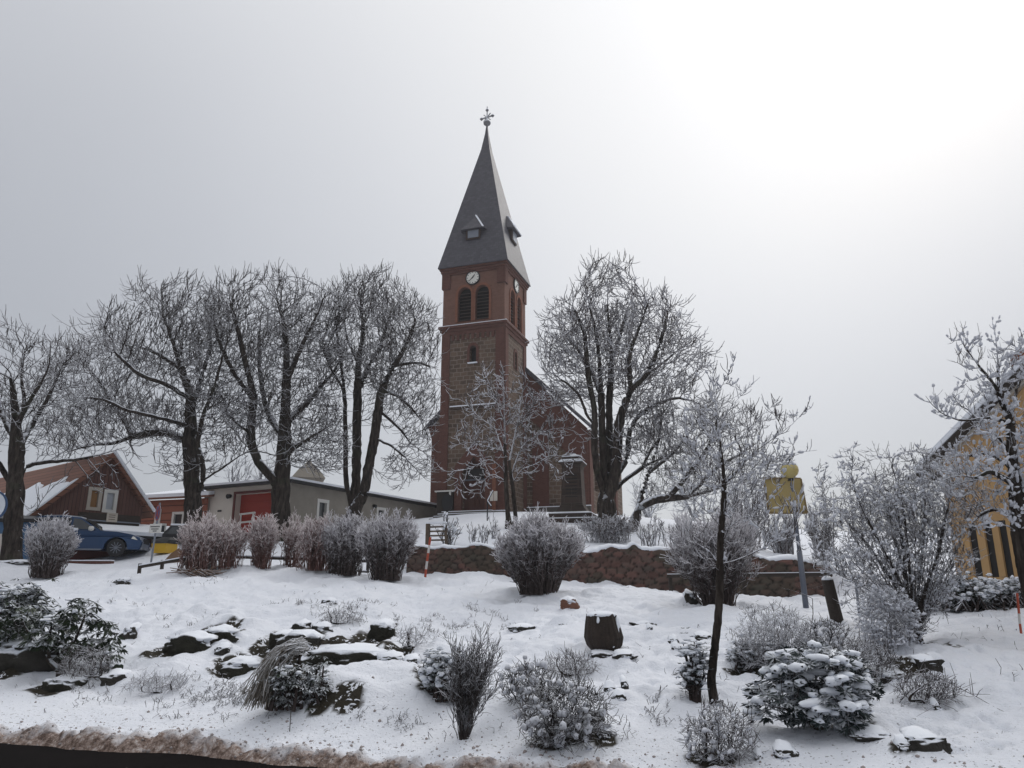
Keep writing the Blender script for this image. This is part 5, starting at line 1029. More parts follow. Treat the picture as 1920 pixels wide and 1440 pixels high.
tree('bare_tree', 'bare old tree with three straight tall stems, left of the church tower', 'tree', 39.0,
 [[(663,1020),(662,980),(655,930),(649,905),(648,850),(647,793),(645,731),(636,659),(628,600)],[(660,960),(667,905,.3),(669,840,.3),(670,767,.3),(672,681,.3),(681,614,.4),(672,547,.4)],[(662,965),(681,928,-.3),(690,880,-.5),(699,838,-.6),(707,785,-.7),(717,731,-.8),(739,686,-1),(760,650,-1),(779,600,-1)],[(670,740,.3),(690,690,1),(715,640,1.4),(735,580,1.6)],[(645,731),(620,690,-1),(605,650,-1.4)],[(717,731,-.8),(750,745,-1),(780,775,-1.2),(800,810,-1.4)],[(710,770,-.7),(745,800,-.4),(775,835,-.2),(800,850,0)],[(702,820,-.6),(740,840,-1),(770,870,-1.2),(800,900,-1.4)],[(672,681,.3),(650,630,1.4),(645,570,1.8)],[(739,686,-1),(780,680,-.6),(815,690,-.2)]],
 [(690,600,75,80,0,3.2),(760,640,65,90,-.4,2.8),(640,610,45,75,0,2.6),(700,700,85,60,0,2.6),(780,760,42,80,-.6,1.8),(770,860,48,55,-1,1.2),(720,560,50,42,0,2.4),(625,800,30,80,0,1.4),(805,640,26,60,-.6,1.4),(740,760,60,60,-.5,1.8)], 9800, .38, 14, rmin=.0145, pw=1.85, kill=.335, step=.215, maxn=40000, twn=1.15, tw_r=.0155, twl=.52, gap=-.24, outw=.55, group='bare old trees around the church', droop=.6, droop_z=10)
tree('bare_tree', 'tall rime covered tree with many upright stems, right beside the church', 'tree', 37.5,
 [[(1139,1000),(1139,975),(1137,945),(1134,910),(1132,877),(1130,820),(1128,769),(1124,679),(1117,624),(1105,570),(1095,530)],[(1135,935),(1120,885,-.3),(1115,841,-.5),(1114,769,-.6),(1103,704,-.8),(1095,624,-1),(1074,574,-1.2)],[(1138,940),(1144,877,.3),(1142,769,.4),(1146,660,.5),(1140,588,.5),(1139,534,.5),(1142,500,.5)],[(1140,950),(1153,890,-.3),(1157,841,-.4),(1162,790,-.5),(1182,733,-.8),(1215,697,-1),(1240,635,-1.2),(1254,580,-1.4)],[(1142,955),(1160,912,.2),(1204,877,.3),(1233,863,.4),(1269,848,.5),(1305,848,.6)],[(1150,900,-.3),(1175,859,.4),(1182,805,.6),(1211,769,.8),(1265,747,1),(1305,754,1.2)],[(1114,800,-.6),(1099,775,-.8),(1085,740,-1),(1052,711,-1.2),(1016,689,-1.3)],[(1128,740),(1105,690,1),(1080,650,1.4),(1050,610,1.6)],[(1146,680,.5),(1165,620,1),(1180,570,1.2),(1195,530,1.4)],[(1182,733,-.8),(1180,670,-1.4),(1200,610,-1.8),(1215,570,-2)],[(1162,790,-.5),(1190,720,1.2),(1230,690,1.6),(1280,650,1.8)],[(1204,877,.3),(1230,830,-.6),(1270,800,-1)]],
 [(1140,570,80,75,0,3.0),(1080,640,70,80,0,2.8),(1200,640,90,75,0,3.0),(1250,680,60,90,0,2.6),(1140,700,110,60,0,2.6),(1060,720,50,50,0,2.0),(1245,790,70,70,0,2.0),(1160,800,60,70,0,1.6),(1254,590,34,34,-1,1.2),(1290,690,45,60,.5,2),(1200,560,60,40,0,2),(1040,650,34,50,0,1.4),(1300,790,50,60,.5,2)], 9800, .46, 15, rmin=.0165, pw=1.85, kill=.34, step=.215, maxn=40000, twn=1.2, gap=-.24, outw=.55, group='bare old trees around the church', m_thin='twig_light', tw_r=.019, twl=.5)
tree('leaning_tree', 'leaning dark tree with arching low limb and fine twigs, behind the young tree', 'tree', 36.0,
 [[(1182,990),(1195,962),(1204,950),(1225,938),(1254,933),(1290,930),(1330,920,.5),(1370,905,1)],[(1186,980),(1200,940,.6),(1211,906,.8),(1222,870,1),(1233,835,1.2),(1240,790,1.4)],[(1254,933),(1290,890,-.6),(1320,850,-1),(1340,810,-1.2),(1345,770,-1.4)],[(1290,930),(1340,880,.8),(1390,850,1),(1420,830,1.2)],[(1218,885,1),(1260,850,1.4),(1300,800,2),(1320,760,2)]],
 [(1290,850,90,90,0,2.8),(1380,860,80,75,0.5,2.4),(1350,800,80,55,0,2.4),(1240,830,60,70,1,2),(1420,900,50,50,1,1.6)], 3600, .24, 16, rmin=.012, kill=.34, step=.2, maxn=24000, m_thin='twig', twn=1.3, tw_r=.013, outw=.4)
tree('frosted_tree', 'small rime whitened tree with two slim stems, in front of the church tower', 'tree', 36.0,
 [[(954,990),(953,973),(949,915),(948,860),(946,804),(945,750),(943,700),(941,684)],[(966,990),(966,973),(963,930),(960,900),(955,868),(962,830,.3),(972,780,.5),(980,730,.6),(985,700,.6)],[(960,895),(968,862),(984,833,.3),(1010,815,.5),(1042,804,.8),(1075,808,1),(1095,825,1)],[(948,890),(935,872,-.3),(917,862,-.5),(895,872,-.6),(876,880,-.7),(850,884,-.8),(828,884,-.8)],[(948,860),(935,825,.3),(926,804,.4),(897,781,.5),(867,752,.6),(847,747,.6)],[(962,905),(980,880,-.3),(1005,870,-.5),(1030,856,-.6),(1055,855,-.6)],[(949,905),(925,890,.4),(905,905,.4),(900,925,.4)],[(946,790),(930,750,-.3),(915,715,-.4),(905,690,-.4)],[(968,800,.4),(1000,760,.2),(1030,730,.2),(1050,735,.2)],[(948,845),(905,835,-.4),(870,830,-.5),(845,842,-.6)]],
 [(945,760,75,65,0,1.6),(905,820,60,50,0,1.3),(1010,790,65,60,.2,1.4),(1035,855,50,50,.2,1.2),(890,900,55,28,0,.9),(945,710,34,30,0,.9),(975,850,60,50,0,1.2)], 950, .15, 17, rmin=.015, kill=.28, step=.15, twl=.30, tw_r=.019, m_thin='twig_light', twn=.9, snow=(.05, .02, .035), droop=.8, droop_z=9.5, rsplit=.06)
tree('young_tree', 'slender young tree with a crooked stem and snow laden twigs, standing nearest on the slope', 'tree', 10.4,
 [[(1343,1325),(1336,1298),(1334,1270),(1338,1230),(1343,1190),(1348,1140),(1350,1080),(1351,1010),(1357,940),(1356,880),(1349,820),(1342,760),(1337,700),(1344,655)],[(1345,800),(1362,775),(1380,752,.1),(1403,728,.1),(1424,707,.1)],[(1340,745),(1358,715),(1370,690,-.1),(1381,660,-.1)],[(1352,850),(1378,828,.1),(1403,808,.1),(1430,778,.15),(1450,758,.15)],[(1356,910),(1382,882,-.1),(1410,852,-.1),(1445,826,-.15),(1480,800,-.2),(1514,768,-.2)],[(1357,940),(1385,905,.2),(1420,878,.25),(1450,862,.3),(1490,850,.3),(1532,844,.35)],[(1350,1056),(1375,1052),(1400,1042),(1430,1028,-.1),(1460,1015,-.1),(1495,1003,-.15),(1530,985,-.2),(1568,966,-.2)],[(1432,1027,-.1),(1460,1008,.1),(1480,990,.15),(1496,966,.2)],[(1349,1058),(1330,1035),(1308,1020,.1),(1280,1008,.15),(1240,996,.2)],[(1352,985),(1332,965,-.1),(1310,945,-.2),(1288,918,-.2)],[(1355,920),(1338,890,.1),(1318,862,.2),(1297,830,.3),(1280,800,.3)],[(1350,830),(1336,800,-.1),(1318,775,-.2),(1300,750,-.2)],[(1340,760),(1326,735),(1315,708)],[(1353,1000),(1372,985,.2),(1400,968,.3),(1425,955,.4),(1448,930,.4)],[(1356,890),(1345,858,.2),(1330,820,.4),(1322,790,.5)],[(1351,1075),(1338,1060,-.2),(1318,1046,-.3),(1300,1040,-.3)]],
 [(1350,820,70,80,0,.45),(1420,890,75,70,0,.5),(1300,900,55,80,0,.45),(1445,850,45,40,0,.35),(1360,700,45,45,0,.3),(1430,800,60,50,0,.35),(1380,960,70,50,0,.45),(1290,980,50,40,0,.35),(1495,1010,45,35,-.1,.25)], 520, .050, 18, rmin=.0036, outw=.7, pw=1.6, kill=.10, step=.05, infl=.6, rsplit=.014, twl=.13, twn=.75, tw_r=.0058, m_thick='bark', m_thin='twig_light', up=.35, snow=(.38, .007, .018))
tree('garden_tree', 'dark tree with thick snow clumps on its twigs, before the yellow building', 'tree', 12.0,
 [[(1945,1190),(1935,1120),(1922,1060),(1912,1000),(1905,920),(1897,842),(1893,786),(1876,750),(1872,725),(1870,655),(1863,612)],[(1873,735),(1857,712),(1839,690),(1825,672,.1),(1812,655,.1),(1800,632,.1)],[(1888,794),(1875,788),(1861,783),(1835,786,-.1),(1805,788,-.1),(1785,783,-.15),(1764,773,-.2),(1745,755,-.2),(1736,742,-.2)],[(1893,800),(1900,760,.2),(1908,725,.2),(1922,690,.3),(1935,650,.3)],[(1899,860),(1880,830,.1),(1862,812,.1),(1840,803,.2),(1820,800,.2)],[(1903,910),(1880,895,-.2),(1855,885,-.3),(1830,895,-.3),(1800,890,-.4)],[(1910,985),(1890,965,.2),(1865,955,.3),(1840,965,.3),(1815,990,.4)],[(1906,930),(1930,880,.1),(1950,830,.2)],[(1835,786,-.1),(1815,768,0),(1800,760,0),(1785,738,0)],[(1839,690),(1815,690,.2),(1795,680,.2)],[(1900,880),(1875,862,.3),(1850,850,.4),(1825,855,.4),(1800,850,.4)]],
 [(1820,660,38,38,0,.35),(1780,765,48,28,-.1,.25),(1850,740,50,40,0,.4),(1850,850,55,60,0,.6),(1900,820,45,80,0,.6),(1830,920,55,45,0,.5),(1900,690,40,50,0,.4),(1870,960,50,40,0,.5),(1800,880,45,40,0,.6),(1930,900,40,80,0,.5),(1925,645,30,30,.2,.3)], 1250, .12, 19, rmin=.004, kill=.095, step=.055, infl=.7, rsplit=.016, twl=.15, twn=.8, tw_r=.0045, m_thin='twig_light', up=.3, snow=(.55, .009, .026))

# the big shrub: a fan of stems grown into a ragged crown
tree('snowy_shrub', 'big spreading shrub with many dark stems under thick rime, right of the street lamp', 'shrub', 13.6,
 [[(1718,1222),(1712,1190),(1708,1160)]] + [[(1714,1200),*p] for p in (
  [(1690,1120,.2),(1640,1040,.4),(1590,980,.5),(1548,930,.6),(1528,880,.6)],[(1695,1110,-.2),(1655,1030,-.4),(1615,950,-.5),(1598,900,-.5),(1600,840,-.5)],[(1700,1100,.3),(1675,1000,.5),(1650,920,.6),(1632,870,.6)],[(1708,1100,-.3),(1700,1010,-.4),(1690,930,-.4),(1672,868,-.4),(1690,850,-.4),(1718,845,-.4)],
  [(1722,1110,.2),(1730,1020,.4),(1735,940,.5),(1728,880,.6)],[(1730,1120,-.3),(1758,1040,-.4),(1775,960,-.5),(1790,890,-.5)],[(1735,1130,.1),(1780,1060,.2),(1805,1000,.3),(1830,950,.3)],[(1680,1150,-.3),(1620,1100,-.5),(1570,1075,-.7),(1530,1040,-.8)],[(1690,1160,.2),(1650,1130,.3),(1610,1100,.4),(1580,1040,.5)],[(1725,1160,0),(1760,1110,.1),(1790,1090,.2),(1835,1075,.3)],[(1715,1120,.6),(1700,1050,.9),(1660,960,1.2),(1620,900,1.2)],[(1720,1110,.6),(1750,1010,1.0),(1765,920,1.1)],[(1700,1130,-.7),(1665,1060,-1.0),(1640,990,-1.1)],[(1670,868,-.4),(1650,860,-.4),(1640,840,-.4)])] + [[(1716+random.Random(k).uniform(-9,9),1208),(1716+(-125+k*8.3)*.28,1140,math.sin(k*2.4)*.3),(1716+(-125+k*8.3)*.62,1070+abs(k-15)*1.5,math.sin(k*2.4)*.7),(1716+(-125+k*8.3),985+abs(k-15)*4,math.sin(k*2.4)*1.1)] for k in range(31)],
 [(1590,960,65,60,0,.9),(1660,960,80,70,0,1.1),(1750,950,75,75,0,1.1),(1600,1040,75,50,0,.9),(1755,1030,40,60,0,.9),(1700,1050,90,80,0,1.1),(1600,870,30,32,-.3,.4),(1700,860,40,28,-.3,.4),(1550,1050,35,40,-.6,.4),(1640,1120,60,38,-.4,.6),(1545,910,22,38,.5,.3),(1740,880,45,40,.2,.6),(1700,960,90,80,0,1.3),(1720,1120,60,60,0,.6),(1660,1180,40,35,-.5,.3)], 6500, .14, 20, rmin=.0036, pw=1.55, kill=.085, step=.055, infl=.8, rsplit=.018, twl=.12, twn=1.0, tw_r=.0046, maxn=30000, m_thick='bark', m_thin='twig', up=.2, snow=(.24, .007, .022))

# faint trees in the distance
for i, (px, w, top, D, lab) in enumerate([(1215, 60, 900, 76, 'faint distant frosted tree low on the horizon just right of the church'), (1300, 90, 880, 84, 'faint distant frosted tree behind the leaning tree'), (1400, 80, 895, 80, 'faint distant frosted tree behind the yellow banner'), (1470, 60, 905, 90, 'small faint distant tree right of the yellow banner post'), (448, 45, 862, 66, 'faint frosted bush like tree rising behind the garage roof, left side'), (500, 40, 866, 70, 'faint frosted tree behind the garage roof above the red door')]):
    h = 1000 - top; tree('distant_tree', lab, 'tree', D, [[(px, 1010), (px + 2, 960), (px - 2, top + 30)], [(px, 975), (px + w*.3, top + 40, 1)], [(px, 975), (px - w*.3, top + 35, -1)]], [(px, top + h*.38, w*.5, h*.38, 0, 3)], 520, .22, 60 + i, rmin=.03, step=.4, kill=.7, infl=6, twl=.8, twn=1.6, tw_r=.028, m_thick='twig_far', m_thin='twig_far', group='faint trees on the horizon')

# ================================================================== HEDGES AND SHRUBS
HG = 'clipped rime covered hedge bushes on the bank'
hk = dict(flat=1, bow=.35, zmin=.45, tw=(6.5, .15, .0085), r=(.012, .007), inner=.1, jit=.03)
shrub('hedge_bush', 'small round rime covered bush in front of the blue car', 'bush', 85, 1082, 94, 100, 420, 31, base=.5, mat='hedge', group=HG, **hk)
for a in [('reddish clipped hedge bush, leftmost of the row, above a pile of cut branches', 372, 1070, 76, 92, 260, 32, .8, 'hedge_pink'), ('thin see-through hedge bush second from the left in the row', 425, 1066, 62, 86, 110, 33, .8, 'hedge_pink'), ('reddish narrow clipped hedge bush, third from the left in the row', 490, 1064, 56, 88, 190, 34, .55, 'hedge_pink'),
          ('thin reddish hedge bush with a gap under it, fourth from the left in the row', 545, 1062, 52, 82, 70, 35, .8, 'hedge_pink'), ('loose reddish hedge bush, left neighbour of the dark based bush', 592, 1068, 78, 92, 190, 36, .75, 'hedge_pink'), ('broad clipped hedge bush with a dark base, second from the right in the row', 645, 1078, 104, 104, 380, 37,   .5, 'hedge')]:
    shrub('hedge_bush', a[0], 'bush', a[1], a[2], a[3], a[4], a[5], a[6], base=a[7], mat=a[8], group=HG, depth=1.5, **hk)
shrub('hedge_bush', 'broad clipped hedge bush at the right end of the row, before the stone wall', 'bush', 722, 1086, 124, 112, 520, 38, base=.4, mat='hedge', group=HG, depth=2.0, **hk)
shrub('hedge_bush', 'big rounded goblet shaped bush with a dark foot, in front of the stone wall', 'bush', 1012, 1112, 172, 130, 950, 39, base=.34, mat='hedge', group=HG, depth=2.5, flat=1, bow=.3, zmin=.40, tw=(7, .13, .0085), r=(.012, .009), inner=.1, jit=.025)
shrub('hedge_bush', 'bushy rime covered shrub behind the young tree stem, before the wall', 'bush', 1345, 1132, 170, 150, 520, 40, base=.3, mat='hedge', depth=2.2, flat=0, bow=.4, zmin=.4, tw=(6, .16, .008), r=(.014, .008), inner=.1, jit=.04, group=HG)
shrub('bare_bush', 'low frosted bush behind the wall, below the memorial pillar', 'bush', 1140, 1024, 120, 42, 190, 41, base=.7, mat='twig_light', pos=place(1140, 1024, 29.5), tw=(3, .16, .010), r=(.014, .009), zmin=.4)
for i, (px, py, D, w, h, n, lab) in enumerate([(838, 1012, 29.0, 62, 50, 26, 'small crooked frosted rose bush beside the wooden slatted bench'), (889, 1012, 28.8, 26, 42, 8, 'thin bare sapling on the snow left of the steps path'), (907, 1014, 28.8, 26, 34, 8, 'tiny bare sapling just left of the goblet shaped bush'), (925, 990, 31, 24, 40, 9, 'small curled bare bush at the foot of the church steps'), (1215, 1022, 27.2, 60, 54, 22, 'sparse upright bare stems on the wall top, right of the low frosted bush'), (1262, 1024, 26.5, 50, 52, 20, 'sparse bare stems on the wall top near the young tree'), (1400, 1030, 26, 110, 95, 150, 'loose frosted bush on the wall top left of the lamp post'), (1470, 1035, 25, 70, 60, 90, 'low frosted bush on the wall top right behind the lamp post'), (1550, 1100, 24, 60, 90, 60, 'thin bush at the right end of the wall')]):
    shrub('bare_bush', lab, 'bush', px, py, w, h, n, 70 + i, base=.5, mat='twig_light' if i else 'twig', pos=place(px, py, D), tw=(2.4, .15, .011), r=(.02, .011), zmin=.4, bow=.3, snow=(.25, .02, .05) if i == 0 else None)
_g = G(112, 1274)
tree('rhododendron', 'rhododendron with drooping dark leaves dusted with snow, at the left', 'shrub', _g.y, [[(112,1276),(114,1262),(112,1248)],[(112,1262),(92,1238,.1),(75,1215,.15),(50,1180,.2),(35,1150,.2)],[(113,1255),(122,1235,-.1),(132,1215,-.15),(150,1180,-.2),(160,1150,-.2)],[(90,1236,.1),(92,1200,0),(98,1165,0)],[(122,1235,-.1),(150,1215,.1),(180,1200,.15),(200,1195,.2)],[(132,1215,-.15),(165,1215,-.3),(200,1225,-.3)],[(75,1215,.15),(30,1200,.3),(0,1175,.3)]],
 [(38,1148,44,24,.2,.35),(98,1178,34,26,0,.35),(152,1150,34,28,-.2,.35),(188,1190,32,24,.1,.35),(140,1205,50,20,-.1,.4),(205,1232,20,24,-.3,.2),(20,1185,34,20,.3,.3),(80,1205,30,12,0,.3)], 1100, .06, 42, rmin=.006, kill=.075, step=.06, infl=.7, rsplit=.014, twn=0, m_thin='twig_dark', names=('stems', 'twigs'), leaf=('leaf', .135, .046, 11, .9, .25, .025, .05))
leafy('rhododendron', 'low dark evergreen shrub cut by the left edge beside the rhododendron', 'shrub', 12, 1225, 120, 100, 150, 43, leaf=(.12, .04), per=8, snow=(.35, .03, .05), base=.2, zmin=.45)
_g = G(1540, 1366)
tree('evergreen_shrub', 'big dark blue green shrub with fat pads of snow, lower right', 'shrub', _g.y, [[(1535,1368),(1535,1350),(1530,1335)],[(1535,1350),(1500,1335),(1450,1325,-.1),(1425,1320,-.1)],[(1535,1350),(1520,1290,.1),(1500,1240,.2)],[(1535,1345),(1560,1290,-.1),(1575,1230,-.1)],[(1535,1350),(1585,1330,.1),(1610,1290,.1)],[(1530,1335),(1530,1270,.3),(1535,1210,.3)],[(1535,1350),(1560,1350,-.2),(1590,1350,-.2)]],
 [(1525,1250,62,34,.1,.5),(1590,1280,38,50,.1,.45),(1565,1335,45,30,-.2,.4),(1450,1325,46,24,-.1,.35),(1430,1300,30,20,.1,.3),(1485,1265,40,38,.1,.45),(1540,1290,60,40,0,.6),(1510,1330,50,26,-.1,.4),(1600,1320,26,30,0,.3)], 2300, .05, 44, rmin=.005, kill=.06, step=.05, infl=.7, rsplit=.014, twn=0, m_thin='twig_dark', names=('stems', 'twigs'), leaf=('leaf_blue', .10, .032, 13, .45, .42, .035, .085))
leafy('evergreen_shrub', 'small snowy conifer like shrub at the foot of the young tree', 'shrub', 1305, 1312, 50, 80, 60, 45, mat='leaf_blue', leaf=(.06, .016), per=12, droop=.2, snow=(.5, .02, .04), base=.3, zmin=.1)
leafy('evergreen_shrub', 'dark green juniper like shrub spilling from the rock hollow', 'shrub', 555, 1322, 105, 66, 90, 46, mat='leaf', leaf=(.07, .022), per=10, droop=.8, snow=(.06, .02, .04), base=.8, zmin=.1)
leafy('evergreen_shrub', 'low dark cushion shrub with snow behind the broom like bush', 'shrub', 835, 1305, 85, 62, 120, 47, mat='leaf', leaf=(.055, .018), per=12, droop=.3, snow=(.6, .025, .055), base=.7, zmin=.15)
leafy('evergreen_shrub', 'low dark hedge with snow in front of the yellow building', 'shrub', 1835, 1165, 175, 44, 340, 48, mat='leaf', leaf=(.09, .03), per=9, droop=.4, snow=(.55, .035, .07), base=1.1, zmin=.1, depth=1.4, pos=place(1838, 1150, 17.0))
leafy('evergreen_shrub', 'small dark shrub low in the snow behind the big evergreen', 'shrub', 1420, 1250, 110, 40, 90, 49, mat='leaf', leaf=(.06, .02), per=9, droop=.4, snow=(.4, .02, .04), base=.8, zmin=.1)
tb = dict(tw=(3, .10, .004), r=(.007, .004))
shrub('broom_bush', 'feathery broom like bush rising on a narrow foot and fanning out, left of centre', 'bush', 868, 1386, 108, 148, 105, 50, base=.13, mat='twig', bow=.45, zmin=.5, inner=.0, tw=(4.5, .13, .0036), r=(.007, .0035), lean=(.12, 0))
bush2('twiggy_bush', 'tangled dark bush with snow, right of the broom like bush', 'bush', 1060, 1398, 165, 120, 3543, 52, mat='twig_black', stems=16, snow=(.035, .02, .05), low=.15, kill=.062, step=.042, spread=.6)
bush2('twiggy_bush', 'thorny dark bush leaning left, upper part of the tangle below the stump', 'bush', 990, 1320, 105, 75, 1417, 53, mat='twig_black', stems=8, snow=(.035, .02, .05), low=.15, kill=.062, step=.042, spread=.6)
bush2('twiggy_bush', 'low spiky tuft of bare twigs just below the stump', 'bush', 1068, 1268, 105, 45, 720, 54, mat='twig_dark', stems=6, low=.15, kill=.062, step=.042, spread=.6)
bush2('twiggy_bush', 'upright dead seed stalks with snowy tangle at their foot, bottom right of centre', 'bush', 1352, 1428, 130, 100, 2141, 55, mat='twig_dark', stems=14, snow=(.13, .007, .024), low=.15, kill=.062, step=.042, spread=.6)
bush2('twiggy_bush', 'rime covered bare bush behind the big evergreen, left part', 'bush', 1455, 1255, 140, 115, 1909, 56, mat='twig_light', stems=16, low=.15, kill=.062, step=.042, spread=.6)
bush2('twiggy_bush', 'brown tangle of bare twigs right of the big evergreen', 'bush', 1620, 1290, 130, 90, 1956, 57, mat='twig_dark', stems=13, low=.15, kill=.062, step=.042, spread=.6)
bush2('twiggy_bush', 'dark leafy twig bush between the big evergreen and the snowy shrub', 'bush', 1545, 1225, 100, 60, 1154, 58, mat='twig_black', stems=6, snow=(.035, .02, .05), low=.15, kill=.062, step=.042, spread=.6)
bush2('twiggy_bush', 'low brush of bare twigs over the rocks at the right', 'bush', 1735, 1318, 110, 55, 1158, 59, mat='twig_dark', stems=6, low=.15, kill=.062, step=.042, spread=.6)
bush2('twiggy_bush', 'faint snowy twig patch low on the bank below the long rock', 'bush', 300, 1300, 120, 34, 653, 60, mat='twig_light', stems=6, low=.15, kill=.062, step=.042, spread=.6)
bush2('twiggy_bush', 'thin brown stems under the rhododendron', 'bush', 160, 1272, 90, 55, 744, 61, mat='twig_dark', stems=6, low=.15, kill=.062, step=.042, spread=.6)
bush2('twiggy_bush', 'small frosted twigs beside the rock hollow, above it', 'bush', 640, 1170, 80, 30, 478, 62, mat='twig', stems=6, low=.15, kill=.062, step=.042, spread=.6)
bush2('twiggy_bush', 'snowy stems left of the broom like bush', 'bush', 775, 1215, 60, 40, 478, 63, mat='twig_light', stems=6, low=.15, kill=.062, step=.042, spread=.6)
bush2('twiggy_bush', 'rime whitened hanging twigs at the left foot of the big shrub', 'bush', 1668, 1215, 110, 110, 1491, 64, mat='twig_light', stems=13, snow=(.35, .006, .02), low=.15, kill=.062, step=.042, spread=.6)
# arched dry grass plant in the rock hollow
def grass_arch():
    rng = np.random.default_rng(77); g = G(512, 1325); root = empty('dry_grass_clump', tuple(g), 0, 'arching clump of grey dry grass hanging over the dark rock hollow', 'grass clump'); s = g.y/1440; n = 260; P0, P1 = [], []
    for i in range(n):
        a = np.array([38*s + rng.normal(0, .05), rng.normal(.1, .1), 98*s + rng.normal(0, .05)]); b = np.array([rng.normal(-12, 16)*s, -.25 + rng.normal(0, .1), (20 + 20*rng.random())*s*rng.random()]); c = np.array([rng.normal(-5, 14)*s, -.1 + rng.normal(0, .06), (108 + rng.normal(0, 8))*s]); t = np.linspace(0, 1, 7)[:, None]
        L = (1-t)**2*a + 2*t*(1-t)*c + t*t*b + rng.normal(0, .006, (7, 3)); P0.append(L[:-1]); P1.append(L[1:])
    P0, P1 = np.concatenate(P0), np.concatenate(P1); V, F = edges_mesh(P0, P1, np.full(len(P0), .0055), np.full(len(P0), .0045), 3); mk('blades', V, F, M['dry'], root)
    q = MB(); q.cyl((30*s, .15, -.1), (38*s, .1, 100*s), .03, .02, 6); q.build('stem', M['bark'], root)
grass_arch()
def twig_obj(name, label, cat, pts, r, mat, D=None, side=0, seed=1, snow=False):
    rng = np.random.default_rng(seed); b = Vector(pts[0]) ; root = empty(name, tuple(b), 0, label, cat); L = [np.array(Vector(p) - b) for p in pts]; P0, P1, R0, R1 = [], [], [], []
    n = len(L) - 1
    for i in range(n): P0.append(L[i]); P1.append(L[i+1]); R0.append(r*(1 - .6*i/n)); R1.append(r*(1 - .6*(i+1)/n))
    for k in range(side):
        i = rng.integers(0, n); t = rng.random(); p = L[i]*(1-t) + L[i+1]*t; d = norm((L[i+1] - L[i]))*.7 + norm(rng.normal(0, 1, 3)); d[2] += .3; l = .12 + .18*rng.random(); P0.append(p); P1.append(p + d*l*.6); R0.append(r*.4); R1.append(r*.25); P0.append(P1[-1]); P1.append(P0[-1] + (d + rng.normal(0, .5, 3))*l*.5); R0.append(r*.25); R1.append(r*.15)
    V, F = edges_mesh(np.array(P0), np.array(P1), np.array(R0), np.array(R1), 5); mk('branch', V, F, M[mat], root, True); return root
def up_(px, py, dz, dx=0, D=None):
    g = G(px, py) if D is None else Vector(place(px, py, D)); return (g.x + dx, g.y, g.z + dz)
twig_obj('stick', 'thin upright stick in the snow near the road', 'stick', [up_(543,1372,-.05), up_(543,1372,.2,.0), up_(543,1372,.42,-.01)], .006, 'twig_dark')
twig_obj('fallen_branch', 'fallen twiggy branch sprawling over the snow at the right', 'branch', [up_(1745,1272,.05), up_(1775,1290,.08), up_(1800,1300,.06), up_(1832,1312,.03)], .012, 'twig_dark', side=16, seed=5)
twig_obj('fallen_branch', 'lower fallen branch with upturned side twigs at the right', 'branch', [up_(1690,1318,.02), up_(1720,1300,.1), up_(1745,1312,.08), up_(1765,1332,.03)], .012, 'twig_dark', side=14, seed=6)
twig_obj('forked_twig', 'short forked bare stem right of the evergreen shrub', 'branch', [up_(1648,1262,0), up_(1655,1250,.12,.03), up_(1660,1248,.30,.10)], .008, 'twig_dark', side=5, seed=8)
twig_obj('bent_stem', 'long thin bent stem hanging beside the short wooden post', 'branch', [up_(1519,1190,0), up_(1523,1190,.35,.05), up_(1530,1190,.62,.0), up_(1520,1190,.72,-.12)], .009, 'twig_dark', side=4, seed=9)

# ================================================================== STUMP, ROCKS
def stump():
    g = G(1133, 1229); s = g.y/1440*1.03; root = empty('tree_stump', tuple(g), .1, 'dark weathered tree stump with a snow covered top, in the middle of the slope', 'tree stump'); n = 72; H = 66*s; prof = [(-.2, 8), (0, 13), (.1, 22), (.25, 30), (.45, 33.5), (.75, 29.5), (1.0, 25.5)]
    V = []; F = []; zs = np.linspace(-.15, 1, 30); rs = np.interp(zs, [p[0] for p in prof], [p[1] for p in prof])
    for z, r in zip(zs, rs):
        for i in range(n):
            a = 2*math.pi*i/n; gr = .5*math.sin(a*9 + 2*math.sin(a*2) + z*1.0) + .35*math.sin(a*23 + z*2.5); rr = r*s*(1 + .055*gr) ; top = (.06*math.sin(a*5) + .05*math.sin(a*11))*H*max(0, z - .6)*.9; V.append((rr*math.cos(a) + (z - .5)*(-5)*s, rr*math.sin(a), z*H + top))
    m = len(zs)
    for j in range(m-1):
        for i in range(n): F.append((j*n+i, j*n+(i+1) % n, (j+1)*n+(i+1) % n, (j+1)*n+i))
    V.append((-.03, 0, H*.9)); c = len(V) - 1
    for i in range(n): F.append(((m-1)*n+i, (m-1)*n+(i+1) % n, c))
    mm = mat_plain('stump_wood', (.036, .025, .019), .9, var=.6, sc=6, bump=1.0); mk('wood', V, F, mm, root, False)
    q, f = ICO3; cap = q*np.array([26.5*s, 26*s, 7*s])*(1 + .06*fbm(q[:, 0]*2, q[:, 1]*2, q[:, 2]*2, o=2)[:, None]); cap[:, 2] += H*1.0; cap[:, 0] -= 2.5*s; mk('snow_cap', cap, f, M['snow'], root, True)
    P0, P1, R = [], [], []
    for a, z0, z1, r in ((-2.1, .82, .95, .025), (-.75, .45, .92, .02), (-1.2, .22, .32, .018), (-.6, .7, .93, .018)):
        rr = 29*s; P0.append((math.cos(a)*rr, math.sin(a)*rr, z0*H)); P1.append((math.cos(a)*rr*.93, math.sin(a)*rr*.93, z1*H)); R.append(r)
    V, F = spindles(np.array(P0), np.array(P1), np.array(R), 6, np.random.default_rng(3), 0); mk('clinging_snow', V, F, M['snow'], root, True)
stump()
for i, (lab, px, py, w, h, m_, k) in enumerate(RK): rock(lab, px, py, w, h, 100 + i, m_, **k)
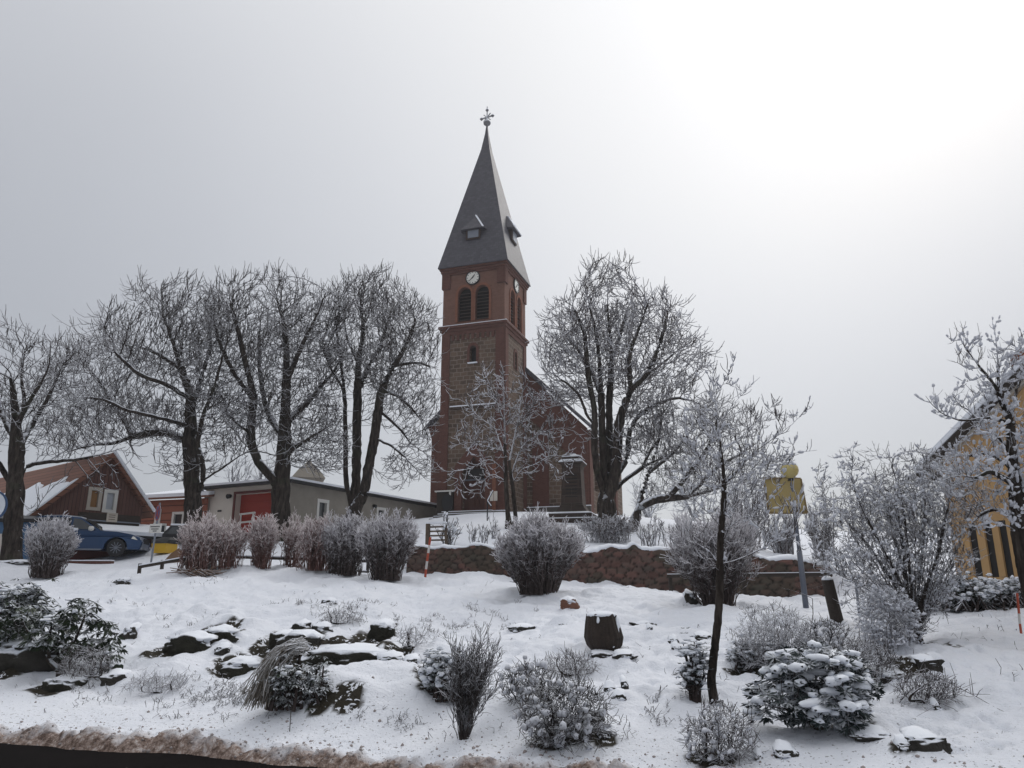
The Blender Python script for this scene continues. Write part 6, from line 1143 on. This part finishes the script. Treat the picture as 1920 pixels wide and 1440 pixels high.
# clods and crumbs of snow and grit beside the road
rng = np.random.default_rng(5); n = 1500; X = rng.uniform(-8, 7.5, n); e = rng.exponential(.45, n) + .0; Y = road_edge(X) + e; ok = Y < 15; X, Y = X[ok], Y[ok]; Z = gz(X, Y); v0, f0 = ico(1); n = len(X)
R = (.005 + .022*rng.random(n)**4)[:, None, None]; V = v0[None]*R*(1 + .5*(rng.random((n, len(v0), 1)) - .5)); V = V + np.stack([X, Y, Z], 1)[:, None] ; F = (f0[None] + (np.arange(n)*len(v0))[:, None, None]).reshape(-1, 3)
o = mk('snow_crumbs', V.reshape(-1, 3), F, mat_plain('dirty_crumbs', (.36, .32, .31), .9, var=.5, sc=20)); tag(o, 'crumbs of dirty snow and grit scattered along the road edge', 'debris', None, 'stuff')
# grass and weed tips through the snow, thick in a few patches
rng = np.random.default_rng(9); PX, PD = [], []
for cx, cy, rx, ry, n in [(870,1170,70,26,260),(650,1160,60,24,260),(400,1310,70,30,420),(700,1150,50,20,120),(950,1160,60,30,120),(160,1290,60,20,120),(1450,1190,70,30,200),(1640,1240,50,30,160),(250,1130,60,30,60),(560,1150,70,20,120),(1250,1330,60,40,90),(1150,1350,40,30,60),(820,1190,50,30,140),(350,1190,60,20,100),(1380,1200,50,40,80),(740,1350,60,30,60)]:
    for k in range(n//9):
        u, v = rng.normal(cx, rx*.55), rng.normal(cy, ry*.55); h_ = hit(u, v, True)
        for q_ in range(rng.integers(2, 10)): PX.append(h_[0] + rng.normal(0, .05)); PD.append(h_[1] + rng.normal(0, .05))
n = 1100; px = rng.uniform(-60, 1980, n); D = np.exp(rng.uniform(math.log(9.2), math.log(24), n)); X = (px - 960)/1440/1.06*D; keep = (vnoise(X*.7, D*.7, s=71) > .05) & (D > road_edge(X) + .9)
X = np.concatenate([X[keep], PX]); D = np.concatenate([D[keep], PD]); Z = gz(X, D); n = len(X); b = np.stack([X, D, Z - .02], 1); k = rng.normal(0, .045, (n, 3)); k[:, 2] = .02 + .09*rng.random(n); c = b + k; d = c + rng.normal(0, .035, (n, 3)); f = b + (c - b)*.6; g2 = f + rng.normal(0, .03, (n, 3))
V, F = edges_mesh(np.concatenate([b, c, f]), np.concatenate([c, d, g2]), np.full(3*n, .0045), np.full(3*n, .003), 3); o = mk('weed_tips', V, F, M['twig']); tag(o, 'short weed tips poking through the snow of the bank', 'weeds', None, 'stuff')

# ================================================================== STREET FURNITURE
def post_obj(name, label, cat, px, py, D=None): g = G(px, py) if D is None else Vector(place(px, py, D)); return empty(name, tuple(g), 0, label, cat), g, g.y/1440*1.03
r, g, s = post_obj('street_lamp', 'street lamp with a yellowed globe with snow on top, on a grey steel post', 'street lamp', 1512, 1140)
top = P(1481, 890, g.y) - g; tl = Vector((top.x, 0, top.z)) ; q = MB(); q.cyl((0, 0, -.3), tl*.42, .066, .062, 12); q.cyl(tl*.42, tl*.97, .046, .04, 12); q.build('post', mat_plain('grey_post', (.12, .135, .17), .5, .3), r, True)
q = MB(); q.cyl(tl*.95, tl*.985, .09, .075, 12); q.build('collar', M['iron'], r)
q = MB(); q.lathe([(.05, -.02), (.12, .03), (.19, .10), (.215, .19), (.20, .28), (.14, .35), (.03, .38)], (tl.x, 0, tl.z*.97), 16); q.build('globe', mat_plain('yellowed_globe', (.50, .41, .16), .35, var=.15, sc=8), r, True)
q = MB(); q.lathe([(.18, .30), (.16, .36), (.08, .40), (.01, .41)], (tl.x, 0, tl.z*.97 + .008), 14); q.build('snow_cap', M['snow'], r, True)
# banner
D = g.y; A = [P(1433, 896, D), P(1503, 897, D - .1), P(1515, 961, D - .1), P(1443, 961, D)]; rb = empty('banner', tuple(A[3]), 0, 'square dull yellow fabric banner stretched in a tilted frame on the lamp post', 'banner'); n = 22; V = []; F = []; o = A[3]
for side in (0, .03):
    for j in range(n + 1):
        for i in range(n + 1):
            u, v = i/n, j/n; p = A[3].lerp(A[2], u).lerp(A[0].lerp(A[1], u), v) - o; w = .035*math.sin(u*5 + v*4)*math.sin(v*6 - u*2) + .02*math.sin(u*17 + v*9)*math.exp(-((u-.45)**2 + (v-.55)**2)*9); V.append((p.x, p.y + .05 + w + side, p.z))
m_ = (n+1)**2
for j in range(n):
    for i in range(n): a = j*(n+1) + i; F += [(a, a+1, a+n+2, a+n+1), (m_+a+n+1, m_+a+n+2, m_+a+1, m_+a)]
mk('cloth', V, F, mat_plain('yellow_fabric', (.36, .28, .12), .8, var=.06, sc=1), rb, True)
q = MB()
for a, b in ((0, 1), (1, 2), (2, 3), (3, 0)): q.beam(A[a] - o + Vector((0, .06, 0)), A[b] - o + Vector((0, .06, 0)), .035, .05)
pm = Vector((top.x*.80, 0, top.z*.80)) + g - o; q.beam(pm, pm + Vector((-.18, .05, .02)), .05, .06); q.build('frame', mat_plain('ochre_frame', (.20, .14, .06), .7), rb)
# wooden post, rail, grey stake
r, g, s = post_obj('wooden_post', 'short thick dark wooden post leaning left, right of the lamp post', 'post', 1572, 1163); q = MB(); q.cyl((0, 0, -.2), (-12*s, 0, 66*s), 11*s, 10*s, 12); q.build('timber', M['wood_d'], r); q = MB(); q.lathe([(10*s, 0), (9*s, .04), (5*s, .07), (1*s, .08)], (-12*s, 0, 66*s), 12); q.build('snow_cap', M['snow'], r, True)
D = 18.5; a, b = P(1252, 1080, 22.5), P(1560, 1077, 19.5); rr = empty('barrier_rail', tuple(a), 0, 'dark horizontal wooden rail running behind the young tree toward the thick post', 'railing'); q = MB(); q.beam((0, 0, 0), b - a, .08, .09)
q.build('rail', M['wood_d'], rr); q = MB()
for k in (.02, .5, .98):
    p = (b - a)*k; w = p + a; q = MB(); q.beam((p.x, p.y + .06, drop(w.x, w.y) - a.z - .1), (p.x, p.y + .06, p.z), .09, .09); q.build('support', M['wood_d'], rr)

q = MB(); q.beam((0, 0, .05), (b - a) + Vector((0, 0, .05)), .07, .025); q.build('snow_strip', M['snow'], rr)
def stake(label, px, py, tx, ty, D, cols, w=.035, name='snow_marker'):
    g = Vector(place(px, py, D)); t = P(tx, ty, D) - g; root = empty(name, tuple(g), 0, label, 'marker pole'); n = len(cols)
    for i, c in enumerate(cols): q = MB(); q.cyl(t*(i/n) - (Vector((0, 0, .15)) if i == 0 else Vector()), t*((i+1)/n), w, w, 8); q.build('pole_section', c, root)
    return root
RED = mat_plain('marker_red', (.40, .07, .035), .6); WHT = mat_plain('marker_white', (.6, .58, .56), .6)
stake('tilted red and white snow marker pole in front of the stone wall', 797, 1071, 807, 1007, 26.6, [RED, WHT, RED, WHT, RED], .04)
stake('red and white snow marker pole at the right edge of the photo', 1916, 1200, 1907, 1112, 13.6, [RED, WHT, RED, RED], .02)
stake('thin grey steel stake right of the thick wooden post', 1612, 1160, 1604, 1085, 17.5, [M['metal'], M['metal']], .03, 'steel_stake')
# no stopping sign with a plate
r, g, s = post_obj('road_sign', 'round blue and red no stopping sign above a white plate, on a thin post', 'traffic sign', 283, 1050, 29.0)
q = MB(); q.cyl((0, 0, -.3), (4*s, 0, 112*s), .035, .035, 8); q.build('post', M['metal'], r)
def disc(rad, y0, y1, cx, cz, k=32): Q = MB(); Q.cyl((cx, y0, cz), (cx, y1, cz), rad, rad, k); return Q
yaw = Matrix.Rotation(math.radians(-48), 4, 'Z'); hd = empty('sign_face', (4*s, -.045, 94*s), math.radians(-50)); hd.parent = r; rr_ = 14.5*s
disc(rr_, -.02, 0, 0, 0).build('disc', M['metal'], hd); disc(rr_*.97, -.026, -.02, 0, 0).build('red_ring', mat_plain('sign_red', (.30, .03, .04), .4), hd); disc(rr_*.80, -.032, -.026, 0, 0).build('blue_field', mat_plain('sign_blue', (.02, .05, .17), .4), hd)
q = MB()
for sg in (1, -1): q.beam((-rr_*.6, -.036, -rr_*.6*sg), (rr_*.6, -.036, rr_*.6*sg), .01, .06)
q.build('red_cross', M['redgate'], hd)
pl_ = empty('plate', (2.5*s, -.05, 66*s), math.radians(-12)); pl_.parent = r; q = MB(); q.box(-12*s, 12*s, -.02, 0, -8*s, 8*s); q.build('panel', M['white'], pl_); q = MB()
for z, w in ((3.2, 9.5), (-1.0, 7.5), (-4.6, 4)): 
    for k in range(int(w*1.3)): x = -w*s + k*2*w*s/int(w*1.3); q.box(x, x + 1.0*s, -.026, -.02, (z - 1.0)*s, (z + 1.0)*s)
q.build('small_print', M['black'], pl_)
# round mirror at the left edge
r, g, s = post_obj('traffic_mirror', 'pale round traffic mirror with a blue rim at the left edge', 'mirror', -33, 1060, 28.5); q = MB(); q.cyl((0, 0, -.2), (0, 0, 135*s), .04, .04, 8); q.build('post', M['metal'], r); disc(28*s, -.08, -.03, 0, 102*s).build('rim', mat_plain('blue_rim', (.03, .07, .16), .5), r); disc(25*s, -.10, -.085, 0, 102*s).build('mirror_face', mat_plain('frosted_mirror', (.62, .66, .72), .3), r)
# bench beside the wall
g = Vector(place(806, 1020, 28.9)); r = empty('slatted_bench', tuple(g), -.3, 'brown wooden slatted bench end beside the marker pole above the wall', 'bench'); s = 28.9/1440
q = MB(); q.box(-8*s, -1*s, -.06, .06, -.3, 42*s); q.build('post', M['wood'], r); q = MB()
for z in (36, 28, 20, 12): q.box(-.5*s, 32*s, -.03, .0, z*s - .03, z*s + .03)
q.build('slats', M['wood'], r); q = MB(); q.box(30*s, 34*s, -.05, .05, -.3, 38*s); q.build('post', M['wood'], r); q = MB(); q.box(-8.2*s, 32*s, -.07, .065, 42*s + .002, 42*s + .06); q.build('snow_strip', M['snow'], r)
# handrail with snow by the church door
D = 42; a = Vector(place(915, 968, D)); r = empty('handrail', tuple(a), 0, 'bent snow covered handrail right of the church door steps', 'handrail'); pp = [P(924, 921, D), P(914, 940, D), P(921, 950, D)]; pp = [p - a for p in pp]; q = MB(); q.beam(pp[0], pp[1], .07, .07); q.beam(pp[1], pp[2], .07, .07); q.cyl((pp[1].x, 0, -.3), pp[1] , .035, .035, 6); q.build('rail', M['iron'], r); q = MB(); q.beam(pp[0] + Vector((0, -.02, .05)), pp[1] + Vector((0, -.02, .05)), .09, .05); q.beam(pp[1] + Vector((0, -.02, .045)), pp[2] + Vector((0, -.02, .045)), .09, .05); q.build('snow', M['snow'], r)
# low rail fence behind the hedge
def railfence(label, p0, p1, n, D0, D1, h=.75):
    a = Vector(place(*p0, D0)); b = Vector(place(*p1, D1)); r = empty('rail_fence', tuple(a), 0, label, 'fence'); d = b - a
    for k in range(n + 1):
        p = d*(k/n); z = drop(a.x + p.x, a.y + p.y) - a.z; q = MB(); q.box(p.x - .045, p.x + .045, p.y - .045, p.y + .045, z - .3, z + h); q.build('fence_post', M['wood_d'], r)
    q = MB(); qs = MB()
    for hh in (h - .12, h - .5): q.beam((0, -.07, hh), d + Vector((0, -.07, hh)), .04, .09); qs.beam((0, -.07, hh + .065), d + Vector((0, -.07, hh + .065)), .05, .035)
    q.build('rails', M['wood_d'], r); qs.build('snow_on_rails', M['snow'], r)
railfence('low wooden rail fence seen through the gaps of the hedge', (385, 1050), (690, 1050), 6, 27.2, 27.4, .5)
railfence('short stack of snowy rails left of the reddish hedge', (262, 1064), (345, 1064), 2, 26.0, 26.0, .35)
# cut branches under the first hedge bush
rng = np.random.default_rng(4); g = G(368, 1080); r = empty('branch_pile', tuple(g), 0, 'small pile of cut brown branches at the foot of the leftmost hedge bush', 'branches'); n = 60; s = g.y/1440; p0 = np.stack([rng.uniform(-38, 20, n)*s, rng.normal(0, .2, n), rng.random(n)*.18], 1); d = np.stack([rng.uniform(10, 38, n)*s*np.sign(rng.random(n) - .2), rng.normal(0, .15, n), rng.normal(0, .12, n)], 1); V, F = edges_mesh(p0, p0 + d, np.full(n, .022), np.full(n, .014), 5); mk('branches', V, F, mat_snowy('cut_branch', (.10, .06, .04), (.2, .13, .09), .5, .8), r, True)
# yellow grit bin with dark lid, brown heap
g = Vector(place(310, 1022, 33.5)); r = empty('grit_bin', tuple(g), -.2, 'yellow grit bin with a dark domed lid between the car and the hedge', 'grit bin'); s = 33.5/1440
q = MB(); q.prism([(-13*s, -.4, 0), (13*s, -.4, 0), (15*s, -.45, 17*s), (-15*s, -.45, 17*s)], (0, .8, 0)); q.build('bin', mat_plain('bin_yellow', (.55, .33, .02), .5, var=.08), r); q = MB(); q.prism([(-16*s, -.48, 17*s), (16*s, -.48, 17*s), (15*s, -.3, 24*s), (9*s, 0, 29*s), (-9*s, 0, 29*s), (-15*s, -.3, 24*s)], (0, .6, 0)); q.build('lid', M['black'], r)
g = Vector(place(332, 1044, 30)); r = empty('timber_hut', tuple(g), .2, 'small brown pitched timber cover beside the yellow bin', 'wooden cover'); s = 30/1440; q = MB(); q.prism([(-22*s, -.4, -.1), (18*s, -.4, -.1), (18*s, -.3, 18*s), (4*s, -.3, 24*s), (-8*s, -.35, 14*s)], (0, .9, 0)); q.build('boards', mat_plain('tan_boards', (.17, .10, .06), .8, bump=.5), r); q = MB(); q.prism([(18*s, -.32, 18*s + .005), (4*s, -.32, 24*s + .005), (4*s, -.32, 24*s + .08), (18*s, -.32, 18*s + .06)], (0, .8, 0)); q.build('snow', M['snow'], r)
b = P(345, 998, 35); r = empty('parked_vehicle', (b.x, b.y, drop(b.x, b.y)), .2, 'dark windowed van roof with snow, barely seen above the yellow bin', 'van'); zt_ = P(345, 985, 35).z - drop(b.x, b.y); q = MB(); q.prism([(-.9, 0, .3), (.9, 0, .3), (.9, 0, zt_ - .4), (.6, .1, zt_), (-.6, .1, zt_), (-.9, 0, zt_ - .4)], (0, 2.2, 0)); q.build('body', M['iron'], r); q = MB(); q.box(-.62, .62, .1, 2.2, zt_ + .002, zt_ + .08); q.build('snow', M['snow'], r); q = MB(); q.prism([(-.7, -.02, zt_ - .38), (.7, -.02, zt_ - .38), (.52, .06, zt_ - .06), (-.52, .06, zt_ - .06)], (0, .03, 0)); q.build('windscreen', M['glass'], r)
for x in (-.75, .75): q = MB(); q.cyl((x, .3, .32), (x*1.15, .3, .32), .32, .32, 16); q.build('wheel', M['black'], r)
# red kerb wall by the car
g = Vector(place(150, 1062, 31.2)); r = empty('low_brick_wall', tuple(g), -.03, 'low dark red brick kerb wall in front of the blue car', 'wall'); q = MB(); s = 31.2/1440; q.box(-45*s, 56*s, 0, .25, -.4, 5*s); q.build('bricks', M['brick'], r); q = MB(); q.box(-45*s, 56*s, -.01, .26, 5*s + .002, 5*s + .04); q.build('snow', M['snow'], r)

# ================================================================== BLUE CAR
def car():
    D = 33.0; c = Vector(place(224, 1052, D + .6)); ya = math.radians(13); s = D/1440*1.02
    r = empty('parked_car', (c.x, c.y, c.z + .02), ya, 'blue off road car with chrome door handles, parked beyond the round bush', 'car'); W2 = .9
    blue = mat_plain('car_blue_paint', (.010, .042, .115), .28, .3, var=.04, spec=.6)
    wb = 2.75; wr = .36; fx, rx = 0.0, -wb
    # side profile in metres: x forward, z up, the front wheel axle at x=0
    def arc(cx): return [(cx + .46*math.cos(a), .36 + .44*math.sin(a)) for a in np.linspace(0, math.pi, 11)]
    bot = [(.95, .42)] + [(.90, .30), (.50, .28)] + arc(fx) + [(-.5, .27), (rx + .5, .27)] + arc(rx) + [(rx - .5, .33), (rx - .95, .42)]
    topl = [(rx - 1.02, .62), (rx - .98, 1.02), (-1.95, 1.05), (-.78, 1.06), (.0, 1.02), (.52, .93), (.86, .80), (.99, .62)]
    prof = bot + topl; q = MB(); n = len(prof); tris = tessellate_polygon([[Vector((a, b, 0)) for a, b in prof]]); V = []; ys = (-W2, -W2 + .06, W2 - .06, W2)
    for k, y in enumerate(ys):
        for a, b in prof:
            f = .985 if k in (0, 3) else 1.0; fr = max(0, (a - .45)/.55)*.13; yy = y*(1 - fr); V.append((-.9 + (a + .9)*f, yy, .66 + (b - .66)*(.96 if k in (0, 3) else 1)))
    F = [t for t in tris] + [tuple(3*n + i for i in t) for t in tris]
    for k in range(3):
        for i in range(n): j = (i+1) % n; F.append((k*n+i, k*n+j, (k+1)*n+j, (k+1)*n+i))
    q.add(V, F); q.build('body', blue, r)
    # cabin with tumblehome
    base = [(rx - .85, 1.03), (-.72, 1.05)]; roof = [(rx - .55, 1.62), (-2.6, 1.68), (-1.75, 1.64)]
    q = MB(); L = [(rx - .9, 1.02, .86), (-.66, 1.04, .84), (-1.55, 1.60, .68), (-2.3, 1.67, .67), (rx - .35, 1.63, .67), (rx - .75, 1.52, .68)]
    V = [(x, -y, z) for x, z, y in L] + [(x, y, z) for x, z, y in L]; n = len(L); q.add(V, [tuple(range(n)), tuple(range(n, 2*n))[::-1]] + [((i+1) % n, i, n + i, n + (i+1) % n) for i in range(n)]); q.build('cabin', blue, r)
    def side(y, dz, pts, nm, m, off):
        Q = MB(); A = []
        for x, z in pts: t = (z - 1.03)/.62; yy = .855 + (.675 - .855)*t; A.append((x, y*(yy + off), z))
        Q.prism(A, (0, -y*.03, 0)); return Q.build(nm, m, r)
    for y in (-1, 1):
        side(y, 0, [(-.86, 1.10), (-1.50, 1.52), (-1.78, 1.56), (-1.78, 1.10)], 'side_window', M['glass'], .012); side(y, 0, [(-1.86, 1.10), (-1.86, 1.56), (-2.62, 1.56), (-2.7, 1.10)], 'side_window', M['glass'], .012); side(y, 0, [(-2.8, 1.12), (-2.75, 1.55), (-3.15, 1.52), (-3.42, 1.14)], 'side_window', M['glass'], .012)
        for x in (-1.62, -2.55): Q = MB(); Q.box(x - .11, x + .11, y*W2 - .018*(y < 0) - .0, y*W2 + .018*(y > 0), .93, .965); Q.build('door_handle', M['white'], r)
        Q = MB(); Q.lathe([(.02, -.1), (.10, -.07), (.12, .02), (.08, .09), (.01, .1)], (-1.0, y*1.02, 1.12), 10); Q.build('mirror', M['white'], r, True)
        Q = MB(); Q.box(-2.2, -.55, y*W2 - .05, y*W2 + .05, .25, .31); Q.build('sill', M['metal'], r)
        Q = MB(); Q.prism([(.60, y*.77, .84), (.90, y*.70, .75), (.93, y*.70, .66), (.55, y*.80, .74)], (0, y*.075, 0)); Q.build('headlight', M['clockw'], r)
        for wx in (fx, rx):
            Q = MB(); Q.cyl((wx, y*.66, wr), (wx, y*.875, wr), wr, wr, 28); w = Q.build('wheel', M['black'], r)
            Q = MB(); Q.cyl((wx, y*.870, wr), (wx, y*.885, wr), .25, .25, 24)
            Q.build('rim', M['iron'], w); Q = MB()
            for k in range(10): a = k*math.pi/5; Q.beam((wx, y*.89, wr), (wx + .235*math.cos(a), y*.89, wr + .235*math.sin(a)), .02, .028)
            Q.build('spokes', M['metal'], w)
    Q = MB(); Q.add([(-.74, -.76, 1.075), (-.74, .76, 1.075), (-1.46, .63, 1.545), (-1.46, -.63, 1.545)], [(0, 1, 2, 3)]); ws = Q.build('windscreen', M['glass'], r); ws.location = (.035, 0, .02)
    Q = MB(); Q.box(.955, 1.0, -.5, .5, .55, .76); Q.build('grille', M['black'], r); Q = MB(); Q.box(.2, 1.0, -.74, .74, .30, .40); Q.build('bumper', M['metal'], r)
    Q = MB(); Q.prism([(-2.3, 0, 1.675), (-1.6, 0, 1.615), (-1.6, 0, 1.65), (-2.3, 0, 1.72), (rx - .3, 0, 1.69), (rx - .35, 0, 1.64)], (0, .6, 0)); 
    for o_ in [Q.build('snow_on_roof', M['snow'], r)]: o_.location = (0, -.3, 0)
    # white decal swirls on the door
    Q = MB(); yy = -W2 - .004
    def ringd(cx, cz, ro, ri, a0, a1):
        t = np.linspace(a0, a1, 14); P_ = [(cx + ro*math.cos(a), yy, cz + ro*math.sin(a)) for a in t] + [(cx + ri*math.cos(a), yy, cz + ri*math.sin(a)) for a in t[::-1]]; m = len(t)
        Q.add(P_, [(i, i+1, 2*m-2-i, 2*m-1-i) for i in range(m-1)])
    ringd(-1.98, .80, .13, .075, 0, 2*math.pi); ringd(-2.22, .80, .12, .07, -.6, math.pi + .6); ringd(-2.30, .66, .11, .06, .4, math.pi*1.2); ringd(-2.2, .52, .08, .04, 0.2, 2.4); Q.build('door_decal', M['white'], r)
car()

# ================================================================== THE MISTY AIR
if HAZE:
    q = MB(); q.box(-335, 335, -35, 425, -1.5, 60); hz = q.build('haze', None); tag(hz, 'thin winter mist over the whole place', 'haze', None, 'stuff')
    m = bpy.data.materials.new('mist'); m.use_nodes = True; t = m.node_tree; t.nodes.clear(); o_ = t.nodes.new('ShaderNodeOutputMaterial'); v = t.nodes.new('ShaderNodeVolumePrincipled')
    v.inputs['Color'].default_value = (.93, .95, 1, 1); v.inputs['Density'].default_value = HAZE; v.inputs['Anisotropy'].default_value = 0.3; t.links.new(v.outputs[0], o_.inputs['Volume']); hz.data.materials.append(m)
